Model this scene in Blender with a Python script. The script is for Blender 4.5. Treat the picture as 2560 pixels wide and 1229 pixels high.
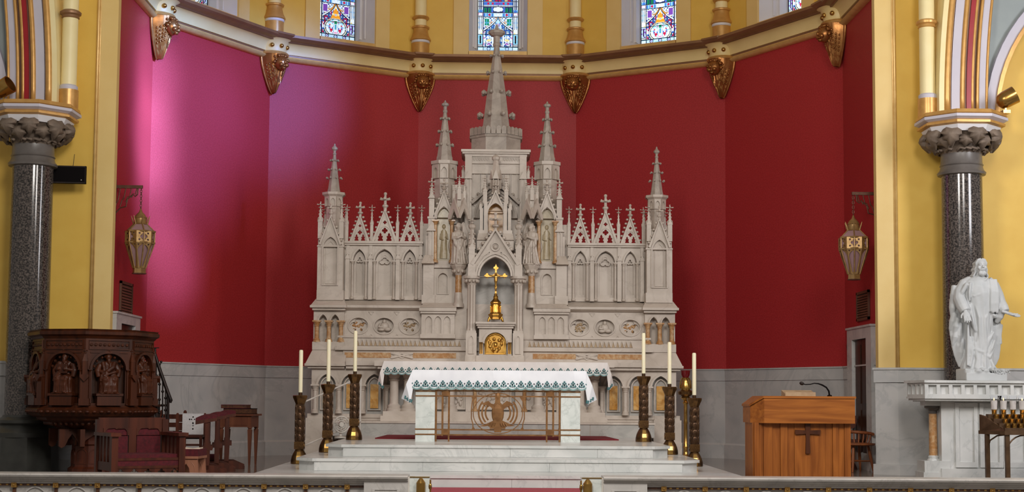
import bpy, math, random
from math import sin, cos, pi, radians, atan, atan2, sqrt, hypot
from mathutils import Vector, Matrix
from mathutils.geometry import tessellate_polygon
random.seed(7)
scene = bpy.context.scene
for o in list(bpy.data.objects): bpy.data.objects.remove(o)
COL = scene.collection
# ------------------------------------------------------------------ camera
FPX, PX0, PY0 = 3640.0, 1280.0, 722.0
EYE = Vector((-0.13, 0.0, 1.035))
TH, YAW, ROLL = atan((996.3-722.0)/FPX), atan(57.0/FPX), 0.007
Fw = Vector((sin(YAW)*cos(TH), cos(YAW)*cos(TH), sin(TH)))
R0 = Vector((cos(YAW), -sin(YAW), 0)); U0 = R0.cross(Fw)
Rt = R0*cos(ROLL)+U0*sin(ROLL); Up = U0*cos(ROLL)-R0*sin(ROLL)
cam = bpy.data.cameras.new('camera'); co = bpy.data.objects.new('camera', cam); COL.objects.link(co)
m = Matrix((Rt, Up, -Fw)).transposed().to_4x4(); m.translation = EYE
co.matrix_world = m
cam.sensor_width = 36; cam.sensor_fit = 'HORIZONTAL'; cam.lens = 36*FPX/2560
cam.shift_x = 0; cam.shift_y = (PY0-614.5)/2560
cam.clip_start = .1; cam.clip_end = 200
scene.camera = co
# ------------------------------------------------------------------ world, lights, exposure
scene.view_settings.view_transform = 'Standard'; scene.view_settings.look = 'None'
scene.view_settings.exposure = 0.0; scene.view_settings.gamma = 1; scene.view_settings.use_curve_mapping = False
w = bpy.data.worlds.new('nave_ambience'); scene.world = w; w.use_nodes = True
w.node_tree.nodes['Background'].inputs[0].default_value = (1, .93, .85, 1)
w.node_tree.nodes['Background'].inputs[1].default_value = .26
def area(name, loc, target, sx, sy, power, color):
    l = bpy.data.lights.new(name, 'AREA'); l.shape = 'RECTANGLE'; l.size = sx; l.size_y = sy; l.energy = power; l.color = color
    o = bpy.data.objects.new(name, l); COL.objects.link(o); o.location = loc
    o.rotation_euler = (Vector(target)-Vector(loc)).to_track_quat('-Z', 'Y').to_euler(); return o
def spot(name, loc, target, power, color, ang, blend=.8, r=.3):
    l = bpy.data.lights.new(name, 'SPOT'); l.energy = power; l.color = color; l.spot_size = radians(ang); l.spot_blend = blend; l.shadow_soft_size = r
    o = bpy.data.objects.new(name, l); COL.objects.link(o); o.location = loc
    o.rotation_euler = (Vector(target)-Vector(loc)).to_track_quat('-Z', 'Y').to_euler(); return o
area('nave_light_front', (-1.2, 9, 6.8), (0.4, 22, 2.0), 2.2, 2.2, 560, (1, .95, .88))
spot('chancel_light', (0.6, 12.5, 8.2), (0.3, 20.8, 1.2), 920, (1, .97, .93), 34, 1, .5)
area('nave_light_right', (4.5, 8, 7.0), (3.6, 25, 4.0), 2.0, 3.0, 430, (1, .95, .9))
spot('left_wall_blue_spot', (5.3, 16.6, 9.0), (-5.6, 24.0, 5.7), 22000, (.12, .30, 1), 20.5, 1, .5)  # added blue spot that tints the left wall magenta; no real window there
spot('back_left_blue_spot', (5.3, 16.6, 9.0), (-4.25, 26.15, 6.4), 12000, (.12, .28, 1), 16, 1, .4)  # second added blue spot, narrowed to clear the pier spire
for k_, (tx, ty, tz, pw, an) in enumerate(((-5.66,23.3,6.2,24000,10),(-5.66,23.3,5.2,34000,10),(-5.6,23.4,4.2,15000,10),(-5.35,24.0,3.2,19000,8))):
    spot('left_corner_blue_beam', (5.0, 18.4, 8.2-.25*k_), (tx, ty, tz), pw, (.22, .43, 1), an, 1, .35)  # added narrow blue beams standing in for pink reflections on the wall
area('aisle_right', (9.5, 14.0, 5.6), (6.4, 20.8, 3.2), 1.5, 3.0, 270, (.97, .96, 1))

# ------------------------------------------------------------------ pixel <-> place helpers
def inv(px, py, D):
    d = Fw+Rt*((px-PX0)/FPX)-Up*((py-PY0)/FPX)
    return EYE+d*(D/d.y)
def ZV(v, D): return inv(1240, v, D).z
def SC(v, D): return inv(1241, v, D).x-inv(1240, v, D).x
# ------------------------------------------------------------------ mesh builder
class MB:
    def __init__(s): s.v = []; s.f = []
    def add(s, vs, fs):
        n = len(s.v); s.v += [tuple(p) for p in vs]; s.f += [tuple(i+n for i in f) for f in fs]; return s
    def box(s, x0, x1, y0, y1, z0, z1):
        if x0 > x1: x0, x1 = x1, x0
        return s.add([(x0,y0,z0),(x1,y0,z0),(x1,y1,z0),(x0,y1,z0),(x0,y0,z1),(x1,y0,z1),(x1,y1,z1),(x0,y1,z1)],
            [(3,2,1,0),(4,5,6,7),(0,1,5,4),(1,2,6,5),(2,3,7,6),(3,0,4,7)])
    def bx(s, cx, cy, z0, sx, sy, sz): return s.box(cx-sx/2, cx+sx/2, cy-sy/2, cy+sy/2, z0, z0+sz)
    def tbox(s, cx, cy, z0, z1, a0, b0, a1, b1):     # tapered box, sizes a(x) b(y)
        vs = []
        for z, a, b in ((z0,a0,b0),(z1,a1,b1)): vs += [(cx-a/2,cy-b/2,z),(cx+a/2,cy-b/2,z),(cx+a/2,cy+b/2,z),(cx-a/2,cy+b/2,z)]
        return s.add(vs, [(3,2,1,0),(4,5,6,7),(0,1,5,4),(1,2,6,5),(2,3,7,6),(3,0,4,7)])
    def lathe(s, prof, n=16, cx=0, cy=0, rot=0.0, sx=1, sy=1):
        k = len(prof); vs = []
        for r, z in prof:
            for i in range(n):
                a = rot+2*pi*i/n; vs.append((cx+r*cos(a)*sx, cy+r*sin(a)*sy, z))
        fs = [(j*n+i, j*n+(i+1) % n, (j+1)*n+(i+1) % n, (j+1)*n+i) for j in range(k-1) for i in range(n)]
        fs += [tuple(range(n-1,-1,-1)), tuple((k-1)*n+i for i in range(n))]
        return s.add(vs, fs)
    def frus(s, cx, cy, z0, z1, r0, r1, n=8, rot=None):
        return s.lathe([(r0,z0),(r1,z1)], n, cx, cy, pi/n if rot is None else rot)
    def prism(s, pts, z0, z1):
        n = len(pts)
        return s.add([(x,y,z0) for x,y in pts]+[(x,y,z1) for x,y in pts],
            [tuple(range(n-1,-1,-1)), tuple(range(n,2*n))]+[(i,(i+1) % n,n+(i+1) % n,n+i) for i in range(n)])
    def extr(s, pts, y0, y1):                         # outline in x,z (counter-clockwise seen from -y)
        n = len(pts)
        return s.add([(x,y0,z) for x,z in pts]+[(x,y1,z) for x,z in pts],
            [tuple(range(n)), tuple(range(2*n-1,n-1,-1))]+[(i,n+i,n+(i+1) % n,(i+1) % n) for i in range(n)])
    def plate(s, outer, holes, y0, y1):
        loops = [outer]+list(holes); allp = [p for l in loops for p in l]
        tris = tessellate_polygon([[Vector((p[0],p[1],0)) for p in l] for l in loops])
        N = len(allp); vs = [(x,y0,z) for x,z in allp]+[(x,y1,z) for x,z in allp]; fs = []
        for a,b,c in tris:
            pa,pb,pc = allp[a],allp[b],allp[c]
            if (pb[0]-pa[0])*(pc[1]-pa[1])-(pb[1]-pa[1])*(pc[0]-pa[0]) < 0: b, c = c, b
            fs += [(a,b,c),(N+a,N+c,N+b)]
        o = 0
        for li, l in enumerate(loops):
            n = len(l); ar = sum(l[i][0]*l[(i+1) % n][1]-l[(i+1) % n][0]*l[i][1] for i in range(n))
            flip = (ar < 0) != (li > 0)
            for i in range(n):
                q = (o+i, N+o+i, N+o+(i+1) % n, o+(i+1) % n)
                fs.append(q[::-1] if flip else q)
            o += n
        return s.add(vs, fs)
    def strip(s, path, w, y0, y1, closed=False):      # bar of width w along an x,z polyline
        n = len(path); L = []; R = []
        for i in range(n):
            a = path[i-1] if (i > 0 or closed) else path[i]; b = path[(i+1) % n] if (i < n-1 or closed) else path[i]
            dx, dz = b[0]-a[0], b[1]-a[1]; d = hypot(dx, dz) or 1
            nx, nz = -dz/d*w/2, dx/d*w/2
            L.append((path[i][0]+nx, path[i][1]+nz)); R.append((path[i][0]-nx, path[i][1]-nz))
        vs = [(x,y0,z) for x,z in L]+[(x,y0,z) for x,z in R]+[(x,y1,z) for x,z in L]+[(x,y1,z) for x,z in R]
        fs = []
        for i in range(n if closed else n-1):
            j = (i+1) % n
            fs += [(i,n+i,n+j,j),(2*n+i,2*n+j,3*n+j,3*n+i),(i,j,2*n+j,2*n+i),(n+i,3*n+i,3*n+j,n+j)]
        if not closed: fs += [(0,2*n,3*n,n),(n-1,2*n-1,4*n-1,3*n-1)]
        return s.add(vs, fs)
    def tube(s, path, r, n=8, closed=False, caps=True):
        P = [Vector(p) for p in path]; k = len(P); vs = []; up = Vector((0,0,1))
        rs = r if isinstance(r, (list,tuple)) else [r]*k
        prev = None
        for i in range(k):
            a = P[i-1] if (i > 0 or closed) else P[i]; b = P[(i+1) % k] if (i < k-1 or closed) else P[i]
            t = (b-a).normalized() if (b-a).length > 1e-9 else Vector((0,0,1))
            if prev is None:
                u = t.cross(up)
                if u.length < 1e-3: u = t.cross(Vector((1,0,0)))
            else:
                u = prev-t*prev.dot(t)
                if u.length < 1e-5: u = t.cross(Vector((1,0,0)))
            u.normalize(); prev = u; w_ = t.cross(u)
            for j in range(n):
                an = 2*pi*j/n; vs.append(P[i]+(u*cos(an)+w_*sin(an))*rs[i])
        fs = []
        for i in range(k if closed else k-1):
            i2 = (i+1) % k
            for j in range(n): fs.append((i*n+j, i2*n+j, i2*n+(j+1) % n, i*n+(j+1) % n))
        if caps and not closed: fs += [tuple(range(n)), tuple((k-1)*n+j for j in range(n-1,-1,-1))]
        return s.add(vs, fs)
    def ball(s, c, rx, ry=None, rz=None, n=10, m=6, rot=None):
        ry = rx if ry is None else ry; rz = rx if rz is None else rz
        vs = [Vector((0,0,-rz))]
        for j in range(1, m):
            a = -pi/2+pi*j/m
            for i in range(n): vs.append(Vector((rx*cos(a)*cos(2*pi*i/n), ry*cos(a)*sin(2*pi*i/n), rz*sin(a))))
        vs.append(Vector((0,0,rz)))
        fs = [(0, 1+(i+1) % n, 1+i) for i in range(n)]
        for j in range(m-2):
            for i in range(n): fs.append((1+j*n+i, 1+j*n+(i+1) % n, 1+(j+1)*n+(i+1) % n, 1+(j+1)*n+i))
        t = 1+(m-1)*n; fs += [(1+(m-2)*n+i, 1+(m-2)*n+(i+1) % n, t) for i in range(n)]
        if rot is not None: vs = [rot @ v for v in vs]
        c = Vector(c); return s.add([v+c for v in vs], fs)
    def loft(s, rings):                                # rings: lists of equal length of points
        n = len(rings[0]); k = len(rings); vs = [p for r in rings for p in r]
        fs = [(j*n+i, j*n+(i+1) % n, (j+1)*n+(i+1) % n, (j+1)*n+i) for j in range(k-1) for i in range(n)]
        fs += [tuple(range(n-1,-1,-1)), tuple((k-1)*n+i for i in range(n))]
        return s.add(vs, fs)
    def grid(s, fn, nu, nv):
        vs = [fn(i/nu, j/nv) for j in range(nv+1) for i in range(nu+1)]
        return s.add(vs, [(j*(nu+1)+i, j*(nu+1)+i+1, (j+1)*(nu+1)+i+1, (j+1)*(nu+1)+i) for j in range(nv) for i in range(nu)])
    def xf(s, M):
        s.v = [tuple(M @ Vector(p)) for p in s.v]; return s
    def mirx(s):
        s.v = [(-x,y,z) for x,y,z in s.v]; s.f = [tuple(reversed(f)) for f in s.f]; return s
    def join(s, o): return s.add(o.v, o.f)
def arch(cx, hw, zs, za, n=8):                         # pointed arch from left spring over apex to right spring
    h = za-zs; R = (hw*hw+h*h)/(2*hw); a1 = atan2(h, R-hw) if R > hw else pi-atan2(h, hw-R) if R < hw else pi/2
    L = [(cx-hw+R-R*cos(a1*i/n), zs+R*sin(a1*i/n)) for i in range(n+1)]
    return L+[(2*cx-x, z) for x, z in L[-2::-1]]
def archdoor(cx, hw, z0, zs, za, n=8): return [(cx-hw, z0)]+arch(cx, hw, zs, za, n)+[(cx+hw, z0)]
def rect(x0, x1, z0, z1): return [(x0,z0),(x1,z0),(x1,z1),(x0,z1)]
def circ(cx, cz, r, n=16, rz=None): return [(cx+r*cos(2*pi*i/n), cz+(rz or r)*sin(2*pi*i/n)) for i in range(n)]
def foil(cx, cz, r, k=4, n=6, rot=0, sx=1):            # k-lobed outline
    pts = []; d = r*.52; rr = r*.48
    for j in range(k):
        c = rot+2*pi*j/k
        half = pi/2+pi/k*.55
        for i in range(n+1):
            a = c-half+2*half*i/n
            pts.append((cx+sx*(d*cos(c)+rr*cos(a)), cz+d*sin(c)+rr*sin(a)))
    return pts
# ------------------------------------------------------------------ objects
def link(o, parent=None):
    COL.objects.link(o)
    if parent is not None: o.parent = parent
    return o
def mesh_of(name, mb, mat, smooth=None):
    me = bpy.data.meshes.new(name); me.from_pydata(mb.v, [], mb.f); me.validate(); me.update()
    if mat is not None: me.materials.append(mat)
    if smooth is not None:
        me.shade_smooth()
        if smooth < 180: me.set_sharp_from_angle(angle=radians(smooth))
    return me
def mk(name, mb, mat, parent=None, smooth=None, kind=None, label=None):
    o = bpy.data.objects.new(name, mesh_of(name, mb, mat, smooth)); link(o, parent)
    if kind: o['kind'] = kind
    if label: o['label'] = label
    return o
def tag(o, label, cat, group=None):
    o['label'] = label; o['category'] = cat
    if group: o['group'] = group
    return o
def thing(name, label, cat, loc=(0,0,0), rz=0.0, group=None):
    o = bpy.data.objects.new(name, None); COL.objects.link(o); o.location = loc; o.rotation_euler = (0,0,rz); o.empty_display_size = .2
    return tag(o, label, cat, group)
def struct(name, loc=(0,0,0), rz=0.0):
    o = bpy.data.objects.new(name, None); COL.objects.link(o); o.location = loc; o.rotation_euler = (0,0,rz); o['kind'] = 'structure'; return o
def smesh(name, mb, mat, smooth=None): return mk(name, mb, mat, None, smooth, 'structure')
def dup(root, loc, rz=None, label=None):
    r = root.copy(); COL.objects.link(r); r.location = loc
    if rz is not None: r.rotation_euler = (0,0,rz)
    if label: r['label'] = label
    for ch in list(root.children):
        c = ch.copy(); COL.objects.link(c); c.parent = r
        for g in ch.children:
            d = g.copy(); COL.objects.link(d); d.parent = c
    return r
def remeshed(mb, voxel, smooth=2, name='figure'):
    me = bpy.data.meshes.new(name+'_rough'); me.from_pydata(mb.v, [], mb.f); me.validate()
    o = bpy.data.objects.new(name+'_rough', me); COL.objects.link(o)
    r = o.modifiers.new('r', 'REMESH'); r.mode = 'VOXEL'; r.voxel_size = voxel; r.use_smooth_shade = True
    if smooth:
        q = o.modifiers.new('s', 'SMOOTH'); q.iterations = smooth; q.factor = .5
    dg = bpy.context.evaluated_depsgraph_get(); dg.update()
    out = bpy.data.meshes.new_from_object(o.evaluated_get(dg)); out.name = name
    bpy.data.objects.remove(o); bpy.data.meshes.remove(me)
    out.shade_smooth(); return out
def mkm(name, me, mat, parent=None):
    me.materials.clear(); me.materials.append(mat)
    o = bpy.data.objects.new(name, me); return link(o, parent)
# ------------------------------------------------------------------ materials
def lin(r, g, b):
    f = lambda c: c/12.92 if c <= .04045 else ((c+.055)/1.055)**2.4
    return (f(r/255), f(g/255), f(b/255), 1)
def base_mat(name, col, rough=.5, metal=0, spec=.5):
    m = bpy.data.materials.new(name); m.use_nodes = True; b = m.node_tree.nodes['Principled BSDF']
    b.inputs['Base Color'].default_value = col; b.inputs['Roughness'].default_value = rough; b.inputs['Metallic'].default_value = metal
    b.inputs['Specular IOR Level'].default_value = spec
    return m, m.node_tree, b
def noisy(name, c1, c2, scale=8, rough=.5, metal=0, bump=0, bscale=None, detail=4, stretch=(1,1,1), lo=.35, hi=.65, spec=.5, dist=0, rvar=0):
    m, nt, b = base_mat(name, c1, rough, metal, spec); N = nt.nodes; L = nt.links
    tc = N.new('ShaderNodeTexCoord'); mp = N.new('ShaderNodeMapping'); mp.inputs['Scale'].default_value = stretch
    L.new(tc.outputs['Object'], mp.inputs[0])
    nz = N.new('ShaderNodeTexNoise'); nz.inputs['Scale'].default_value = scale; nz.inputs['Detail'].default_value = detail; nz.inputs['Distortion'].default_value = dist
    L.new(mp.outputs[0], nz.inputs['Vector'])
    cr = N.new('ShaderNodeValToRGB'); cr.color_ramp.elements[0].position = lo; cr.color_ramp.elements[1].position = hi
    cr.color_ramp.elements[0].color = c1; cr.color_ramp.elements[1].color = c2
    L.new(nz.outputs['Fac'], cr.inputs[0]); L.new(cr.outputs[0], b.inputs['Base Color'])
    if bump:
        n2 = nz
        if bscale:
            n2 = N.new('ShaderNodeTexNoise'); n2.inputs['Scale'].default_value = bscale; n2.inputs['Detail'].default_value = 3; L.new(mp.outputs[0], n2.inputs['Vector'])
        bp = N.new('ShaderNodeBump'); bp.inputs['Strength'].default_value = bump; bp.inputs['Distance'].default_value = .01
        L.new(n2.outputs['Fac'], bp.inputs['Height']); L.new(bp.outputs[0], b.inputs['Normal'])
    if rvar:
        mr = N.new('ShaderNodeMapRange'); mr.inputs['To Min'].default_value = rough-rvar; mr.inputs['To Max'].default_value = rough+rvar
        L.new(nz.outputs['Fac'], mr.inputs[0]); L.new(mr.outputs[0], b.inputs['Roughness'])
    return m
def marble(name, base, cloud, vein, rough=.35, vs=1.3, vw=.035, bump=0.0, stretch=(1,1,1)):
    m, nt, b = base_mat(name, base, rough); N = nt.nodes; L = nt.links
    tc = N.new('ShaderNodeTexCoord'); mp = N.new('ShaderNodeMapping'); mp.inputs['Scale'].default_value = stretch; mp.inputs['Rotation'].default_value = (.3,.6,.4)
    L.new(tc.outputs['Object'], mp.inputs[0])
    n1 = N.new('ShaderNodeTexNoise'); n1.inputs['Scale'].default_value = vs*1.7; n1.inputs['Detail'].default_value = 6; n1.inputs['Distortion'].default_value = .6
    n2 = N.new('ShaderNodeTexNoise'); n2.inputs['Scale'].default_value = vs; n2.inputs['Detail'].default_value = 8; n2.inputs['Distortion'].default_value = .9; n2.inputs['Roughness'].default_value = .6
    L.new(mp.outputs[0], n1.inputs['Vector']); L.new(mp.outputs[0], n2.inputs['Vector'])
    cr = N.new('ShaderNodeValToRGB'); cr.color_ramp.elements[0].position = .38; cr.color_ramp.elements[1].position = .66
    cr.color_ramp.elements[0].color = base; cr.color_ramp.elements[1].color = cloud; L.new(n1.outputs['Fac'], cr.inputs[0])
    vr = N.new('ShaderNodeValToRGB'); e = vr.color_ramp.elements; e[0].position = .5-vw; e[0].color = (0,0,0,1); e[1].position = .5+vw; e[1].color = (0,0,0,1)
    k = e.new(.5); k.color = (1,1,1,1); L.new(n2.outputs['Fac'], vr.inputs[0])
    mx = N.new('ShaderNodeMixRGB'); mx.inputs[2].default_value = vein; L.new(cr.outputs[0], mx.inputs[1])
    ml = N.new('ShaderNodeMath'); ml.operation = 'MULTIPLY'; ml.inputs[1].default_value = .32; L.new(vr.outputs[0], ml.inputs[0]); L.new(ml.outputs[0], mx.inputs[0])
    L.new(mx.outputs[0], b.inputs['Base Color'])
    if bump:
        n3 = N.new('ShaderNodeTexNoise'); n3.inputs['Scale'].default_value = 45; L.new(tc.outputs['Object'], n3.inputs['Vector'])
        bp = N.new('ShaderNodeBump'); bp.inputs['Strength'].default_value = bump; bp.inputs['Distance'].default_value = .01
        L.new(n3.outputs['Fac'], bp.inputs['Height']); L.new(bp.outputs[0], b.inputs['Normal'])
    return m
def emit(name, col, s):
    m, nt, b = base_mat(name, (0,0,0,1), .5); b.inputs['Emission Color'].default_value = col; b.inputs['Emission Strength'].default_value = s; return m
M = {}
M['red'] = noisy('red_damask_wall', (.34,.021,.023,1), (.42,.030,.034,1), 42, .5, 0, .35, 70, 5, spec=.3)
M['yellow'] = noisy('yellow_wall_paint', lin(226,186,84), lin(220,178,76), 3, .55, 0, .05, 60)
M['beige'] = noisy('beige_paint', lin(226,196,128), lin(222,190,120), 3, .5, 0, .05, 60)
M['cream'] = noisy('cream_paint', lin(226,202,140), lin(220,196,134), 3, .45)
M['creampale'] = noisy('pale_cream_paint', lin(238,222,170), lin(234,216,160), 3, .42)
M['greyteal_shade'] = noisy('shaded_grey_teal_paint', lin(150,158,156), lin(142,150,150), 3, .5)  # grey-teal vault face, darkened so its shade sits in the colour
M['white'] = noisy('white_paint', lin(216,214,216), lin(210,208,212), 3, .5)
M['lav'] = noisy('lavender_grey_paint', lin(196,192,202), lin(190,186,198), 3, .5)
M['pinkbrown'] = noisy('rose_brown_paint', lin(150,112,92), lin(140,104,86), 4, .5)
M['redpaint'] = noisy('red_paint', lin(158,24,32), lin(150,22,30), 4, .4)
M['goldl'] = noisy('light_gold_paint', lin(226,188,120), lin(214,174,106), 9, .34, .25, .04)
M['brown'] = noisy('bronze_brown_paint', lin(142,104,72), lin(132,96,66), 6, .42, .35)
M['goldp'] = noisy('gold_paint', lin(206,158,90), lin(192,144,78), 9, .34, .35, .04)
M['goldc'] = noisy('carved_gold', lin(164,112,62), lin(146,96,50), 12, .33, .75, .1, 40)
M['gold'] = noisy('polished_gold', lin(212,166,88), lin(188,140,64), 14, .3, .95, .05)
M['brass'] = noisy('brass', lin(190,150,84), lin(168,128,66), 10, .24, .95)
M['bronze'] = noisy('aged_bronze', lin(120,88,52), lin(74,52,32), 16, .33, .85, .15, 60, rvar=.1)
M['bronzed'] = noisy('dark_bronze', lin(92,66,44), lin(56,38,26), 18, .34, .7, .2, 50)
M['altargold'] = noisy('brown_gold_grille', lin(142,102,62), lin(116,80,48), 12, .42, .6)
M['steps'] = marble('white_step_marble', lin(212,212,210), lin(196,198,196), lin(160,164,164), .22, 1.5, .02)
M['wains'] = marble('grey_wainscot_marble', lin(196,194,192), lin(178,178,178), lin(150,152,154), .26, .9, .03)
M['floor'] = marble('floor_marble', lin(122,112,102), lin(108,99,90), lin(90,82,74), .12, 1.2, .03)
M['rere'] = marble('warm_altar_marble', lin(200,188,176), lin(184,171,158), lin(164,150,138), .42, 1.6, .03, .05)
M['rered'] = marble('darker_spire_marble', lin(178,166,154), lin(156,145,134), lin(132,121,110), .5, 2.4, .05, .08)  # darker, rougher marble for spires, octagon and tower gable
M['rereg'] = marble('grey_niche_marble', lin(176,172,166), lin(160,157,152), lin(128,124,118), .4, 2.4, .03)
M['siena'] = marble('yellow_siena_marble', lin(196,138,58), lin(214,172,108), lin(120,66,24), .25, 5, .06)
M['sienap'] = marble('orange_siena_marble', lin(178,128,78), lin(202,170,130), lin(140,92,54), .25, 9, .07)
M['onyx'] = marble('pale_onyx', lin(184,170,142), lin(172,156,124), lin(150,128,88), .3, 5, .05)
M['altarw'] = marble('altar_leg_marble', lin(216,220,216), lin(200,206,202), lin(150,158,154), .25, 4, .03)
M['statue'] = noisy('white_statue_marble', lin(190,192,193), lin(180,183,184), 5, .5)
M['railm'] = marble('rail_marble', lin(190,186,182), lin(174,171,168), lin(134,130,126), .3, 2, .02)
M['granite'] = noisy('polished_granite', lin(34,30,29), lin(104,94,88), 46, .12, 0, 0, None, 8, lo=.40, hi=.66, spec=.6)
M['stone'] = noisy('grey_capital_stone', lin(120,112,104), lin(104,96,90), 7, .6, 0, .2, 40)
M['stoneleaf'] = noisy('brown_leaf_stone', lin(128,112,98), lin(104,90,78), 8, .7, 0, .3, 40)
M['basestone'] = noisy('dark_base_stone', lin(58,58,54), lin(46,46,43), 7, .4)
M['ring'] = noisy('grey_ring_stone', lin(104,98,94), lin(92,86,82), 7, .35)
def wood(name, a, b_, rough=.4, ax=2, sc=9): 
    st = [1,1,1]; st[ax] = .09
    return noisy(name, a, b_, sc, rough, 0, .08, None, 6, tuple(st), .3, .7, spec=.28, dist=.6)
M['wdark'] = wood('dark_carved_wood', lin(70,38,22), lin(44,24,15))
M['wpul'] = wood('pulpit_oak', lin(80,38,18), lin(48,22,11), .42)
M['wred'] = wood('reddish_brown_wood', lin(92,44,27), lin(56,26,17))
M['wtable'] = wood('table_wood', lin(120,74,54), lin(92,54,42), .25)
M['oak'] = wood('golden_oak', lin(166,98,40), lin(128,70,26), .4, 2, 16)
M['oakh'] = wood('golden_oak_across', lin(170,102,42), lin(124,66,24), .4, 0, 16)
M['woodlt'] = wood('stool_wood', lin(168,116,92), lin(146,98,76))
M['cross'] = wood('dark_cross_wood', lin(86,46,24), lin(62,32,18))
M['velvet'] = noisy('red_velvet', lin(92,14,26), lin(70,10,20), 30, .85, 0, .2)
M['carpet'] = noisy('red_carpet', lin(128,26,36), lin(104,20,30), 120, .95, 0, .4)
M['carpetp'] = noisy('rose_carpet', lin(168,72,84), lin(150,58,72), 60, .95, 0, .4)
M['cloth'] = noisy('white_linen', lin(232,233,238), lin(225,226,232), 6, .8, 0, .08, 14)
M['clothb'] = noisy('ivory_linen', lin(238,232,228), lin(230,223,220), 6, .8, 0, .08, 14)
M['embg'] = noisy('green_embroidery', lin(44,94,98), lin(56,110,112), 60, .8)
M['embl'] = noisy('pale_green_embroidery', lin(176,200,198), lin(160,190,190), 60, .8)
M['lace'] = noisy('white_lace', lin(216,212,212), lin(206,202,204), 40, .85)
M['black'] = base_mat('black_plastic', lin(10,6,7), .75, 0, .1)[0]
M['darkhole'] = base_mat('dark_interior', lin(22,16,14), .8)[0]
M['iron'] = noisy('dark_iron', lin(46,34,30), lin(34,26,24), 12, .45, .5)
M['wax'] = base_mat('ivory_wax', lin(238,228,196), .5)[0]
M['wax'].node_tree.nodes['Principled BSDF'].inputs['Subsurface Weight'].default_value = .15
M['wick'] = base_mat('charred_wick', lin(30,24,20), .9)[0]
M['lantg'] = base_mat('lantern_glass', lin(150,118,122), .3)[0]
M['lantb'] = noisy('lantern_brass', lin(170,138,92), lin(150,118,76), 12, .4, .65)
M['lantd'] = noisy('lantern_dark_metal', lin(104,72,56), lin(86,58,46), 12, .45, .5)
M['ruby'] = base_mat('ruby_glass', lin(96,14,18), .1)[0]
M['ventb'] = noisy('brown_vent_metal', lin(96,64,46), lin(84,56,40), 10, .5)
M['lead'] = base_mat('lead_came', lin(24,26,34), .5, .3)[0]
M['seam'] = noisy('mosaic_brown', lin(96,58,34), lin(64,36,22), 30, .4)
M['mosgold'] = noisy('mosaic_gold', lin(176,136,70), lin(150,110,54), 40, .3, .5)
M['cwhite'] = noisy('white_metal', lin(214,208,200), lin(204,198,190), 10, .4)
M['tan'] = noisy('tan_inlay', lin(176,152,120), lin(160,134,104), 12, .5)
M['paper'] = base_mat('paper', lin(222,206,186), .8)[0]
gm = bpy.data.materials.new('clear_glass'); gm.use_nodes = True
gb = gm.node_tree.nodes['Principled BSDF']; gb.inputs['Transmission Weight'].default_value = 1; gb.inputs['Roughness'].default_value = .03; gb.inputs['IOR'].default_value = 1.12; gb.inputs['Base Color'].default_value = (.97,.98,1,1)
M['glass'] = gm
M['vwax'] = base_mat('votive_wax', lin(240,232,226), .5)[0]
M['flame'] = emit('candle_flame', lin(255,206,140), 3)
# ================================================================== SETTING
VX = [(-5.66,20.9),(-5.66,23.55),(-4.146,26.18),(-1.517,27.70),(1.517,27.70),(4.146,26.18),(5.66,23.55),(5.66,20.9)]
T15 = math.tan(radians(15))
ZW = ZV(917.5, 26.18)                     # wainscot top
ZWB = ZW-.215; ZBB = .27
zc0, zc1, zc2, zc3, zc4, zc5 = ZV(199,27.6), ZV(188,27.6), ZV(184,27.62), ZV(160,27.6), ZV(144,27.36), ZV(138,27.36)
facets = []
for i, nm in enumerate(['left','left_diagonal','back_left','back','back_right','right_diagonal','right']):
    A, B = VX[i], VX[i+1]; L = hypot(B[0]-A[0], B[1]-A[1])
    facets.append((nm, ((A[0]+B[0])/2, (A[1]+B[1])/2), atan2(B[1]-A[1], B[0]-A[0]), L, 0 if i == 0 else T15, 0 if i == 6 else T15))
def mitred(prof, L, tl, tr, close=True):
    mb = MB(); n = len(prof)
    vs = [(-L/2-y*tl, y, z) for y, z in prof]+[(L/2-(-y)*tr, y, z) for y, z in prof]
    fs = [(i, n+i, n+(i+1) % n, (i+1) % n) for i in range(n if close else n-1)]
    if close: fs += [tuple(range(n)), tuple(range(2*n-1, n-1, -1))]
    return mb.add(vs, fs)
def rz_obj(o, c, a):
    o.location = (c[0], c[1], 0); o.rotation_euler = (0, 0, a); return o
def slab(L, tl, tr, x0, x1, d, z0, z1):   # panel with mitred outer ends
    xa = max(x0, -L/2+d*tl); xb = min(x1, L/2-d*tr)
    return MB().box(xa, xb, -d, 0, z0, z1)
for nm, c, a, L, tl, tr in facets:
    wl = smesh('wall_'+nm, MB().box(-L/2, L/2, 0, .25, 0, zc5), M['red']); rz_obj(wl, c, a)
    n = 3 if L > 2.8 else 2
    for k in range(n):
        mk('wainscot_panel', slab(L, tl, tr, -L/2+L*k/n+(.002 if k else 0), -L/2+L*(k+1)/n-(.002 if k < n-1 else 0), .035, ZBB, ZWB-.006), M['wains'], wl)
    mk('wainscot_band', mitred([(0,ZWB),(-.045,ZWB),(-.045,ZW-.03),(-.065,ZW-.022),(-.065,ZW),(0,ZW)], L, tl, tr), M['wains'], wl)
    mk('baseboard', mitred([(0,0),(-.07,0),(-.07,ZBB-.03),(-.04,ZBB),(0,ZBB)], L, tl, tr), M['wains'], wl)
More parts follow.
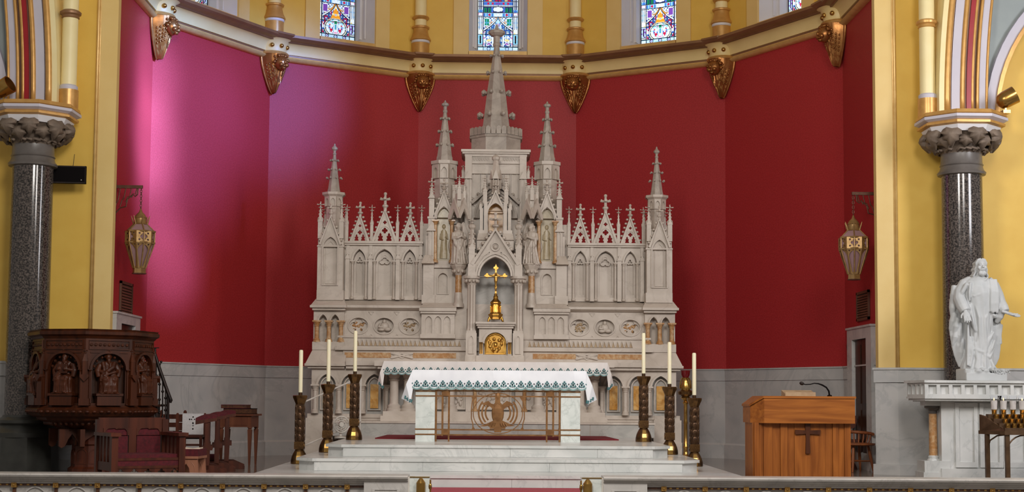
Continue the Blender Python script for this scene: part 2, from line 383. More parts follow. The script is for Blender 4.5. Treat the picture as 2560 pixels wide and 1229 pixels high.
# cornice -------------------------------------------------------------
for i, (nm, c, a, L, tl, tr) in enumerate(facets):
    t = rz_obj(struct('trim_%d' % (i+1)), c, a)
    zz = zc1-zc0
    mk('gold_moulding', mitred([(0,zc0),(-.06,zc0),(-.10,zc0+zz*.25),(-.12,zc0+zz*.5),(-.10,zc0+zz*.75),(-.075,zc0+zz*.8),(-.085,zc1),(0,zc1)], L, tl, tr), M['goldl'], t, 40)
    mk('groove', mitred([(0,zc1),(-.075,zc1),(-.075,zc2),(0,zc2)], L, tl, tr), M['brown'], t)
    cv = [(0,zc2),(-.10,zc2)]+[(-.10-.13*(1-cos(pi/2*k/5)), zc2+(zc3-zc2)*sin(pi/2*k/5)*.98) for k in range(1, 6)]+[(0,zc3)]
    mk('cream_band', mitred(cv, L, tl, tr), M['cream'], t, 40)
    mk('cornice_shelf', mitred([(0,zc3),(-.25,zc3),(-.27,zc3+.02),(-.36,zc4-.03),(-.40,zc4),(-.40,zc5),(0,zc5+.02)], L, tl, tr), M['brown'], t)
# upper walls and windows --------------------------------------------
ZU = zc5; ZTOP = 11.5; ZG = ZV(127, 28.25)
def hexc(s): return tuple(lin(*[int(s[i:i+2],16) for i in (0,2,4)]))
PAL = dict(w=hexc('e8f4ff'), b=hexc('3f74d0'), d=hexc('16285c'), k=hexc('06070e'), c=hexc('8fd4f4'), g=hexc('128a60'), r=hexc('c81848'), p=hexc('7a48b0'), o=hexc('f0a030'), y=hexc('f2e09a'), m=hexc('e8a0d0'), l=hexc('b8dcff'), t=hexc('4aa8c8'))
def glass_col(x, y, var):                  # x 0..820 across, y up from the bottom; a symmetrical leaded pattern
    X = abs(x-410); hx_, hy_ = int(X/27), int(y/31); rnd = ((hx_*7919+hy_*104729+hx_*hy_*613) % 997)/997.0; edge = X % 27 < 5 or y % 31 < 5
    if y > 1500: y = (y-1500) % 1240+250
    if y < 82:
        if y < 8 or y > 72: return 'k' if y > 74 else 'l'
        if X > 292: return 'k' if X < 302 else ('w' if y % 30 > 6 else 'c')
        for cx in (0, 185):
            q = hypot(X-cx, y-40)
            if q < 14: return 'b' if var else 'c'
            if q < 22: return 'w'
            if q < 32: return 'p' if (cx == 0) == (var == 0) else 'b'
            if q < 38: return 'k'
        return 'l' if rnd < .8 else 'c'
    if X > 295:                            # side pilasters
        yy = y-82
        if X < 310: return 'd'
        if yy < 44: return 'w' if yy % 20 > 5 else 'k'
        if yy < 250:
            if 340 < X < 372 and 20 < yy-44 < 180: return 'k' if not var or X > 350 else 'p'
            return ('c' if rnd < .7 else 'l') if not var else ('p' if rnd < .35 else 'l')
        if yy < 262: return 'k'
        if yy < 350: return 'w' if rnd < .85 else 'y'
        if yy < 640: return 'd' if (330 < X < 344 or 368 < X < 382 or yy > 630) else ('w' if rnd < .8 else 'l')
        if yy < 700: return 'w' if rnd < .7 else 'm'
        if yy < 760: return 'b' if hypot((X-352)*.7, yy-728) < 26 else 'c'
        return 'd' if (330 < X < 346 or 364 < X < 380) else 'w'
    ogee = 400-X*1.15+115*sin(min(1, X/300)*pi)*-.5 if X < 300 else 50
    yo = 700-(300*(X/290)**.62) if X < 290 else 380   # ogee line height
    if y < 690:
        e = y-yo
        if -10 < e < 10 or 36 < e < 46: return 'd'
        if 10 <= e <= 36: return 'w' if not var else ('o' if X < 120 else 'w')
        if e >= 46:
            if 180 < X < 270 and 520 < y < 660: return ('g' if rnd < .8 else 't') if not var else 'p'
            if (X-225)**2/4000+(y-590)**2/8000 < 1.15 and X > 165: return 'w' if X > 172 else 'k'
            if (int(X/34)+int(y/34)) % 2 == 0: return 'w' if rnd < .75 else 'o'
            return 'd' if edge else ('b' if rnd < .35 else 'l')
        # under the ogee
        if var:
            if y > 400 and X < (640-y)*.45:
                if hypot(X, y-470) < 24: return 'w' if hypot(X, y-470) > 10 else 'b'
                return 'o' if rnd < .8 else 'y'
            q = hypot(X*.8, y-215)
            if 165 < q < 178: return 'k'
            if 178 <= q < 192: return 'y' if int(X/16) % 2 else 'w'
            if 192 <= q < 204: return 'd'
            if q < 165:
                if X < 26 and 290 < y < 350: return 'g'
                if X < 20 and 180 < y < 280: return 't'
                if q > 120: return 'w' if rnd < .7 else 'c'
                if hypot(X-180, y-140) < 44: return 'g'
                if y < 190 and 60 < X < 120: return 'r' if rnd < .6 else 'w'
                if X < 30 and y < 130: return 'm'
                return ['w','c','b','r','w'][int(rnd*4.99)] if X > 40 else 'w'
            if hypot(X-200, y-140) < 42: return 'g' if hypot(X-200, y-140) > 16 else 'c'
            if y < 300 and int(X/18) % 4 == 0: return 'w'
            return 'd' if edge else ('r' if rnd < .22 else ('b' if rnd < .5 else 'w'))
        if 60 < y-300 < 330 and X < (640-y)*.5 and abs(X-int(X/44)*44) < 12: return 'w'
        if hypot(X, y-520) < 46: return 'l' if rnd < .7 else 'p'
        q = hypot(X-180, y-120)
        if y > 115 and q < 58: return ['m','p','w'][int(q/20)] if q < 56 else 'k'
        if X > 266: return 'w' if int(y/40) % 3 else 'm'
        if 92 < X < 122 and y < 330: return 'w'
        if 58 < hypot(X-185, (y-235)*1.1) < 74: return 'w'
        if hypot(X-185, (y-215)*2) < 50: return 'y'
        if X < 40 and y < 260: return 't'
        return 'd' if edge else ('b' if rnd < .35 else ('w' if rnd < .75 else 'c'))
    if y < 780:
        if abs(y-735) < 34:
            if hypot(X-175, y-760+22) < 24: return 'r'
            if X < 85: return 'w' if rnd < .7 else 'l'
            return 'c' if int(X/26) % 2 else 'b'
        return 'w' if int(X/15) % 2 else 'd'
    if y < 905:
        if 140 < X < 290:
            u = (X-140) % 78
            if 14 < u < 60 and y < 880: return 'k' if 30 < u < 44 and y < 870 else 'g'
            return 'd'
        if X < 100: return 'w' if hypot(X-55, y-850) < 42 or (X < 34 and y > 800) else 'd'
        return 'p' if rnd < .2 else 'b'
    if y < 1010:
        if abs(y-970) < 26:
            for cx, cc in ((110,'r'),(200,'r'),(155,'t'),(25,'p'),(260,'b')):
                if hypot(X-cx, y-970) < 24: return cc
            return 'b'
        return 'w' if int(X/15) % 2 else 'd'
    k = (int(X/62), int(y/58))
    if X % 62 < 9 or y % 58 < 8: return 'd'
    return 'wbclrgwyp'[(k[0]*7+k[1]*5+k[0]*k[1]) % 9]
def glass_mat(strength):
    m, nt, b = base_mat('stained_glass', (0,0,0,1), .15)
    at = nt.nodes.new('ShaderNodeAttribute'); at.attribute_name = 'pane'
    nt.links.new(at.outputs['Color'], b.inputs['Emission Color']); b.inputs['Emission Strength'].default_value = strength
    return m
def glass_mesh(W, H, var, mat):
    nx, cell = 82, 10.0; cols = []; mb = MB(); k = W/820.0; ys = []; y = 0.0
    while y*k < H: ys.append(y); y += cell if y < 1350 else cell*4
    for y in ys:
        hh = cell if y < 1350 else cell*4
        for i in range(nx):
            x = i*cell
            mb.add([(x*k-W/2,0,y*k),((x+cell)*k-W/2,0,y*k),((x+cell)*k-W/2,0,(y+hh)*k),(x*k-W/2,0,(y+hh)*k)], [(0,1,2,3)])
            cols.append(PAL[glass_col(x+cell/2, y+hh/2, var)])
    me = mesh_of('glass', mb, mat); ca = me.color_attributes.new('pane', 'FLOAT_COLOR', 'CORNER')
    flat = []
    for c in cols: flat += list(c)*4
    ca.data.foreach_set('color', flat); return me
GW = .80
for i, (nm, c, a, L, tl, tr) in enumerate(facets):
    if nm in ('left','right'):
        wl = smesh('wall_%s_upper' % nm, MB().box(-L/2, L/2, 0, .6, ZU, ZTOP), M['yellow']); rz_obj(wl, c, a); continue
    zo0 = ZU+.002; zo1 = 10.6; hw = .565
    op = [(-hw,zo0),(hw,zo0)]+[(x,z) for x,z in reversed(arch(0, hw, 9.6, zo1, 6))]
    mb = MB().plate(rect(-L/2, L/2, ZU, ZTOP), [op], 0, .12)
    wl = smesh('wall_%s_upper' % nm, mb, M['yellow']); rz_obj(wl, c, a)
    wn = rz_obj(struct('window_%d' % i), c, a)
    # splayed reveal
    gp = [(-GW/2-.02,ZG),(GW/2+.02,ZG)]+[(x,z) for x,z in reversed(arch(0, GW/2+.02, 9.5, 10.3, 6))]
    n = len(op); rv = MB().add([(x,0,z) for x,z in op]+[(x,.5,z) for x,z in gp]+[(x*.985,.56,z) for x,z in gp], [(k_, n+k_, n+(k_+1) % n, (k_+1) % n) for k_ in range(n)]+[(n+k_, 2*n+k_, 2*n+(k_+1) % n, n+(k_+1) % n) for k_ in range(n)])
    mk('reveal', rv, M['white'], wn)
    fr = MB()
    for s in (-1,1):
        for q, d in ((.05,.02),(.11,.05)):
            fr.box(s*(GW/2+q*.9-.03), s*(GW/2+q*.9+.02), .5-d*3.4-.08, .53, ZG, 9.5)
    mk('reveal_moulding', fr, M['white'], wn)
    me = glass_mesh(GW, 9.9-ZG, 0 if i == 3 else 1, glass_mat({1:.85,2:1.0,3:1.1,4:1.35,5:1.4}[i]))
    g = bpy.data.objects.new('stained_glass', me); link(g, wn); g.location = (0,.55,ZG); g['label'] = 'leaded stained glass in blue white red and green'
    ld = MB(); k = GW/820
    for s in (-1,1):
        ld.box(s*(GW/2-.004)-.006, s*(GW/2-.004)+.006, .535,.548, ZG, 9.8); ld.box(s*297*k-.004, s*297*k+.004, .535,.548, ZG, 9.8)
    for y in (78, 334, 690, 780, 905, 1010): ld.box(-GW/2, GW/2, .536,.547, ZG+y*k-.004, ZG+y*k+.004)
    for s in (-1,1): ld.strip([(s*X*k, ZG+(700-300*(X/290.0)**.62)*k) for X in range(0,291,29)], .008, .536,.547)
    for cx in (-185,0,185): ld.strip(circ(cx*k, ZG+40*k, 35*k, 14), .006, .536,.547, True)
    mk('lead_lines', ld, M['lead'], wn, kind='stuff')
    zf = ZV(127.5, 27.65); sp_ = [(-.05,ZU+.004),(-.05,zf),(.0,zf+.004),(.555,ZG-.005),(.555,ZU+.004)]
    mk('sill', MB().add([(-.56,y,z) for y,z in sp_]+[(.56,y,z) for y,z in sp_], [(k_,5+k_,5+(k_+1)%5,(k_+1)%5) for k_ in range(5)]+[(0,1,2,3,4),(9,8,7,6,5)]), M['goldl'], wn)
    for s in (-1,1): mk('jamb_band', MB().box(s*.572, s*.86, -.035, 0, ZU, ZTOP), M['beige'], wn)
smesh('ceiling', MB().box(-8, 8, 20.8, 28.6, ZTOP, ZTOP+.2), M['cream'])
# floor and platforms ------------------------------------------------
smesh('floor', MB().box(-10, 10, 15.95, 28.4, -.3, 0), M['floor'])
st = struct('floor_altar_platform', (0,0,0))
def stepshape(hw, y0, y1, ch): return [(-hw+ch,y0),(hw-ch,y0),(hw,y0+ch),(hw,y1),(-hw,y1),(-hw,y0+ch)]
SY = [(2.86,16.95,.15),(2.48,17.80,.15),(2.19,18.40,.15)]
for k, (hw, y0, r) in enumerate(SY):
    z0 = .15*k; ch = .22
    mk('tread', MB().prism(stepshape(hw, y0, 24.2, ch), z0+.115, z0+.15), M['steps'], st)
    tr = MB().prism(stepshape(hw-.03, y0+.03, 24.2, ch), z0, z0+.113)
    mk('step_core', tr, M['steps'], st)
    rng = [-hw+ch+.02, -1.35, .15, 1.25, hw-ch-.02] if k != 1 else [-hw+ch+.02, -.92, .62, hw-ch-.02]
    for x0, x1 in zip(rng, rng[1:]): mk('riser_slab', MB().box(x0+.0015, x1-.0015, y0+.018, y0+.03, z0+.002, z0+.114), M['steps'], st)
rg = mk('carpet_runner', MB().prism([(-1.75,21.0),(1.75,21.0),(1.70,22.85),(-1.70,22.85)], .451, .465), M['carpet'])
tag(rg, 'dark red carpet strip lying before the step of the marble high altar', 'carpet')
rg = mk('aisle_carpet', MB().box(-.9, 1.0, 15.6, 16.9, .001, .015), M['carpetp'])
tag(rg, 'rose carpet in the gap of the marble communion rail', 'carpet')
smesh('floor_nave', MB().box(-10, 10, 11.5, 15.95, -.75, -.6), M['floor'])
# chancel arch walls -------------------------------------------------
YA = 20.8; ZPW = ZV(911, 20.65)
for s, nm in ((-1,'left'),(1,'right')):
    e = 5.52 if s < 0 else 5.45
    wl = struct('wall_chancel_%s' % nm)
    mk('yellow_face', MB().box(s*(e+.27), s*10, YA, YA+.5, 0, ZTOP), M['yellow'], wl)
    mk('corner_pilaster', MB().prism([(s*e,YA-.02),(s*(e+.27),YA-.02),(s*(e+.27),YA+.5),(s*(e+.12),YA+.5),(s*e,YA+.12)][::s], ZPW-.02, ZTOP), M['beige'], wl)
    for dx, r in ((.255,.014),(.285,.022)):
        mk('gold_bead', MB().tube([(s*(e+dx),YA-.015,ZPW),(s*(e+dx),YA-.015,ZTOP)], r, 8), M['goldl'], wl, 180)
    zb = ZPW-ZV(948,20.65)+0; zband = ZV(948, 20.65); zbase = ZV(1154, 20.6)
    def pier(off): return [(s*(e+.27),YA+.45),(s*(e-.05-off),YA-.02-off*.4),(s*(e+.22),YA-.22-off),(s*10,YA-.22-off),(s*10,YA+.45)][::-s]
    mk('wainscot', MB().prism(pier(0), .0, zband-.006), M['wains'], wl)
    mk('wainscot_band', MB().prism(pier(.025), zband, ZPW-.03), M['wains'], wl)
    mk('wainscot_cap', MB().prism(pier(.045), ZPW-.03, ZPW), M['wains'], wl)
    mk('baseboard', MB().prism(pier(.045), 0, zbase), M['wains'], wl)
# side doorways in the short side walls ------------------------------
for s, nm in ((1,'1'),(-1,'2')):
    d = struct('door_%s' % nm)
    x = s*5.66
    # marble surround along the side wall between the vertex and the arch
    y1 = 23.05 if s > 0 else 22.75; y0 = y1-1.45; zt = ZV(842, 22.6) if s > 0 else ZV(818, 22.0); zs = ZV(815,22.6) if s > 0 else ZV(796, 22.0)
    xi = x-s*.10
    sw = .30
    mk('surround', MB().box(xi, x, y1-sw, y1, 0, zs).box(xi, x, y0, y0+sw, 0, zs).box(xi, x, y0+sw, y1-sw, zt, zs).box(xi-s*.02, x, y0-.02, y1+.02, zs, zs+.03), M['wains'], d)
    for k in range(2):
        ya, yb = y0+sw+.02+(y1-y0-2*sw-.04)*k/2, y0+sw+.02+(y1-y0-2*sw-.04)*(k+1)/2
        lf = mk('door_leaf', MB().box(x-s*.05, x-s*.01, ya+.005, yb-.005, .02, zt-.01), M['wdark'], d)
        for za, zb2 in ((.15,.9),(1.0,1.9)):
            if zb2 < zt: mk('door_panel', MB().box(x-s*.062, x-s*.05, ya+.06, yb-.06, za, zb2), M['wdark'], lf)
# ================================================================== CORBELS, COLONNETTES
zt_tip = ZV(273, 27.45); zc_band0 = ZV(184, 27.45); zc_band1 = ZV(150, 27.4); zc_hd = ZV(212, 27.4)
DL = ['first gilded cherub corbel from the left, by the left lantern','second gilded cherub corbel from the left, on the magenta wall','third gilded cherub corbel from the left, left of the tall marble spire',
      'third gilded cherub corbel from the right, right of the tall marble spire','second gilded cherub corbel from the right, on the red wall','first gilded cherub corbel from the right, above the right lantern']
CLb = ['gold-based cream colonnette standing on the first corbel from the left','gold-based cream colonnette standing on the second corbel from the left','gold-based cream colonnette left of the central stained window',
      'gold-based cream colonnette right of the central stained window','gold-based cream colonnette standing on the second corbel from the right','gold-based cream colonnette standing on the first corbel from the right']
def wing_mesh():
    # heart-shaped shield of two feathered wings closing to a point; front towards -y
    H = zc_band0-zt_tip; mb = MB()
    def fn(u, v):
        s = u*2-1; wv = .285*(1-v)**.78*(1+.35*v*(1-v)-.10*(1-v)**6)+.022
        x = s*wv
        dep = .10+.17*(1-v)**.8
        y = -dep*(1-abs(s)**2.2)-.05-.03*(1-v)
        y += .012*sin(abs(s)*26+v*9)*(1 if v > .30 else .3)*(abs(s) > .12)
        return (x, y, -v*H)
    mb.grid(fn, 28, 22)
    mb.grid(lambda u, v: ((u*2-1)*(.285*(1-v)**.78*(1+.35*v*(1-v))+.022), .02, -v*H), 4, 10)
    for s in (-1,1):
        p = [(s*(.285*(1-v)**.78*(1+.35*v*(1-v)-.10*(1-v)**6)+.018), -.05-.03*(1-v), -v*H) for v in [0,.08,.18,.3,.45,.6,.75,.9,1]]
        mb.tube(p, [.026,.03,.03,.028,.024,.02,.018,.016,.014], 8)
    return mb
def scales_mesh():
    H = zc_band0-zt_tip; mb = MB()
    for s in (-1,1):
        for r in range(4):
            for q in range(5):
                v = .22+.085*q+.03*r; t = .45+.13*r
                wv = .285*(1-v)**.78*(1+.35*v*(1-v))+.022
                y = -(.10+.17*(1-v)**.8)*(1-t**2.2)-.06-.03*(1-v)
                mb.ball((s*t*wv, y, -v*H), .017, .014, .022, 6, 4)
    return mb
def cherub_head():
    mb = MB(); mb.ball((0,-.27,-.145), .098, .095, .115, 14, 10)
    mb.ball((0,-.365,-.15), .018, .022, .028, 8, 6)
    for s in (-1,1): mb.ball((s*.045,-.335,-.185), .036, .034, .034, 8, 6); mb.ball((s*.036,-.352,-.122), .02, .014, .012, 8, 5)
    mb.ball((0,-.352,-.2), .026, .016, .012, 8, 5); mb.ball((0,-.335,-.232), .034, .03, .024, 8, 5)
    return mb
def cherub_hair():
    mb = MB(); rs = random.Random(3)
    for k in range(46):
        a = rs.uniform(-2.0, 2.0); e = rs.uniform(.85, 1.3) if abs(a) < 1.15 else rs.uniform(-.4, 1.0)
        mb.ball((.112*sin(a)*cos(e*.8), -.26-.10*cos(a)*cos(e), -.135+.105*sin(e)), .024, .024, .022, 7, 5)
    return mb
me_w = mesh_of('wings', wing_mesh(), M['goldc'], 60); me_s = mesh_of('feather_scales', scales_mesh(), M['goldc'], 180)
me_h = mesh_of('head', cherub_head(), M['goldc'], 180); me_hr = mesh_of('curls', cherub_hair(), M['goldc'], 180)
band = MB(); r0 = .275
band.lathe([(.24,-.03),(.285,-.025),(.30,0),(.285,.025),(.255,.035)], 24)
me_ring = mesh_of('gold_ring', band, M['goldp'], 50)
bd = MB(); hb = zc_band1-zc_band0
bd.lathe([(.255,.03),(.25,.06),(.262,hb*.55),(.30,hb*.9),(.36,hb),(.2,hb+.005)], 24)
me_band = mesh_of('cream_band', bd, M['cream'], 50)
cp = MB(); cp.lathe([(.36,0),(.40,.02),(.455,zc5-zc_band1-.02),(.455,zc5-zc_band1+.012),(.1,zc5-zc_band1+.02)], 8, 0, 0, pi/8)
me_cap = mesh_of('brown_cap', cp, M['brown'])
bm = MB(); bm.ball((0,0,0), .041, .041, .041, 12, 8); me_boss = mesh_of('boss', bm, M['brass'], 180)
zdr = ZV(133,27.3); zb1 = ZV(103,27.3); zb2 = ZV(96,27.3); zb3 = ZV(60,27.3); zb4 = ZV(38,27.3)
hh = zb1-zc5
cd = MB().lathe([(.168,0),(.168,hh),(.1,hh)], 24); me_dr = mesh_of('gold_drum', cd, M['goldp'], 50)
cw = MB().lathe([(.168,hh),(.178,hh+.01),(.178,hh+.045),(.1,hh+.05)], 24); me_wr = mesh_of('white_ring', cw, M['white'], 50)
h2 = zb3-zc5
cb = MB().lathe([(.185,hh+.045),(.20,hh+.06),(.195,hh+.085),(.16,hh+.15),(.138,h2-.09),(.138,h2-.05),(.165,h2-.04),(.172,h2-.015),(.15,h2),(.1,h2)], 24); me_bell = mesh_of('bell_base', cb, M['goldp'], 50)
cs = MB().lathe([(.112,h2-.02),(.112,5.0)], 20); me_sh = mesh_of('shaft', cs, M['creampale'], 50)
h4 = zb4-zc5
cr_ = MB().lathe([(.112,h4-.045),(.15,h4-.03),(.165,h4),(.15,h4+.02),(.112,h4+.03)], 20); me_rg = mesh_of('collar', cr_, M['goldp'], 50)
def put(name, me, parent, loc=(0,0,0), rz=0):
    o = bpy.data.objects.new(name, me); link(o, parent); o.location = loc; o.rotation_euler = (0,0,rz); return o
for i in range(6):
    vx, vy = VX[i+1]; ang = atan2(vx, vy-23.0 if abs(vx) < 5 else 1.45)   # inward bisector
    ang = {0:-75,1:-45,2:-15,3:15,4:45,5:75}[i]*pi/180
    ix, iy = vx-sin(ang)*.06, vy-cos(ang)*.06
    t = thing('corbel', DL[i], 'corbel', (ix, iy, zc_band0), -ang, 'gilded cherub corbels under the cornice')
    put('wings', me_w, t, (0,.04,-.02)); put('feather_scales', me_s, t, (0,.04,-.02))['kind'] = 'stuff'
    h = put('head', me_h, t, (0,.09,.0)); h.scale = (1.3,1.3,1.25); put('curls', me_hr, h)['kind'] = 'stuff'
    put('gold_ring', me_ring, t); b_ = put('cream_band', me_band, t); put('brown_cap', me_cap, t, (0,0,zc_band1-zc_band0))
    for k in range(5):
        a2 = radians(-90+(k-2)*38); put('boss', me_boss, b_, (.268*cos(a2), .268*sin(a2), hb*.52))
    t = thing('colonnette', CLb[i], 'column', (vx-sin(ang)*.10, vy-cos(ang)*.10, zc5+.01), -ang, 'colonnettes on the apse cornice')
    put('gold_drum', me_dr, t); put('white_ring', me_wr, t); put('bell_base', me_bell, t); put('shaft', me_sh, t); put('collar', me_rg, t)
# ================================================================== GREAT COLUMNS AND CHANCEL ARCHES
CY = 20.2
def gcol(s):
    cx = s*6.50; rs = random.Random(5+s)
    zsh0 = .76; zsh = ZV(437 if s > 0 else 412, CY); zn = ZV(392 if s > 0 else 366, CY); zl = ZV(342 if s > 0 else 312, CY); za = ZV(296 if s > 0 else 264, CY)
    zsh = (ZV(437-7.8,CY)+ZV(412+8,CY))/2; zn = (ZV(392-7.8,CY)+ZV(366+8,CY))/2; zl = (ZV(342-7.8,CY)+ZV(312+8,CY))/2; za = (ZV(294-7.8,CY)+ZV(264+8,CY))/2
    t = thing('granite_column', 'polished dark granite column with leaf capital at the %s chancel arch' % ('left' if s < 0 else 'right'), 'column', (cx, CY, 0), 0, 'granite chancel columns')
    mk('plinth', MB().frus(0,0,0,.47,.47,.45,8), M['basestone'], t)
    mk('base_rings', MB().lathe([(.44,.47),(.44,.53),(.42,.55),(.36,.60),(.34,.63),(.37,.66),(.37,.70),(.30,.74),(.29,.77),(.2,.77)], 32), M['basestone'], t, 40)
    mk('shaft', MB().lathe([(.288,zsh0),(.278,zsh)], 40), M['granite'], t, 40)
    mk('neck', MB().lathe([(.28,zsh-.03),(.325,zsh-.02),(.335,zsh+.01),(.30,zsh+.05),(.285,zsh+.10),(.30,zsh+.115),(.285,zsh+.14),(.28,zn+.02),(.2,zn+.03)], 32), M['ring'], t, 40)
    mk('bell', MB().lathe([(.27,zn-.02),(.29,zn+.05),(.36,zl-.06),(.46,zl),(.2,zl)], 24), M['stoneleaf'], t, 40)
    H = zl-zn
    ivy = [(0,-.04),(.30,-.10),(.52,.02),(.60,.26),(.40,.34),(.46,.58),(.22,.62),(0,1.0),(-.22,.62),(-.46,.58),(-.40,.34),(-.60,.26),(-.52,.02),(-.30,-.10)]
    for row, (n_, r_top, r_bot, zt_, hgt, off) in enumerate(((9,.525,.42,zl+.01,H*.80,0.0),(9,.44,.345,zl-H*.24,H*.62,pi/9))):
        for k in range(n_):
            a = 2*pi*k/n_+off+rs.uniform(-.06,.06); hh_ = hgt*rs.uniform(.9,1.12); tw_ = rs.uniform(-.25,.25); ww = .25*rs.uniform(.9,1.15)
            def pt(u, v, lift=0):
                u2 = u*cos(tw_)-(v-.4)*sin(tw_)*.9; v2 = (v-.4)*cos(tw_)+u*sin(tw_)*.7+.4
                r = r_top+(r_bot-r_top)*v2+.05*sin(pi*min(1,max(0,v2)))+lift-.03*abs(u2); aa = a+u2*ww/r
                return (r*cos(aa), r*sin(aa), zt_-v2*hh_)
            out = [pt(u,v,.035 if i_ in (3,5,7,9,11) else .0) for i_,(u,v) in enumerate(ivy)]; mid = [pt(u*.5,.36+(v-.36)*.5,.035+(.004 if i_ % 2 else .0)) for i_,(u,v) in enumerate(ivy)]; m_ = len(ivy)
            vs = out+mid+[pt(0,.34,.05)]+[(x*.9,y*.9,z) for x,y,z in out]
            fs = [(i_,(i_+1)%m_,m_+(i_+1)%m_,m_+i_) for i_ in range(m_)]+[(m_+i_,m_+(i_+1)%m_,2*m_) for i_ in range(m_)]+[(i_,2*m_+1+i_,2*m_+1+(i_+1)%m_,(i_+1)%m_) for i_ in range(m_)]
            mk('leaf', MB().add(vs, fs), M['stoneleaf'], t, 75)
    tw = MB()
    for k in range(30):
        a = rs.uniform(0, 2*pi); tw.tube([(.31*cos(a),.31*sin(a),zn+.03),(.35*cos(a+.15),.35*sin(a+.15),zn+.07),(.36*cos(a+.35),.36*sin(a+.35),zn+.05)], .018, 6)
    mk('twisted_stems', tw, M['stoneleaf'], t, 180)
    A = za-zl; ab = mk('abacus_underside', MB().frus(0,0,zl-.01,zl+A*.28,.50,.54), M['white'], t)
    mk('abacus_lower_moulding', MB().lathe([(.54,zl+A*.28),(.60,zl+A*.34),(.60,zl+A*.46),(.57,zl+A*.52)], 8, 0,0, pi/8), M['goldp'], t)
    mk('abacus_white_band', MB().lathe([(.57,zl+A*.52),(.635,zl+A*.62),(.635,zl+A*.76),(.60,zl+A*.78)], 8, 0,0, pi/8), M['lav'], t)
    mk('abacus_top', MB().lathe([(.60,zl+A*.78),(.625,zl+A*.82),(.61,za),(.2,za)], 8, 0,0, pi/8), M['goldp'], t)
    c2 = thing('vaulting_shaft', 'cream round shaft with gold drum on the %s column capital' % ('left' if s < 0 else 'right'), 'column', (s*6.08, CY+.14, za), 0, 'cream shafts on the granite columns')
    hd = ZV(240 if s > 0 else 222, 20.3); hd = (ZV(248-8,20.3)+ZV(212+8,20.3))/2-za
    mk('gold_drum', MB().lathe([(.14,0),(.14,hd-.03),(.1,hd-.03)], 24), M['goldp'], c2, 40)
    mk('white_ring', MB().lathe([(.125,hd-.03),(.13,hd+.02),(.1,hd+.05)], 24), M['lav'], c2, 40)
    mk('shaft', MB().lathe([(.108,hd),(.108,6.5)], 24), M['creampale'], c2, 40)
    hr = (ZV(57-8,20.3)+ZV(37+8,20.3))/2-za
    mk('collar', MB().lathe([(.108,hr-.06),(.125,hr-.05),(.12,hr-.015),(.145,hr+.0),(.15,hr+.03),(.125,hr+.05),(.108,hr+.06)], 24), M['goldp'] if s > 0 else M['brown'], c2, 40)
    # arch orders -----------------------------------------------------
    tr = struct('trim_%d' % (8 if s < 0 else 9))
    R = 14.2; zt = 6.0
    def band(name, x0, x1, y0, y1, mat, bead=False, R=R, top=zt):
        cxr = 6.22+R; mb = MB(); n = 22; k = []
        for x in (x0, x1):
            rr = cxr-x; k.append([(s*(cxr-rr*cos(a_)), za+rr*sin(a_)) for a_ in [top/rr*j/n for j in range(n+1)]])
        if bead:
            mid = [((p[0]+q[0])/2, (y0), (p[1]+q[1])/2) for p, q in zip(*k)]; mb.tube(mid, abs(x1-x0)/2, 10); sm = 180
        else:
            vs = [(p[0],y0,p[1]) for p in k[0]]+[(p[0],y0,p[1]) for p in k[1]]+[(p[0],y1,p[1]) for p in k[0]]+[(p[0],y1,p[1]) for p in k[1]]
            m_ = n+1; fs = []
            for j in range(n): fs += [(j,m_+j,m_+j+1,j+1),(j,j+1,2*m_+j+1,2*m_+j),(m_+j,3*m_+j,3*m_+j+1,m_+j+1),(2*m_+j,2*m_+j+1,3*m_+j+1,3*m_+j)]
            mb.add(vs, fs); sm = 40
        return mk(name, mb, mat, tr, sm)
    Y = CY
    band('cream_order', 6.18, 6.25, Y-.06, Y+.8, M['creampale'])
    band('gold_roll', 6.245, 6.345, Y-.04, 0, M['goldp'], True)
    band('fillet', 6.25, 6.37, Y+.0, Y+.8, M['brown'])
    band('lavender_order', 6.36, 6.49, Y-.03, Y+.8, M['lav'])
    band('gold_roll', 6.48, 6.55, Y-.03, 0, M['goldp'], True)
    band('rose_order', 6.54, 6.60, Y+.03, Y+.8, M['pinkbrown'])
    band('red_order', 6.59, 6.655, Y+.01, Y+.8, M['redpaint'])
    band('gold_roll', 6.65, 6.70, Y+.03, 0, M['goldp'], True)
    band('brown_order', 6.69, 6.75, Y+.10, Y+.8, M['pinkbrown'])
    band('gold_roll', 6.74, 6.79, Y+.08, 0, M['goldp'], True)
    band('lavender_order', 6.785, 6.89, Y+.10, Y+.8, M['lav'])
    band('gold_roll', 6.885, 6.925, Y+.10, 0, M['goldp'], True)
    vf = MB(); cR = 6.92-(6.22+R); n = 14; row = []
    for j in range(n+1):
        z = 2.42*j/n; xo = 6.22+R-sqrt((R-.70)**2-z*z); xi = 7.06+2.3-sqrt(max(0,2.42**2-z*z)); row.append((min(xo,xi), max(xo,xi), z))
    vs = [(s*r_[0],Y+.30,za+r_[2]) for r_ in row]+[(s*r_[1],Y+.30,za+r_[2]) for r_ in row]
    mk('vault_face', vf.add(vs, [(j,n+1+j,n+2+j,j+1) for j in range(n)]), M['greyteal_shade'], tr)
    # lower wall arch rising away from the capital
    lo = MB(); Rr = 2.3; n = 14; cxr = 7.06+Rr
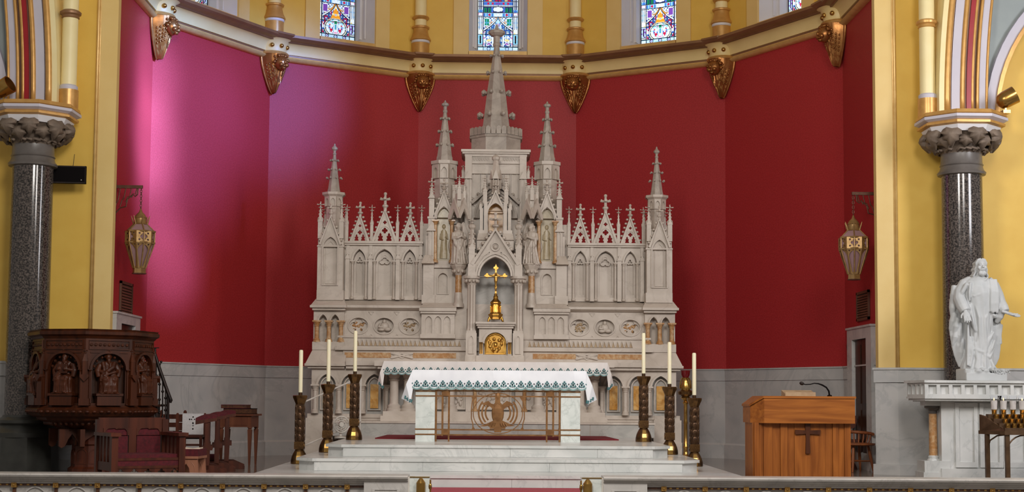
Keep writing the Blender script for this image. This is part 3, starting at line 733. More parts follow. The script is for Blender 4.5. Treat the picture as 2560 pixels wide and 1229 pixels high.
    for nm_, r0_, r1_, y0_, mt in (('wall_arch_soffit', Rr+.13, Rr, Y+.20, 'lav'), ('wall_arch_gold_edge', Rr+.005, Rr-.05, Y+.16, 'goldp')):
        mb = MB(); p0 = [(s*(cxr-r0_*cos(a_)), za+r0_*sin(a_)) for a_ in [1.3*j/n for j in range(n+1)]]; p1 = [(s*(cxr-r1_*cos(a_)), za+r1_*sin(a_)) for a_ in [1.3*j/n for j in range(n+1)]]
        m_ = n+1; vs = [(p[0],y0_,p[1]) for p in p0]+[(p[0],y0_,p[1]) for p in p1]+[(p[0],Y+.5,p[1]) for p in p0]+[(p[0],Y+.5,p[1]) for p in p1]; fs = []
        for j in range(n): fs += [(j,m_+j,m_+j+1,j+1),(j,j+1,2*m_+j+1,2*m_+j),(m_+j,3*m_+j,3*m_+j+1,m_+j+1)]
        mk(nm_, MB().add(vs, fs), M[mt], tr, 60)
    # brass spot lamp on the capital
    lx = s*(7.06 if s > 0 else 6.86)
    lt = thing('spot_lamp', 'brass can spot lamp standing on the %s capital' % ('left' if s < 0 else 'right'), 'lamp', (lx, CY-.22, za), 0, 'brass spot lamps on the capitals')
    mk('foot', MB().box(-.05,.05,-.06,.06,0,.045), M['brass'], lt)
    mk('bracket', MB().box(-.012,.012,-.01,.01,.04,.2), M['brass'], lt)
    can = MB().lathe([(.03,-.15),(.10,-.11),(.12,-.03),(.125,.13),(.11,.13),(.10,.02)], 20)
    can.xf(Matrix.Translation((0.02*s,0,.21)) @ Matrix.Rotation(radians(62*s if s > 0 else 62), 4, 'Y') @ Matrix.Rotation(radians(12), 4, 'X'))
    mk('can', can, M['brass'], lt, 50)
    return za
ZAB = gcol(-1); gcol(1)
# ================================================================== LANTERNS
def lantern(s, px, D, rot):
    x = inv(px, 600, D).x; zt = ZV(539+2 if s < 0 else 548-6, D); k = D/FPX
    Z = lambda v: (ZV(v, D)-ZV(691, D))        # heights above lantern bottom, measured on the left lantern shifted
    t = thing('lantern', 'hexagonal brass church lantern hanging by the %s' % ('left magenta wall' if s < 0 else 'right red wall'), 'lantern', (x, D, ZV(690, D)), rot, 'hanging brass lanterns')
    def hexp(r, i): a = pi/6+i*pi/3-pi/2-pi/6; return (r*cos(a), r*sin(a))
    z0, z1, z2, z3, z4, z5, z6 = 0, .078, .475*1.0, .655, .78, .90, 1.02
    rb, r1, r2 = .105, .10, .232
    mk('foot', MB().frus(0,0,z0,z1,rb*1.0,rb*.98,6,pi/6), M['lantb'], t)
    mk('foot_plate', MB().frus(0,0,-.012,0,rb*1.12,rb*1.12,6,pi/6), M['lantd'], t)
    mk('tapered_glass', MB().frus(0,0,z1,z2,r1*.9,r2*.93,6,pi/6), M['lantg'], t)
    mk('waist_ring', MB().frus(0,0,z2-.012,z2+.014,r2*1.05,r2*1.06,6,pi/6), M['lantb'], t)
    mk('upper_ring', MB().frus(0,0,z3-.012,z3+.014,r2*1.06,r2*1.08,6,pi/6), M['lantb'], t)
    mk('inner_drum', MB().frus(0,0,z2,z3,r2*.93,r2*.93,6,pi/6), M['lantg'], t)
    mk('roof_glass', MB().frus(0,0,z3,z4,r2*.98,.10,6,pi/6), M['lantg'], t)
    ribs = MB()
    for i in range(6):
        a = pi/6+i*pi/3
        ribs.tube([(r1*cos(a),r1*sin(a),z1),(r2*cos(a),r2*sin(a),z2),(r2*cos(a),r2*sin(a),z3),(.105*cos(a),.105*sin(a),z4)], .011, 6)
    mk('ribs', ribs, M['lantb'], t)
    ap = r2*cos(pi/6); hw = r2*sin(pi/6)
    pl = MB().plate(rect(-hw,hw,0,z3-z2), [foil(0,(z3-z2)/2,.058,4,6)]+[rect(a_*hw*.58-.014,a_*hw*.58+.014,b_-.014,b_+.014) for a_ in (-1,1) for b_ in (.04,z3-z2-.04)], -.008, .004)
    pl.strip(foil(0,(z3-z2)/2,.07,4,6), .012, -.014, 0, True)
    me_q = mesh_of('quatrefoil_panel', pl, M['lantb'])
    # tapered pane frame with pointed-arch opening
    hl = sqrt((z2-z1)**2+(ap-r1*cos(pi/6))**2); tilt = atan2(ap-r1*cos(pi/6), z2-z1)
    h0 = r1*sin(pi/6)*1.0
    op = [(-h0*.55,.03),(h0*.55,.03)]+[(x_, z_) for x_, z_ in reversed(arch(0, hw*.72, hl*.70, hl*.93, 6))]
    fr = MB().plate([(-h0,0),(h0,0),(hw,hl),(-hw,hl)], [op]+[[(a_*hw*.62,hl*.86),(a_*hw*.86,hl*.94),(a_*hw*.55,hl*.95)] for a_ in (-1,1)], -.008, .004)
    me_p = mesh_of('pane_frame', fr, M['lantb'])
    for i in range(6):
        a = i*pi/3
        o = put('quatrefoil_panel', me_q, t, (ap*sin(a), -ap*cos(a), z2), a)
        o = bpy.data.objects.new('pane_frame', me_p); link(o, t)
        o.matrix_basis = Matrix.Rotation(a, 4, 'Z') @ Matrix.Translation((0, -r1*cos(pi/6), z1)) @ Matrix.Rotation(tilt, 4, 'X')
    cr = MB().lathe([(.105,z4-.01),(.11,z4),(.10,z4+.01),(.092,z5-.03),(.10,z5-.02),(.07,z5+.03),(.03,z5+.07),(.012,z6),(.004,z6+.02)], 12)
    mk('crown', cr, M['lantb'], t, 40)
    cl = MB()
    for i in range(6):
        a = i*pi/3+pi/6; cl.tube([(.105*cos(a),.105*sin(a),z4),(.125*cos(a),.125*sin(a),z4+.06),(.15*cos(a),.15*sin(a),z4+.13)], [.014,.012,.004], 6)
    mk('crown_leaves', cl, M['lantb'], t)
    ch = MB(); zb = z6+.0; za_ = 1.36; n = 9
    for j in range(n):
        zc = zb+(za_-zb)*(j+.5)/n; hl2 = (za_-zb)/n*.68
        ring = [((.016*cos(q) if j % 2 else 0), (0 if j % 2 else .016*cos(q)), zc+hl2*sin(q)) for q in [2*pi*w_/10 for w_ in range(10)]]
        ch.tube(ring, .005, 5, True)
    mk('chain', ch, M['lantd'], t)
    t.scale = (.93,.93,.93); zbk = t.location.z+za_*.93
    b = thing('lantern_bracket', 'dark wrought iron wall bracket holding the %s lantern' % ('left' if s < 0 else 'right'), 'bracket', (s*5.66, D, zbk), 0, 'wrought iron lantern brackets')
    L = abs(s*5.66-x)
    mb = MB().box(0, -s*(L+.02), -.018, .018, -.01, .035); mk('arm', mb, M['lantd'], b)
    sc = MB(); q = L/.70
    for j in range(4):
        u = .14+.15*j; d0 = (.7-u)*.6
        sc.tube([(-s*u*q,0,0),(-s*(u-.05)*q,0,-.08-d0*.3),(-s*(u-.10)*q,0,-.05-d0*.55),(-s*max(.0,u-.15)*q,0,-.10-d0*.75)], .008, 6)
    sc.tube([(-s*a_*q,0,b_) for a_, b_ in ((0,-.40),(.10,-.33),(.16,-.30),(.3,-.28),(.34,-.17),(.48,-.1),(.54,-.13),(.60,-.10),(.62,0))], .01, 6)
    mk('scrollwork', sc, M['lantd'], b); mk('wall_plate', MB().box(-s*.012, 0, -.05,.05,-.5,.12), M['lantd'], b)
lantern(-1, 350, 21.4, radians(29)); lantern(1, 2134, 21.4, radians(-11))
# wall vents ----------------------------------------------------------
for s, D, px0, v0, v1 in ((-1,22.15,0,706,786),(1,22.35,0,727,800)):
    z0, z1 = ZV(v1+ (7 if s<0 else -7), D), ZV(v0+(7 if s<0 else -7), D)
    t = thing('wall_vent', 'brown louvred vent high on the %s side wall above the doorway' % ('left' if s < 0 else 'right'), 'vent', (s*5.655, D, z0), 0, 'brown wall vents')
    h = z1-z0
    mk('frame', MB().box(-s*.03,0,-.36,.36,0,.04).box(-s*.03,0,-.36,.36,h-.04,h).box(-s*.03,0,-.36,-.32,0,h).box(-s*.03,0,.32,.36,0,h), M['ventb'], t)
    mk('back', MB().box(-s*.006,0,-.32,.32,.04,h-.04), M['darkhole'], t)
    for j in range(9):
        zz = .05+(h-.1)*j/9; mk('slat', MB().add([(-s*.028,-.32,zz),(-s*.028,.32,zz),(-s*.008,.32,zz+.045),(-s*.008,-.32,zz+.045)],[(0,1,2,3)]), M['ventb'], t)
# display sign on the left chancel wall --------------------------------
p0 = inv(120, 458, 20.45); p1 = inv(215, 415, 20.45)
t = thing('display_sign', 'flat black display panel with thin aerial beside the left granite column', 'sign', ((p0.x+p1.x)/2, 20.45, p0.z), radians(6))
wd, hd = (p1.x-p0.x), (p1.z-p0.z)
mk('panel', MB().box(-wd/2,wd/2,-.03,.03,0,hd), M['black'], t)
mk('bezel', MB().strip([(-wd/2+.01,.01),(wd/2-.01,.01),(wd/2-.01,hd-.01),(-wd/2+.01,hd-.01)], .014, -.036, -.03, True), M['iron'], t)
mk('aerial', MB().tube([(.08,0,hd),(.095,0,hd+.17)], .004, 6), M['iron'], t)
mk('mount', MB().box(-.05,.05,.03,.34,.05,hd-.05), M['iron'], t); mk('indicator', MB().ball((wd/2-.06,-.035,.05), .008, n=6, m=4), M['cwhite'], t)
# small iron cross on right side wall ---------------------------------
D = 23.25; zc = ZV(866-6, D)
t = thing('wall_ornament', 'small dark iron cross ornament on the wall beside the right doorway frame', 'ornament', (5.645, D, zc))
mk('cross', MB().box(-.012,.01,-.12,.12,-.02,.02).box(-.012,.01,-.02,.02,-.12,.12), M['iron'], t); mk('ring', MB().tube([(-.012,.08*cos(a_),.08*sin(a_)) for a_ in [2*pi*j/14 for j in range(14)]], .012, 6, True), M['iron'], t)
mk('drop', MB().ball((0,0,-.2), .02, n=8, m=6), M['iron'], t)
# ================================================================== HIGH ALTAR REREDOS
DR = 24.0; AX = 1237.0
X0 = (AX-1223)/FPX*DR-.13
rr_ = thing('reredos', 'tall pinnacled gothic marble high altar reredos standing before the red apse wall', 'altarpiece', (X0, DR, 0))
def qx(u, v, y): return u*SC(v, DR+y)
def qz(v, y): return ZV(v, DR+y)
def fb(mb, u0, u1, v0, v1, y0, y1):       # front rectangle u0..u1 / v0(top)..v1(bottom) seen at depth y0
    vm = (v0+v1)/2; return mb.box(qx(u0,vm,y0), qx(u1,vm,y0), y0, y1, qz(v1,y0), qz(v0,y0))
def fa(u, hw, v0, vs, va, y, n=8):        # arch outline (door shape) in metres
    k = SC(vs, DR+y); return archdoor(u*k, hw*k, qz(v0,y), qz(vs,y), qz(va,y), n)
def far(u, hw, vs, va, y, n=8):
    k = SC(vs, DR+y); return arch(u*k, hw*k, qz(vs,y), qz(va,y), n)
def fin(mb, x, y, z0, h, arm, t=None):
    t = t or h*.10
    mb.frus(x,y,z0,z0+h*.95,t,t*.62,6); mb.lathe([(t*.9,z0+h*.16),(arm*.62,z0+h*.24),(arm*.62,z0+h*.30),(t*.9,z0+h*.36)],8,x,y)
    a = z0+h*.62
    for dx, dy in ((1,0),(-1,0),(0,1),(0,-1)):
        mb.tube([(x,y,a),(x+dx*arm*.6,y+dy*arm*.6,a+h*.015),(x+dx*arm,y+dy*arm,a+h*.05)], [t*.6,t*.7,t*.85], 6)
    mb.lathe([(arm*.55,a-h*.03),(arm*.6,a),(arm*.5,a+h*.04)],8,x,y); mb.ball((x,y,z0+h*.93), t*.95, n=8, m=6)
def crock(mb, x, y, z, r, n=8, rr=None, rot=0):
    rr = rr or r*.2
    for i in range(n):
        a = rot+2*pi*i/n; c_, s_ = cos(a), sin(a)
        mb.tube([(x+(r-rr*2.2)*c_,y+(r-rr*2.2)*s_,z-rr*.4),(x+(r-rr*.4)*c_,y+(r-rr*.4)*s_,z+rr*.5),(x+r*c_,y+r*s_,z-rr*.3)], [rr*.8,rr,rr*.7], 6); mb.ball((x+(r-rr*.2)*c_,y+(r-rr*.2)*s_,z-rr*.2), rr*1.15, n=7, m=5)
def pinn(mb, x, y, z0, z1, w, arm=None):     # shaft, gablets, crocketed spirelet and finial
    h = z1-z0; zs = z0+h*.48; zp = z0+h*.80; arm = arm or w*.8
    mb.bx(x,y,z0,w,w,zs-z0)
    for a in range(4):
        g = MB().extr([(-w*.56,0),(w*.56,0),(0,w*1.0)], -w*.60, -w*.3); g.xf(Matrix.Translation((x,y,zs-w*.25)) @ Matrix.Rotation(a*pi/2,4,'Z')); mb.join(g)
    mb.frus(x,y,zs,zp,w*.52,w*.2,4,pi/4)
    for q in (.25,.55,.82): 
        zq = zs+(zp-zs)*q; crock(mb,x,y,zq,w*(.64-.30*q),4,w*.10,pi/4)
    fin(mb,x,y,zp-.01,z1-zp+.01,arm,w*.17)
def gable(mb, x, z0, z1, hw, w, y0, y1, ncr=4, cr=.03):
    mb.strip([(x-hw,z0),(x,z1),(x+hw,z0)], w, y0, y1)
    for s in (-1,1):
        for j in range(ncr):
            q = (j+.6)/(ncr+.3); mb.ball((x+s*(hw*(1-q)+w*.75), (y0+y1)/2, z0+(z1-z0)*q+w*.5), cr, cr*.9, cr*.8, 6, 5)
def column(mb, x, y, z0, z1, r, cap=True):
    h = z1-z0
    mb.lathe([(r*1.7,z0),(r*1.7,z0+r*.6),(r*1.45,z0+r*.8),(r*1.5,z0+r*1.3),(r*1.05,z0+r*1.7),(r,z0+r*1.9)],12,x,y)
    mb.lathe([(r,z0+r*1.8),(r*.95,z1-r*2.6)],12,x,y)
    if cap: mb.lathe([(r*.95,z1-r*2.7),(r*1.2,z1-r*2.5),(r*1.0,z1-r*2.2),(r*1.5,z1-r*1.1),(r*1.75,z1-r*.74),(r*1.7,z1-r*.6)],12,x,y).bx(x,y,z1-r*.7,r*3.7,r*3.7,r*.7)
mr = M['rere']
# ---- substructure ------------------------------------------------------
mb = MB(); fb(mb,-402,402,1057,1092,-1.1,.2); mk('predella', mb, mr, rr_)
mb = MB(); fb(mb,-404,404,1054,1059,-1.13,.2); mk('predella_nosing', mb, mr, rr_)
for u0,u1 in ((-402,-150),(-149,60),(61,240),(241,402)):
    mb = MB(); fb(mb,u0+.3,u1-.3,1060,1091,-1.112,-1.1); mk('riser_slab', mb, M['rereg'], rr_)
core = MB(); fb(core,-400,400,905,1100,-.12,.5); fb(core,-398,398,760,905,-.12,.5); mk('core_wall', core, mr, rr_)
for s in (-1,1):
    mb = MB(); fb(mb,s*(402 if s<0 else 400),s*470,1047,1104,-.42,.55); fb(mb,s*402,s*466,1036,1048,-.39,.55); fb(mb,s*404,s*472,1103,1157,-.44,.55); mk('pier_plinth', mb, mr, rr_)
# base arcade: plate with arched niches, columns, siena panels
yb = -.38
for s in (-1,1):
    us = [417,359,299]
    outer = rect(min(qx(s*268,980,yb),qx(s*456,980,yb)), max(qx(s*268,980,yb),qx(s*456,980,yb)), qz(1046,yb), qz(922,yb))
    mb = MB().plate(outer, [fa(s*u,22,1036,965,937,yb) for u in us], yb, yb+.10); mk('arcade_wall', mb, mr, rr_)
    bk = MB(); fb(bk,s*266,s*455,922,1046,yb+.12,yb+.2); mk('arcade_back', bk, M['rereg'], rr_)
    for u in us:
        am = MB().strip(far(s*u,25,967,934,yb), .035, yb-.035, yb+.02); mk('arch_moulding', am, mr, rr_)
        pm = MB(); fb(pm,s*u-10,s*u+10,962,1022,yb+.095,yb+.12); mk('siena_panel', pm, M['siena'], rr_); mk('panel_frame', MB().strip(fa(s*u,15,1026,965,945,yb+.09), .02, yb+.07, yb+.118, True), mr, rr_)
    for q in (447,388,329,269):
        cm = MB(); column(cm, qx(s*q,1000,yb-.06), yb-.05, qz(1035,yb), qz(963,yb), .036); mk('arcade_column', cm, mr, rr_, 50)
# altar-table front
mb = MB(); fb(mb,-402,402,1043,1062,-.36,.1); mk('base_plinth', mb, mr, rr_)
mb = MB(); fb(mb,-268,268,922,1046,-.34,-.2); mk('table_back_wall', mb, M['rereg'], rr_)
mb = MB(); fb(mb,-278,278,1029,1049,-.86,-.2); fb(mb,-284,284,1040,1058,-.9,-.2); mk('table_plinth', mb, mr, rr_)
mb = MB(); fb(mb,-300,300,903,916,-.95,0); fb(mb,-292,292,916,923,-.9,0); mk('mensa', mb, mr, rr_)
mb = MB(); fb(mb,-371,371,904,915,-.52,0); fb(mb,-371,371,915,923,-.47,0); mk('mensa_shelf', mb, mr, rr_)
for u in (-250,-215,-110,110,215,250):
    mb = MB(); column(mb, qx(u,1000,-.72), -.72, qz(1030,-.74), qz(923,-.74), .072); mk('table_column', mb, mr, rr_, 50)
for u in (-165,-62,62,165):
    mb = MB(); fb(mb,u-9,u+9,930,1030,-.42,-.3); mk('table_pilaster', mb, mr, rr_)
    mb = MB(); column(mb, qx(u+14,1000,-.45), -.44, qz(1028,-.45), qz(935,-.45), .03); mk('siena_shaft', mb, M['sienap'], rr_, 50)
for u in (-115,0,115):
    mb = MB(); fb(mb,u-42,u+42,940,1022,-.36,-.3); mb.strip(rect(qx(u-42,980,-.37),qx(u+42,980,-.37),qz(1022,-.37),qz(940,-.37)), .03, -.40, -.34, True)
    mk('relief_panel', mb, mr, rr_)
    rg_ = random.Random(u); bm_ = MB()
    for j in range(26): bm_.ball((qx(u+rg_.uniform(-34,34),980,-.37), -.36, qz(rg_.uniform(950,1015),-.37)), rg_.uniform(.02,.05), .03, rg_.uniform(.02,.05), 7, 5)
    mk('relief_carving', bm_, mr, rr_, 180, 'stuff')
# ---- gradines --------------------------------------------------------------
mb = MB(); fb(mb,-378,378,877,904,-.42,0); mk('lower_gradine', mb, mr, rr_)
mb = MB(); fb(mb,-398,398,870,877,-.47,0); fb(mb,-394,394,867,870,-.44,0); mk('gradine_shelf', mb, mr, rr_)
mb = MB(); fb(mb,-388,388,845,868,-.36,0); mk('upper_gradine', mb, mr, rr_)
mb = MB(); fb(mb,-392,392,841,846,-.385,0); mk('gradine_moulding', mb, mr, rr_)
for s in (-1,1):
    for ua, ub in ((374,258),(204,96)):
        mb = MB(); fb(mb,s*ua,s*ub,883,896,-.426,-.40); mk('siena_strip', mb, M['sienap'], rr_)
    k_ = MB(); c_ = s*231
    for t_ in (-1,1): k_.strip([(qx(c_-28,890,-.43),qz(890+t_*6,-.43)),(qx(c_,890,-.43),qz(890-t_*6,-.43)),(qx(c_+28,890,-.43),qz(890+t_*6,-.43))], .022, -.44-.003*t_, -.41)
    for t_ in (-1,1): k_.strip([(qx(c_-26,890,-.43),qz(890-t_*6,-.43)),(qx(c_+26,890,-.43),qz(890+t_*6,-.43))], .022, -.450-.002*t_, -.41)
    mk('knot_carving', k_, mr, rr_)
    zg = MB(); j = 0; u = 88
    tn = MB()
    while u < 350:
        a = [(qx(s*(u-5),860,-.36),qz(866,-.36)),(qx(s*(u+5),860,-.36),qz(866,-.36)),(qx(s*u,860,-.36),qz(853,-.36))]
        if s < 0: a = [a[1],a[0],a[2]]
        tn.extr(a, -.372, -.35)
        zg.strip([(qx(s*(u-5.5),860,-.36),qz(867,-.36)),(qx(s*u,860,-.36),qz(851,-.36)),(qx(s*(u+5.5),860,-.36),qz(867,-.36))], .012, -.385, -.35); u += 11
    mk('zigzag_inlay', tn, M['tan'], rr_, kind='stuff'); mk('zigzag_carving', zg, mr, rr_, kind='stuff')
# ---- medallion zone -----------------------------------------------------------
ym = -.26
for s in (-1,1):
    cs_ = [340,276,212]
    out = rect(min(qx(s*182,810,ym),qx(s*378,810,ym)), max(qx(s*182,810,ym),qx(s*378,810,ym)), qz(845,ym), qz(776,ym))
    k = SC(816, DR+ym)
    holes = [circ(s*u*k, qz(816,ym), 25*k, 24, 20.5*k) for u in cs_]
    tri = []
    mb = MB().plate(out, holes, ym, ym+.09); mk('medallion_panel', mb, mr, rr_)
    for j, u in enumerate(cs_):
        x, z = s*u*k, qz(816,ym)
        mm = mk('medallion', MB().strip(circ(x,z,25.5*k,28,21*k), .018, ym-.018, ym+.05, True).extr(circ(x,z,26*k,24,21.5*k), ym+.07, ym+.12), mr, rr_, 40)
        if j == 1:
            f_ = MB(); f_.ball((x,ym+.05,z-.01), .075,.05,.075, 12, 8); f_.ball((x,ym+.03,z+.072), .032,.032,.036, 10, 8)
            f_.ball((x-.05,ym+.03,z-.06), .06,.04,.03,10,6); f_.ball((x+.055,ym+.03,z-.055), .06,.04,.035,10,6); f_.tube([(x-.07,ym+.03,z+.03),(x-.085,ym+.01,z-.02),(x-.02,ym,z-.02)],.02,8)
            mk('saint_relief', f_, M['rere'], mm, 180)
        else:
            f_ = MB().plate(circ(x,z,24.5*k,24,20*k), [foil(x,z,19*k,4,7,0,1.12)], ym+.035, ym+.06); mk('quatrefoil', f_, mr, mm)
            rg_ = random.Random(j+s); g_ = MB()
            for q in range(13): g_.ball((x+rg_.uniform(-.085,.085), ym+.075, z+rg_.uniform(-.06,.06)), rg_.uniform(.018,.035), .025, rg_.uniform(.015,.03), 8, 5)
            mk('carved_scene', g_, M['sienap'] if (s*u in (340,) or j == 0) else M['tan'], mm, 180, 'stuff')
    tr_ = MB()
    for u in (308,244):
        for v0, v1 in ((789,781),(837,845)):
            a = [(qx(s*u-7,800,ym),qz(v1,ym)),(qx(s*u+7,800,ym),qz(v1,ym)),(qx(s*u,800,ym),qz(v0,ym))]
            if v0 < v1: a = [(p_[0], qz(2*837-p_[1] if False else 0, ym) if False else p_[1]) for p_ in a]
            tr_.strip(a, .012, ym-.012, ym+.01, True)
    mk('spandrel_carving', tr_, mr, rr_)
    # ledge over the medallions
    lm = MB(); x0, x1 = sorted((qx(s*182,765,ym), qx(s*376,765,ym)))
    zz0, zz1, zz2, zz3 = qz(777,ym-.08), qz(771,ym-.1), qz(765,ym-.1), qz(752,-.02)
    prof = [(.1,zz0),(ym-.02,zz0),(ym-.10,zz1),(ym-.10,zz2),(-.03,zz3),(.1,zz3)]
    n = len(prof); lm.add([(x0,y,z) for y,z in prof]+[(x1,y,z) for y,z in prof], [(i,n+i,n+(i+1)%n,(i+1)%n) for i in range(n)]+[tuple(range(n)),tuple(range(2*n-1,n-1,-1))])
    mk('wing_ledge', lm, mr, rr_)
    # inner block with three blind arches
    yi = -.42
    x0, x1 = sorted((qx(s*100,800,yi), qx(s*183,800,yi)))
    ib = MB().plate(rect(x0,x1,qz(838,yi),qz(783,yi)), [fa(s*u,8.5,834,803,791,yi,6) for u in (119,142,165)], yi, yi+.04); ib.box(x0,x1,yi+.04,0,qz(838,yi),qz(783,yi)); fb(ib,s*98,s*186,836,846,yi-.03,0)
    fb(ib,s*98,s*186,777,784,yi-.05,0); fb(ib,s*96,s*189,770,778,yi-.08,0); ib.tbox((x0+x1)/2,yi/2-.02,qz(770,yi),qz(757,yi),abs(x1-x0)+.06,abs(yi)+.06,abs(x1-x0)-.06,abs(yi)-.2)
    mk('blind_arch_block', ib, mr, rr_)
    pb = MB(); fb(pb,s*70,s*104,770,848,-.34,0); fb(pb,s*68,s*108,838,848,-.38,0); fb(pb,s*66,s*84,640,772,-.30,0); mk('side_block', pb, mr, rr_)
# ---- end piers -------------------------------------------------------------------
def pier(s):
    yp = -.30; uc = 411*s; uo = 443.0; ui = 379.0
    k = SC(680, DR+yp); xc = uc*k; wx = (uo-ui)*k
    p = mk('end_pier', MB().bx(xc, .05, qz(752,yp), wx, .70, qz(566,yp)-qz(752,yp)-.02), mr, rr_)
    # front plate with tall blind niche
    mb = MB().box(xc-wx/2,xc-17*k,yp-.05,yp,qz(752,yp),qz(617.5,yp)).box(xc+17*k,xc+wx/2,yp-.05,yp,qz(752,yp),qz(617.5,yp)).box(xc-17*k,xc+17*k,yp-.05,yp,qz(752,yp),qz(716,yp)); mk('pier_front', mb, mr, p)
    mb = MB().strip(fa(uc,19,716,622,594,yp-.05), .02, yp-.075, yp-.03, True); mb.strip(fa(uc,11,712,625,606,yp), .014, yp-.015, yp+.01, True); mk('niche_moulding', mb, mr, p)
    mb = MB(); fb(mb,s*ui-s*1.5,s*uo+s*1.5,616,620,yp-.07,.35); mk('string_course', mb, mr, p); mb = MB()
    fb(mb,s*(ui-1),s*(uo+2),728,753,yp-.075,.40); mk('string_course', mb, mr, p)
    # gable
    mb = MB().plate([(xc-26*k,qz(618,yp)),(xc+26*k,qz(618,yp)),(xc,qz(548,yp))], [arch(xc,16.5*k,qz(617.5,yp),qz(597,yp),6)], yp-.055, yp); gable(mb, xc, qz(616,yp), qz(546,yp), 26*k, .035, yp-.10, yp, 4, .026)
    fin(mb, xc, yp-.04, qz(546,yp), qz(512,yp)-qz(546,yp), 9*k); mk('pier_gable', mb, mr, p)
    for du in (-26.5,26.5):
        for yy in (yp-.02, .36):
            mb = MB(); pinn(mb, xc+du*k, yy, qz(600,yp), qz(508,yp), 11*k, 9*k); mk('corner_pinnacle', mb, mr, p)
    # drum, cornice, spire
    yc = .05; kk = SC(500, DR+yc)
    mb = MB().frus(xc,yc,qz(600,yc),qz(494,yc),19*kk,19*kk,8)
    for i in range(8):
        a = i*pi/4; w_ = 19*kk*.42
        g = MB().plate(rect(-w_,w_,0,.17), [archdoor(0,w_*.72,-.0+.004,.07,.135,5)], -.03, 0); g.xf(Matrix.Translation((xc,yc,qz(521,yc))) @ Matrix.Rotation(a,4,'Z') @ Matrix.Translation((0,-19*kk*.925,0))); mb.join(g)
    mk('drum', mb, mr, p)
    mb = MB().frus(xc,yc,qz(499,yc),qz(492,yc),21*kk,29*kk,8).frus(xc,yc,qz(492,yc),qz(486,yc),30*kk,30*kk,8); mk('drum_cornice', mb, mr, p)
    mb = MB().frus(xc,yc,qz(486,yc),qz(478,yc),17*kk,16*kk,8).frus(xc,yc,qz(478,yc),qz(388,yc),15.5*kk,3*kk,8)
    for v, r in ((449,20),(428,16),(405,11)): crock(mb,xc,yc,qz(v,yc),r*kk,8,2.0*kk,pi/8)
    mb.lathe([(3*kk,qz(392,yc)),(5*kk,qz(389,yc)),(3*kk,qz(385,yc)),(3.5*kk,qz(381,yc)),(7.5*kk,qz(377,yc)),(8*kk,qz(374,yc)),(5*kk,qz(371,yc)),(2.5*kk,qz(368,yc)),(1.5*kk,qz(363,yc))],8,xc,yc)
    mk('pier_spire', mb, M['rered'], p)
    # weathered cap
    u0, u1 = sorted((s*374, s*462)); k2 = SC(768, DR+yp-.12)
    mb = MB().tbox(uc*k2+s*3*k2, .05, qz(767,yp-.1), qz(750,yp), 90*k2, 1.02, wx+.03, .74).bx(uc*k2+s*4*k2,.05,qz(772,yp-.1),91*k2,1.03,qz(766,yp-.1)-qz(772,yp-.1)).bx(uc*k2+s*3.5*k2,.05,qz(778,yp-.1),82*k2,.92,qz(772,yp-.1)-qz(778,yp-.1)); mk('pier_cap', mb, mr, p)
    # lower stage with two niches and siena shafts
    yl = yp-.02; kl = SC(820, DR+yl); cu = [uc-15*1+s*2, uc+15+s*2]
    mb = MB().plate(rect(min(s*376,s*452)*kl, max(s*376,s*452)*kl, qz(858,yl), qz(778,yl)), [fa(u,10.5,856,807,790,yl,6) for u in cu], yl, yl+.12)
    fb(mb,s*378,s*450,778,862,yl+.14,.5); mk('lower_stage', mb, mr, p)
    for u in cu: mk('niche_hood', MB().strip(far(u,12,807,787,yl), .02, yl-.03, yl+.02), mr, p)
    for u in (uc-30+s*2, uc+s*2, uc+30+s*2):
        mb = MB(); column(mb, u*kl, yl-.03, qz(858,yl), qz(804,yl), .036); mk('siena_shaft', mb, M['sienap'], p, 50)
    mb = MB(); fb(mb,s*374,s*455,857,877,yl-.08,.5); mk('stage_base', mb, mr, p)
    kb = SC(900, DR-.5)
    a0, a1 = 372, 456; b0, b1 = 372, 472
    xs = [s*a0*kb, s*a1*kb, s*b0*kb, s*b1*kb]
    mb = MB().add([(xs[2],-.50,qz(912,-.5)),(xs[3],-.50,qz(912,-.5)),(xs[3],.5,qz(912,-.5)),(xs[2],.5,qz(912,-.5)),(xs[0],-.38,qz(876,-.4)),(xs[1],-.38,qz(876,-.4)),(xs[1],.5,qz(876,-.4)),(xs[0],.5,qz(876,-.4))],
        [(3,2,1,0),(4,5,6,7),(0,1,5,4),(1,2,6,5),(2,3,7,6),(3,0,4,7)]); fb(mb,s*372,s*474,911,917,-.52,.5); fb(mb,s*374,s*466,917,923,-.46,.5); mk('weathering', mb, mr, p)
pier(-1); pier(1)
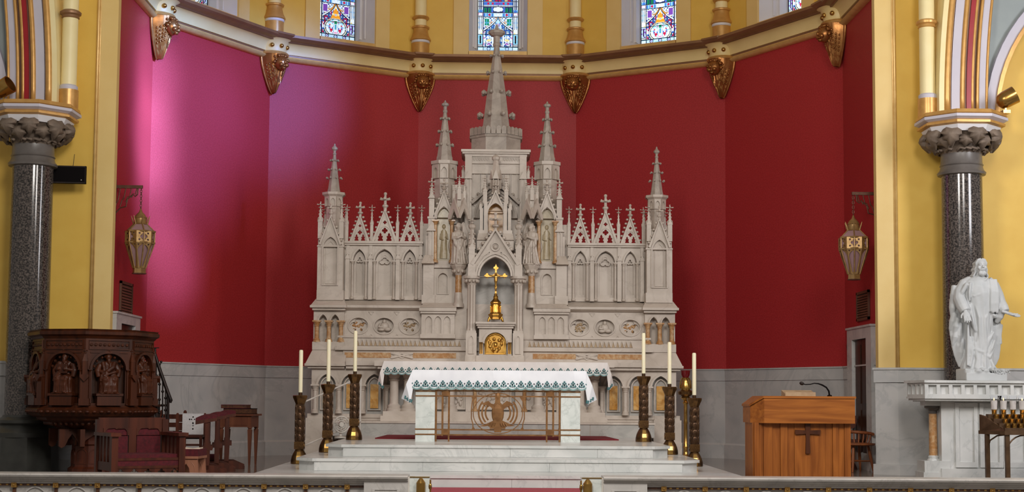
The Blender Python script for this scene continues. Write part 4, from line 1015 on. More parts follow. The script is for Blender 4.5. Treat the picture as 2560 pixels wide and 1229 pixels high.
# ---- wings ---------------------------------------------------------------------------
yw = -.02
for s in (-1,1):
    k = SC(680, DR+yw); x0, x1 = sorted((qx(s*184,680,yw), qx(s*380,680,yw)))
    wg = mk('wing', MB().box(x0, x1, yw+.06, .30, qz(752,yw), qz(607,yw)), mr, rr_)
    bays = [(338,15.5,17),(276,23,17),(213,15.5,17)]; pil = [367,310,242,185]
    holes = [fa(s*u,hw,742,656,627,yw) for u,hw,_ in bays]
    mk('bay_screen', MB().plate(rect(x0,x1,qz(752,yw),qz(612,yw)), holes, yw-.05, yw+.06), mr, wg)
    for u, hw, _ in bays:
        mk('arch_moulding', MB().strip(far(s*u,hw+2,656,624,yw), .022, yw-.085, yw-.03), mr, wg)
        pan = MB().plate([p_ for p_ in fa(s*u,hw-1,744,658,630,yw+.02)], [fa(s*u,hw-7,735,664,646,yw+.02)], yw+.015, yw+.05)
        # cusps
        kx = s*u*k
        pan.strip(foil(kx, qz(652,yw), (hw-5)*k*.72, 3, 6, pi/2), .014, yw+.0, yw+.05, True)
        mk('lancet_panel', pan, mr, wg)
        for d in (-1,1):
            cm = MB(); column(cm, s*u*k+d*(hw+1.5)*k, yw-.07, qz(750,yw), qz(655,yw), .021); mk('colonnette', cm, mr, wg, 50)
    for u in pil:
        pm = MB(); w_ = 10*k; xx = s*u*k
        pm.box(xx-w_/2, xx+w_/2, yw-.11, yw-.03, qz(752,yw), qz(650,yw)); pm.extr([(xx-w_*.62,qz(651,yw)),(xx+w_*.62,qz(651,yw)),(xx,qz(637,yw))], yw-.125, yw-.03); pm.box(xx-w_*.4,xx+w_*.4,yw-.075,yw-.03,qz(640,yw),qz(612,yw))
        mk('buttress_strip', pm, mr, wg)
    cm = MB(); fb(cm,s*180,s*384,605,610,yw-.13,.3); fb(cm,s*182,s*382,609,615,yw-.10,.3); mk('wing_cornice', cm, mr, wg)
    # pierced cresting
    for u, hw, va, vf, arm in ((338,22,541,507,11),(276,29,526,483,12.5),(213,22,541,507,11)):
        yc = yw-.02; kc = SC(570, DR+yc); x = s*u*kc; zb = qz(606,yc); za = qz(va,yc); H = za-zb; w_ = hw*kc
        big = hw > 25
        lw = w_*.36
        holes = []
        for d in (-1,1):
            cxx = x+d*w_*.37; lo = archdoor(cxx, lw*.62, zb+.012, zb+H*.16, zb+H*.235, 4)
            tre = [(cxx-lw*.62,zb+.012),(cxx+lw*.62,zb+.012),(cxx+lw*.62,zb+H*.07),(cxx+lw*.40,zb+H*.10),(cxx+lw*.60,zb+H*.15),(cxx+lw*.45,zb+H*.19),(cxx+lw*.26,zb+H*.17),(cxx+lw*.28,zb+H*.23),(cxx,zb+H*.28),(cxx-lw*.28,zb+H*.23),(cxx-lw*.26,zb+H*.17),(cxx-lw*.45,zb+H*.19),(cxx-lw*.60,zb+H*.15),(cxx-lw*.40,zb+H*.10),(cxx-lw*.62,zb+H*.07)]
            holes.append(tre)
        holes.append(foil(x, zb+H*.345, w_*.26, 4, 4)); holes.append(foil(x, zb+H*.60, w_*.17, 4, 4))
        mb = MB().plate([(x-w_,zb),(x+w_,zb),(x,za)], holes, yc, yc+.06)
        mb.strip([(x+q_[0]*w_, zb+q_[1]*H) for q_ in ((-.78,.0),(-.76,.14),(-.62,.30),(-.3,.44),(0,.50),(.3,.44),(.62,.30),(.76,.14),(.78,0))], .016, yc-.012, yc+.03)
        gable(mb, x, zb+.0, za, w_, .042, yc-.03, yc+.09, 6, .024)
        fin(mb, x, yc+.03, za-.02, qz(vf,yc)-za+.02, arm*kc)
        mk('cresting_gable', mb, mr, wg)
    for u in (370,308,244,184):
        mb = MB(); pinn(mb, s*u*SC(570,DR), yw+.0, qz(606,yw), qz(514,yw), 7.5*SC(570,DR), 8*SC(570,DR)); mk('cresting_pinnacle', mb, mr, wg)
# ---- centre tower -----------------------------------------------------------------------
tw = MB(); fb(tw,-78,78,432,770,.0,.6); fb(tw,-183,-70,560,770,.0,.5); fb(tw,70,183,560,770,.0,.5); fb(tw,-108,-70,462,562,.0,.4); fb(tw,70,108,462,562,.0,.4); tower = mk('centre_tower', tw, mr, rr_)
ct = MB(); fb(ct,-75,75,404,434,-.05,.6); fb(ct,-70,70,390,405,-.07,.6); fb(ct,-78,78,383,391,-.10,.6); fb(ct,-84,84,378,384,-.14,.65); fb(ct,-87,87,373,379,-.17,.68); fb(ct,-76,76,405,409,-.09,.6); mk('tower_cornice', ct, mr, tower)
fz = MB()
for u0,u1 in ((-60,-15),(15,60)):
    z0, z1 = qz(403,-.07), qz(391,-.07); k = SC(397,DR-.07)
    for j in range(7):
        a = u0+(u1-u0)*(j+.5)/7; fz.strip([((a-3)*k,z0+.01),((a-1)*k,z1-.015),((a+1)*k,z0+.015),((a+3)*k,z1-.01)], .012, -.09, -.06)
mk('frieze_carving', fz, mr, tower, None, 'stuff')
for s in (-1,1):   # frieze corner posts and panel tracery
    cp_ = MB(); fb(cp_,s*60,s*77,386,640,-.12,.05); k = SC(500,DR-.12); xx = s*68.5*k; w_ = 19*k
    cp_.extr([(xx-w_/2,qz(447,-.14)),(xx+w_/2,qz(447,-.14)),(xx,qz(428,-.14))], -.17, -.05); cp_.strip(fa(s*68.5,4.5,600,450,438,-.12), .012, -.145, -.10, True)
    mk('corner_buttress', cp_, mr, tower)
    mb = MB(); pinn(mb, s*82*k, .02, qz(446,.0), qz(413,.0), 7*k, 5*k); mk('buttress_pinnacle', mb, mr, tower)
    pt = MB()
    for u in (46,30,14): pt.strip(fa(s*u,7,470+u,436,424,0,5), .018, -.02, .01)
    mk('wall_tracery', pt, mr, tower)
# great blind arch and its gable
ga = MB(); gable(ga, 0, qz(508,-.1), qz(455,-.1), 60*SC(480,DR-.1), .05, -.14, 0, 4, .03); mk('tower_gable', ga, M['rered'], tower)
for d, q in ((0,0),(5,.02),(10,.04)):
    mk('great_arch_moulding', MB().strip(far(0,52-d,545,474+d*1.3,-.08), .034, -.12+q, 0), M['rered'], tower)
bk = MB(); bk.extr(fa(0,40,640,545,488,-.02), -.03, .0); mk('great_arch_recess', bk, M['rereg'], tower)
# octagon and spire
ys = .28
k = SC(340, DR+ys)
oc = MB().frus(0,ys,qz(392,ys),qz(352,ys),61*k/.924,61*k/.924,8).frus(0,ys,qz(352,ys),qz(347,ys),64*k/.924,66*k/.924,8).frus(0,ys,qz(347,ys),qz(344,ys),62*k/.924,62*k/.924,8); oct_ = mk('octagon', oc, M['rered'], rr_)
bt = MB(); 
for i in range(8):
    for j in range(4):
        a = i*pi/4; w_ = 63*k*math.tan(pi/8); xx = (-w_+2*w_*(j+.5)/4)
        g = MB().extr([(xx-w_*.21,0),(xx+w_*.21,0),(xx+w_*.21,.10),(xx+w_*.12,.125),(xx,.135),(xx-w_*.12,.125),(xx-w_*.21,.10)], -.02, .02); g.xf(Matrix.Translation((0,ys,qz(345,ys))) @ Matrix.Rotation(a,4,'Z') @ Matrix.Translation((0,-62*k,0))); bt.join(g)
mk('octagon_cresting', bt, M['rered'], oct_)
sp = MB().lathe([(40*k,qz(345,ys)),(37*k,qz(328,ys)),(25*k,qz(233,ys)),(17*k,qz(183,ys)),(10*k,qz(140,ys)),(7*k,qz(116,ys))],8,0,ys,pi/8)
for v, r, b in ((290,47,8),(233,36.5,7),(183,25.5,5),(140,17,4)): crock(sp,0,ys,qz(v,ys),r*k,8,b*.62*k,pi/8); 
sp.lathe([(7*k,qz(118,ys)),(9.5*k,qz(114,ys)),(9.5*k,qz(110,ys)),(8*k,qz(107,ys)),(8.5*k,qz(92,ys)),(15*k,qz(90,ys)),(21*k,qz(85,ys)),(21*k,qz(79,ys)),(15*k,qz(76,ys)),(5*k,qz(74,ys)),(3.5*k,qz(64,ys)),(1*k,qz(61,ys))],10,0,ys)
mk('great_spire', sp, M['rered'], rr_)
# side turrets
for s in (-1,1):
    yt = .15; k = SC(420, DR+yt); x = s*128*k
    tb = MB().frus(x,yt,qz(560,yt),qz(414,yt),24.5*k/.924,24.5*k/.924,8)
    for i in range(8):
        w_ = 24.5*k*.40; g = MB().plate(rect(-w_,w_,0,.23), [archdoor(0,w_*.74,.004,.10,.185,5)], -.045, 0); g.xf(Matrix.Translation((x,yt,qz(450,yt))) @ Matrix.Rotation(i*pi/4,4,'Z') @ Matrix.Translation((0,-24.5*k*.99,0))); tb.join(g)
    t_ = mk('turret', tb, mr, rr_)
    mk('turret_cornice', MB().frus(x,yt,qz(421,yt),qz(414,yt),27*k,34*k,8).frus(x,yt,qz(414,yt),qz(406,yt),36*k,36*k,8), mr, t_)
    sp = MB().frus(x,yt,qz(407,yt),qz(394,yt),22*k,21*k,8).frus(x,yt,qz(394,yt),qz(279,yt),20*k,4*k,8)
    for v, r in ((364,22.5),(330,17.5),(298,12)): crock(sp,x,yt,qz(v,yt),r*k,8,2.7*k,pi/8)
    sp.lathe([(4*k,qz(285,yt)),(6*k,qz(281,yt)),(6*k,qz(278,yt)),(4.3*k,qz(275,yt)),(4.5*k,qz(268,yt)),(9*k,qz(265,yt)),(9.5*k,qz(261,yt)),(5*k,qz(258,yt)),(3*k,qz(257,yt)),(1*k,qz(252,yt))],8,x,yt)
    mk('turret_spire', sp, M['rered'], t_)
    # gabled side bay with onyx panel
    yg = -.18; k = SC(600, DR+yg); xc = s*129*k
    bayw = MB().box(xc-24*k,xc-17*k,yg,yg+.12,qz(668,yg),qz(544,yg)).box(xc+17*k,xc+24*k,yg,yg+.12,qz(668,yg),qz(544,yg)).box(xc-17*k,xc+17*k,yg,yg+.12,qz(668,yg),qz(652,yg)); bay = mk('side_bay', bayw, mr, rr_)
    g = MB().plate([(xc-24*k,qz(545,yg)),(xc+24*k,qz(545,yg)),(xc,qz(482,yg))], [fa(s*129,16,544.5,543,519,yg)], yg-.02, yg+.10); gable(g, xc, qz(545,yg), qz(480,yg), 24*k, .04, yg-.06, yg+.05, 5, .028); fin(g, xc, yg, qz(481,yg), qz(448,yg)-qz(481,yg), 10*k)
    g.strip(fa(s*129,19,652,548,515,yg)[1:-1], .025, yg-.05, yg); mk('bay_gable', g, mr, bay)
    mk('onyx_panel', MB().extr(fa(s*129,17.5,652,550,517,yg+.08), yg+.07, yg+.12), M['onyx'], bay)
    rp = MB(); kx = xc
    rp.ball((kx,yg+.07,qz(566,yg)), .032,.022,.042,10,8)
    rp.loft([[(kx+rx*cos(a)*(1+.12*sin(5*a+v)), yg+.072+.022*sin(a), qz(v,yg)) for a in [2*pi*j/24 for j in range(24)]] for v, rx in ((646,.062),(632,.058),(612,.05),(598,.048),(586,.058),(578,.05),(573,.02))])
    rp.tube([(kx-.05,yg+.065,qz(584,yg)),(kx-.06,yg+.055,qz(597,yg)),(kx,yg+.045,qz(600,yg))], .012, 6); rp.tube([(kx+.05,yg+.065,qz(584,yg)),(kx+.065,yg+.055,qz(598,yg)),(kx+.02,yg+.045,qz(592,yg))], .012, 6)
    rp.strip(fa(s*129,13.5,648,552,526,yg+.07), .010, yg+.06, yg+.08, True); mk('saint_relief', rp, M['onyx'], bay, 60)
    for d in (-20.5,20.5):
        cm = MB(); column(cm, xc+d*k, yg-.06, qz(658,yg), qz(552,yg), .03); mk('siena_shaft', cm, M['sienap'], bay, 50)
    # outer buttress
    bt = MB(); fb(bt,s*152,s*168,545,655,yg-.08,.1); fb(bt,s*153,s*166,490,548,yg-.06,.1); xx = s*160*k; w_ = 16*k
    bt.extr([(xx-w_*.55,qz(498,yg)),(xx+w_*.55,qz(498,yg)),(xx,qz(485,yg))], yg-.10, yg); bt.extr([(xx-w_*.75,qz(580,yg)),(xx+w_*.75,qz(580,yg)),(xx,qz(562,yg))], yg-.13, yg)
    bt.strip(fa(s*160,4,640,586,577,yg-.08), .012, yg-.10, yg-.06, True)
    fb(bt,s*151,s*170,542,547,yg-.10,.1)
    bt.frus(xx,yg+.0,qz(492,yg),qz(470,yg),8*k,3*k,4,pi/4); fin(bt, xx, yg, qz(473,yg), qz(446,yg)-qz(473,yg), 9*k)
    for q in (488,480,474): crock(bt,xx,yg,qz(q,yg),7*k,4,1.4*k,pi/4)
    fb(bt,s*165,s*174,590,640,yg-.02,.1); mk('outer_buttress', bt, mr, bay)
    # lower pier and panel
    lp = MB(); x0_, x1_ = sorted((s*152*k, s*181*k)); lp.tbox((x0_+x1_)/2+.0, yg+.1, qz(662,yg), qz(640,yg), 32*k, .62, 18*k, .4); fb(lp,s*153,s*180,660,742,yg-.12,.2); fb(lp,s*150,s*183,738,760,yg-.16,.2); mk('lower_pier', lp, mr, bay)
    pl = MB().plate(rect(*sorted((s*98*k,s*153*k)),qz(758,yg),qz(666,yg)), [fa(s*130,12,735,697,684,yg,6)], yg-.02, yg+.03); fb(pl,s*98,s*153,666,758,yg+.03,.1); pl.strip(fa(s*130,13.5,736,697,682,yg), .018, yg-.04, yg, True); fb(pl,s*98,s*154,664,670,yg-.07,.1); fb(pl,s*98,s*154,738,758,yg-.06,.1); mk('lower_panel', pl, mr, bay)
    # canopy over the angel
    ya = -.42; ka = SC(520, DR+ya); xa = s*91*ka
    cn = MB()
    hwc = 21*ka; zc0_ = qz(548,ya)+.15; 
    for a in (-45,45):
        g = MB().plate([(-hwc*.95,-.15),(-hwc*.62,-.15),(0,.02),(hwc*.62,-.15),(hwc*.95,-.15),(hwc*.95,-.10),(0,.19),(-hwc*.95,-.10)], [], -.03, .0)
        g.xf(Matrix.Translation((xa,ya+.02,zc0_)) @ Matrix.Rotation(radians(a),4,'Z') @ Matrix.Translation((0,-hwc*.72,0))); cn.join(g)
    cn.prism([(xa-hwc,ya+.05),(xa,ya-hwc*.9),(xa+hwc,ya+.05),(xa+hwc,.05),(xa-hwc,.05)], qz(530,ya), qz(520,ya))
    cn.frus(xa,ya+.08,qz(526,ya),qz(484,ya),14*ka,13*ka,8)
    for d in (-13,0,13): 
        mbp = MB(); pinn(mbp, xa+d*ka, ya+.06-(0 if d else .08), qz(505 if d else 500,ya), qz(452 if d else 440,ya), (7 if d else 9)*ka, 6*ka); cn.join(mbp)
    mk('angel_canopy', cn, mr, rr_)
    # bracket, capital and siena column under the angel
    ba = MB().frus(xa,ya+.05,qz(672,ya),qz(664,ya),16*ka,21*ka,8).frus(xa,ya+.05,qz(664,ya),qz(661,ya),21*ka,20*ka,8)
    br = mk('angel_bracket', ba, mr, rr_)
    cpb = MB().lathe([(8*ka,qz(688,ya)),(10*ka,qz(684,ya)),(15*ka,qz(675,ya)),(16*ka,qz(672,ya))],12,xa,ya+.05)
    for i in range(8): cpb.ball((xa+14*ka*cos(i*pi/4),ya+.05+14*ka*sin(i*pi/4),qz(678,ya)), 4.2*ka, 4.2*ka, 4.5*ka, 8, 6)
    mk('capital', cpb, mr, br, 50)
    mk('siena_column', MB().lathe([(8.5*ka,qz(732,ya)),(8*ka,qz(688,ya))],16,xa,ya+.05), M['sienap'], br, 40)
    mk('column_base', MB().lathe([(14*ka,qz(768,ya)),(14*ka,qz(760,ya)),(11*ka,qz(756,ya)),(10*ka,qz(740,ya)),(9*ka,qz(731,ya))],12,xa,ya+.05), mr, br, 50)
# throne canopy ------------------------------------------------------------------------------
yt = -.40; k = SC(560, DR+yt)
th = MB().box(-26*k,-18.5*k,yt,yt+.1,qz(588,yt),qz(525,yt)).box(18.5*k,26*k,yt,yt+.1,qz(588,yt),qz(525,yt)).box(-19*k,19*k,yt,yt+.1,qz(588,yt),qz(581,yt)); thr = mk('throne_canopy', th, mr, rr_)
g = MB().plate([(-22*k,qz(527,yt)),(22*k,qz(527,yt)),(0,qz(480,yt))], [fa(0,18,526.5,526,509,yt)], yt-.01, yt+.1); gable(g, 0, qz(527,yt), qz(478,yt), 22*k, .04, yt-.05, yt+.06, 4, .025); g.strip(far(0,20.5,533,506,yt), .026, yt-.04, yt+.03); mk('throne_gable', g, mr, thr)
mk('gilt_niche', MB().extr(fa(0,20,584,533,510,yt+.2), yt+.19, yt+.24), M['siena'], thr)
for s in (-1,1):
    b = MB(); fb(b,s*20,s*29,505,585,yt-.08,.0); fb(b,s*31,s*39,520,585,yt-.04,.0); fb(b,s*19,s*42,575,592,yt-.10,0); b.tbox(s*31*k,yt+.06,qz(602,yt),qz(585,yt),30*k,.44,24*k,.36); fb(b,s*15,s*46,600,625,yt-.12,0)
    mk('throne_buttress', b, mr, thr)
    p = MB(); pinn(p, s*26.5*k, yt-.02, qz(510,yt), qz(441,yt), 10*k, 7*k); mk('throne_pinnacle', p, mr, thr)
    p = MB(); pinn(p, s*37*k, yt-.0, qz(525,yt), qz(500,yt), 7*k, 4*k); mk('throne_pinnacle', p, mr, thr)
spl = MB().frus(0,yt+.1,qz(480,yt),qz(448,yt),11*k,11*k,6).frus(0,yt+.1,qz(440,yt),qz(398,yt),12*k,6.5*k,6,pi/6)
for i in range(6):
    a = i*pi/3; g = MB().plate([(-8*k,0),(8*k,0),(0,24*k)], [], -.02, .01); g.xf(Matrix.Translation((0,yt+.1,qz(446,yt))) @ Matrix.Rotation(a,4,'Z') @ Matrix.Translation((0,-11*k,0))); spl.join(g)
    spl.tube([(12*k*cos(a),yt+.1+12*k*sin(a),qz(470,yt)),(12*k*cos(a),yt+.1+12*k*sin(a),qz(446,yt))], 1.8*k, 6)
spl.lathe([(6.5*k,qz(400,yt)),(10*k,qz(396,yt)),(10.5*k,qz(391,yt)),(7*k,qz(387,yt)),(2*k,qz(384,yt))],8,0,yt+.1)
mk('throne_spirelet', spl, mr, thr)
f_ = MB(); fin(f_, 0, yt-.03, qz(478,yt), qz(455,yt)-qz(478,yt), 8*k); mk('throne_finial', f_, mr, thr)
# crucifix canopy ---------------------------------------------------------------------------------
yc = -.62; k = SC(650, DR+yc)
cn = MB().plate([(-58*k,qz(692,yc)),(58*k,qz(692,yc)),(58*k,qz(662,yc)),(0,qz(578,yc)),(-58*k,qz(662,yc))], [fa(0,39,691.6,690,643,yc,10)], yc, yc+.16); can = mk('crucifix_canopy', cn, mr, rr_)
g = MB(); gable(g, 0, qz(662,yc), qz(574,yc), 58*k, .05, yc-.07, yc+.08, 6, .036); mk('canopy_gable', g, mr, can)
f_ = MB(); fin(f_, 0, yc, qz(577,yc), qz(531,yc)-qz(577,yc), 15*k, 5*k); mk('canopy_finial', f_, mr, can)
for d, y_ in ((0,-.05),(6,-.03)): mk('canopy_arch_moulding', MB().strip(far(0,41+d,690,640-d*1.2,yc,10), .03, yc+y_, yc+.05), mr, can)
rc = MB().strip(circ(0,qz(617,yc),10*k,18), .016, yc-.03, yc, True).ball((0,yc-.01,qz(617,yc)), 6*k,.03,6*k,12,8)
for s in (-1,1): rc.strip([(s*14*k,qz(630,yc)),(s*28*k,qz(648,yc)),(s*40*k,qz(670,yc)),(s*44*k,qz(662,yc)),(s*30*k,qz(640,yc)),(s*14*k,qz(630,yc))], .012, yc-.02, yc)
mk('roundel', rc, mr, can, 40)
for s in (-1,1):
    b = MB(); fb(b,s*49,s*68,660,695,yc-.06,yc+.2); fb(b,s*51,s*66,618,662,yc-.04,yc+.16); x = s*58.5*k
    for a in range(4):
        gg = MB().extr([(-9.5*k,0),(9.5*k,0),(0,15*k)], -9*k, -5*k); gg.xf(Matrix.Translation((x,yc+.06,qz(622,yc))) @ Matrix.Rotation(a*pi/2,4,'Z')); b.join(gg)
    b.frus(x,yc+.06,qz(618,yc),qz(572,yc),8.5*k,5*k,6)
    for q in (608,596,584): crock(b,x,yc+.06,qz(q,yc),10*k,4,1.8*k,pi/4)
    b.lathe([(5*k,qz(573,yc)),(9*k,qz(568,yc)),(10*k,qz(563,yc)),(6*k,qz(560,yc))],8,x,yc+.06); fin(b,x,yc+.06,qz(561,yc),qz(545,yc)-qz(561,yc),9*k)
    mk('canopy_pinnacle', b, mr, can)
    # clustered column and pedestal
    c_ = MB(); z0, z1 = qz(829,yc), qz(712,yc)
    for du, dy in ((-6,-.03),(0,-.07),(6,-.03),(0,.03)): c_.lathe([(5.6*k,z0),(5.6*k,z0+.04),(4.4*k,z0+.06),(4.2*k,z1)],12,x+du*k,yc+.07+dy)
    cl = mk('clustered_column', c_, mr, can, 40)
    cc = MB().lathe([(10*k,z1-.01),(12*k,z1+.01),(11*k,z1+.03),(17*k,qz(697,yc)),(18*k,qz(695,yc))],12,x,yc+.07).frus(x,yc+.07,qz(696,yc),qz(690,yc),22*k,22*k,8)
    for i in range(10): cc.ball((x+16*k*cos(i*pi/5),yc+.07+16*k*sin(i*pi/5),qz(702,yc)), 4*k,4*k,4.5*k,8,6)
    mk('capital', cc, mr, cl, 50)
    pd = MB(); fb(pd,s*45,s*72,832,893,yc-.10,.0); fb(pd,s*46.5,s*70.5,826,834,yc-.08,0); pd.strip(fa(s*58.5,6,884,850,838,yc-.1), .014, yc-.12, yc-.08, True); fb(pd,s*44,s*74,888,905,yc-.14,0); mk('pedestal', pd, mr, cl)
nb = MB(); fb(nb,-50,50,640,905,-.10,-.02); mk('crucifix_niche', nb, M['rereg'], rr_)
nb = MB(); fb(nb,-46,46,888,906,yc-.16,0); mk('tabernacle_step', nb, mr, rr_)
# ================================================================== TABERNACLE, CRUCIFIX, ANGELS
yt = -.66; D = DR+yt; k = SC(850, D)
tb = thing('tabernacle', 'white marble tabernacle with arched gold door below the gilt crucifix', 'tabernacle', (X0+2.0*k, DR, 0))
b = MB().plate(rect(-41*k,41*k,qz(888,yt),qz(818,yt)), [fa(0,30,886,858,828,yt)], yt-.02, yt+.1); fb(b,-41,41,818,888,yt+.1,-.12); mk('body', b, mr, tb)
c = MB(); fb(c,-45,45,813,820,yt-.06,-.12); fb(c,-48,48,808,814,yt-.09,-.12); fb(c,-50,50,804,809,yt-.12,-.12); mk('cornice', c, mr, tb)
mk('arch_band', MB().strip(far(0,30,858,828,yt), .035, yt-.05, yt+.02), mr, tb)
dr = mk('door', MB().extr(fa(0,26.5,887,858,831,yt), yt+.03, yt+.08), M['gold'], tb, label='gold arched door with embossed figures')
em = MB(); rg_ = random.Random(4); em.strip(fa(0,24,885,859,834,yt), .018, yt+.0, yt+.04, True)
for j in range(7): em.ball((k*15*cos(j*.9),yt+.03,qz(860,yt)+k*13*sin(j*.9)), .028,.022,.03,9,6)
em.strip(circ(0,qz(862,yt),8*k,14), .012, yt+.005,yt+.04, True); em.ball((0,yt+.025,qz(862,yt)), .03,.025,.045,9,7)
for s in (-1,1):
    for j in range(4): em.tube([(s*(4+j*3)*k,yt+.03,qz(880-j*5,yt)),(s*(9+j*2.6)*k,yt+.015,qz(874-j*7,yt)),(s*(13+j*1.2)*k,yt+.03,qz(862-j*8,yt))], .011, 6)
mk('embossing', em, M['gold'], dr, 180)
for s in (-1,1):
    for q in (33.5,38): mk('gold_shaft', MB().lathe([(2.3*k,qz(884,yt)),(1.9*k,qz(880,yt)),(1.8*k,qz(858,yt)),(2.4*k,qz(855,yt))],12,s*q*k,yt-.05), M['gold'], tb, 40)
    cb_ = MB(); fb(cb_,s*31,s*41,850,855,yt-.10,yt); fb(cb_,s*31,s*41,884,888,yt-.10,yt); mk('shaft_caps', cb_, mr, tb)
# crucifix
D = DR-.66; k = SC(740, D); cz = ZV(804, D)
cx_ = thing('altar_crucifix', 'tall gilt standing crucifix on the marble tabernacle in the dark arched niche', 'crucifix', (X0+2*k, DR-.55, cz))
H = lambda v: ZV(v, D)-cz
ft = MB()
for s in (-1,1):
    for y in (-.06,.06): ft.tube([(s*15*k,y,H(792)),(s*17*k,y*1.1,H(798)),(s*18.5*k,y*1.3,.012),(s*20*k,y*1.4,.006)], [.02,.018,.014,.012], 8)
ft.strip([(-14*k,H(797)),(-6*k,H(793)),(0,H(797)),(6*k,H(793)),(14*k,H(797))], .02, -.09, -.07); mk('feet', ft, M['gold'], cx_, 60)
mk('base_box', MB().frus(0,0,H(797),H(793),20*k,20*k,8).frus(0,0,H(793),H(787),17*k,18*k,8).frus(0,0,H(787),H(784),20*k,19*k,8), M['gold'], cx_)
mk('pedestal', MB().lathe([(17*k,H(785)),(13.5*k,H(779)),(12.5*k,H(760)),(14.5*k,H(757)),(14.5*k,H(754)),(9*k,H(749)),(6*k,H(745)),(6.5*k,H(740)),(4*k,H(737)),(4.5*k,H(734)),(2*k,H(731))],8,0,0,pi/8), M['gold'], cx_)
pn = MB()
for i in range(8): a = i*pi/4; g = MB().strip(archdoor(0,3*k,0,16*k,20*k,4), .008, -.008, .006, True); g.xf(Matrix.Rotation(a,4,'Z') @ Matrix.Translation((0,-12.3*k,H(781)))); pn.join(g)
mk('pedestal_tracery', pn, M['gold'], cx_)
cr = MB().box(-2*k,2*k,-.015,.015,H(733),H(666)).box(-21*k,21*k,-.0145,.0145,H(690),H(685.5))
for x, z, r in ((0,H(668),0),(-22*k,H(687.7),1),(22*k,H(687.7),1)):
    cr.extr(foil(x, z, 6.5*k, 4, 5), -.02, .02)
cr.extr([(-2*k,H(664)),(2*k,H(664)),(0,H(658))], -.015,.015)
for s in (-1,1): cr.extr([(s*26*k,H(685)),(s*26*k,H(690)),(s*30*k,H(687.5))][::s], -.015,.015)
cr.strip(circ(0,H(687.7),6*k,16), .01, -.012,.012, True)
mk('cross', cr, M['gold'], cx_)
bd_ = MB().ball((0,-.045,H(684)), .022,.024,.028,10,8); bd_.loft([[(rx*cos(a),-.035+ry*sin(a),H(v)) for a in [2*pi*j/12 for j in range(12)]] for v, rx, ry in ((716,.012,.012),(712,.016,.014),(705,.020,.018),(701,.030,.022),(697,.028,.022),(692,.034,.022),(689,.030,.02),(686.5,.012,.012))])
for s in (-1,1): bd_.tube([(s*.03,-.035,H(689)),(s*.065,-.03,H(687.5)),(s*.115,-.022,H(686))], [.012,.010,.008], 8); bd_.tube([(s*.012,-.03,H(712)),(s*.010,-.035,H(719)),(s*.004,-.028,H(726))], [.013,.011,.009], 8)
mkm('corpus', remeshed(bd_, .0065, 2, 'corpus'), M['gold'], cx_)
# angels
def angel_body(mir):
    mb = MB(); h = .68
    rings = []
    for z, rx, ry, cx, cy in ((0,.135,.11,0,0),(.06,.125,.105,0,0),(.2,.105,.09,-.006,0),(.33,.092,.08,-.012,-.005),(.41,.088,.072,-.014,-.008),(.47,.098,.075,-.012,-.006),(.525,.092,.068,-.008,0),(.555,.045,.042,-.006,0)):
        rings.append([(cx+(rx*(1+.11*sin(a*9+z*7)*(1 if z < .4 else .25)))*cos(a), cy+ry*(1+.11*sin(a*9+z*7)*(1 if z < .4 else .25))*sin(a), z) for a in [2*pi*j/54 for j in range(54)]])
    mb.loft(rings); mb.ball((-.012,-.012,.615), .042,.047,.056,14,10); mb.tube([(-.006,0,.53),(-.01,-.006,.59)], .03, 10)
    mb.ball((-.014,-.058,.606), .010,.012,.012,8,6)
    for i in range(16):
        a = -1.0+i*2.0/15+pi/2; mb.ball((-.012+.048*cos(a), .004+.045*sin(a), .632-.03*(i % 3)), .018,.018,.02,8,6)
    for i in range(9): a = pi*i/8; mb.ball((-.012+.044*cos(a), -.022, .625+.042*sin(a)), .016,.018,.016,8,6)
    for s in (-1,1):
        mb.tube([(s*.085-.01,0,.51),(s*.115-.01,-.03,.42),(s*.06-.01,-.105,.43),(-.02,-.135,.455)], [.036,.034,.026,.014], 10)
        mb.tube([(s*.10-.01,-.05,.42),(s*.10,-.06,.33),(s*.07,-.06,.27)], [.03,.024,.008], 8)
        for j in range(4): mb.tube([(s*.012-.02,-.128,.45+.004*j),(s*.007-.02,-.140,.478+.006*j),(s*.004-.02,-.142,.50+.004*j)], [.007,.006,.004], 6)
    for j in range(5):
        x = -.07+j*.034; mb.tube([(x,-.075,.38),(x*1.1,-.095,.2),(x*1.5+.01,-.115,.01)], [.009,.014,.017], 8)
    mb.tube([(.05,-.07,.44),(.0,-.09,.30),(-.07,-.085,.17),(-.09,-.07,.05)], [.012,.018,.018,.01], 8)
    return remeshed(mb, .0075, 1, 'angel_figure')
def wing(mbx):
    mb = MB()
    def fn(u, v): # u across, v down
        w_ = .15*sin(pi*min(1,.08+v*.86))**.8*(1 if v < .5 else 1-.5*(v-.5))
        x = .055+.03*v+u*w_*1.15+.02*sin(v*3); z = .66-.55*v-.07*u*u+.05*sin(pi*u)*(1-v); y = .085+.02*u+.005*sin(u*22+v*5)
        return (x, y, z)
    mb.grid(fn, 14, 22); mb.grid(lambda u, v: (fn(u,v)[0], fn(u,v)[1]+.02, fn(u,v)[2]), 14, 22)
    pts = [fn(0,v/10) for v in range(11)]; mb.tube([(p[0],p[1]+.01,p[2]) for p in pts], .014, 6)
    pts = [fn(1,v/10) for v in range(11)]; mb.tube([(p[0],p[1]+.01,p[2]) for p in pts], .012, 6); mb.tube([(fn(u/8,0)[0],fn(u/8,0)[1]+.01,fn(u/8,0)[2]) for u in range(9)], .016, 6)
    return mb
ab = angel_body(0); ya = -.42; ka = SC(520, DR+ya)
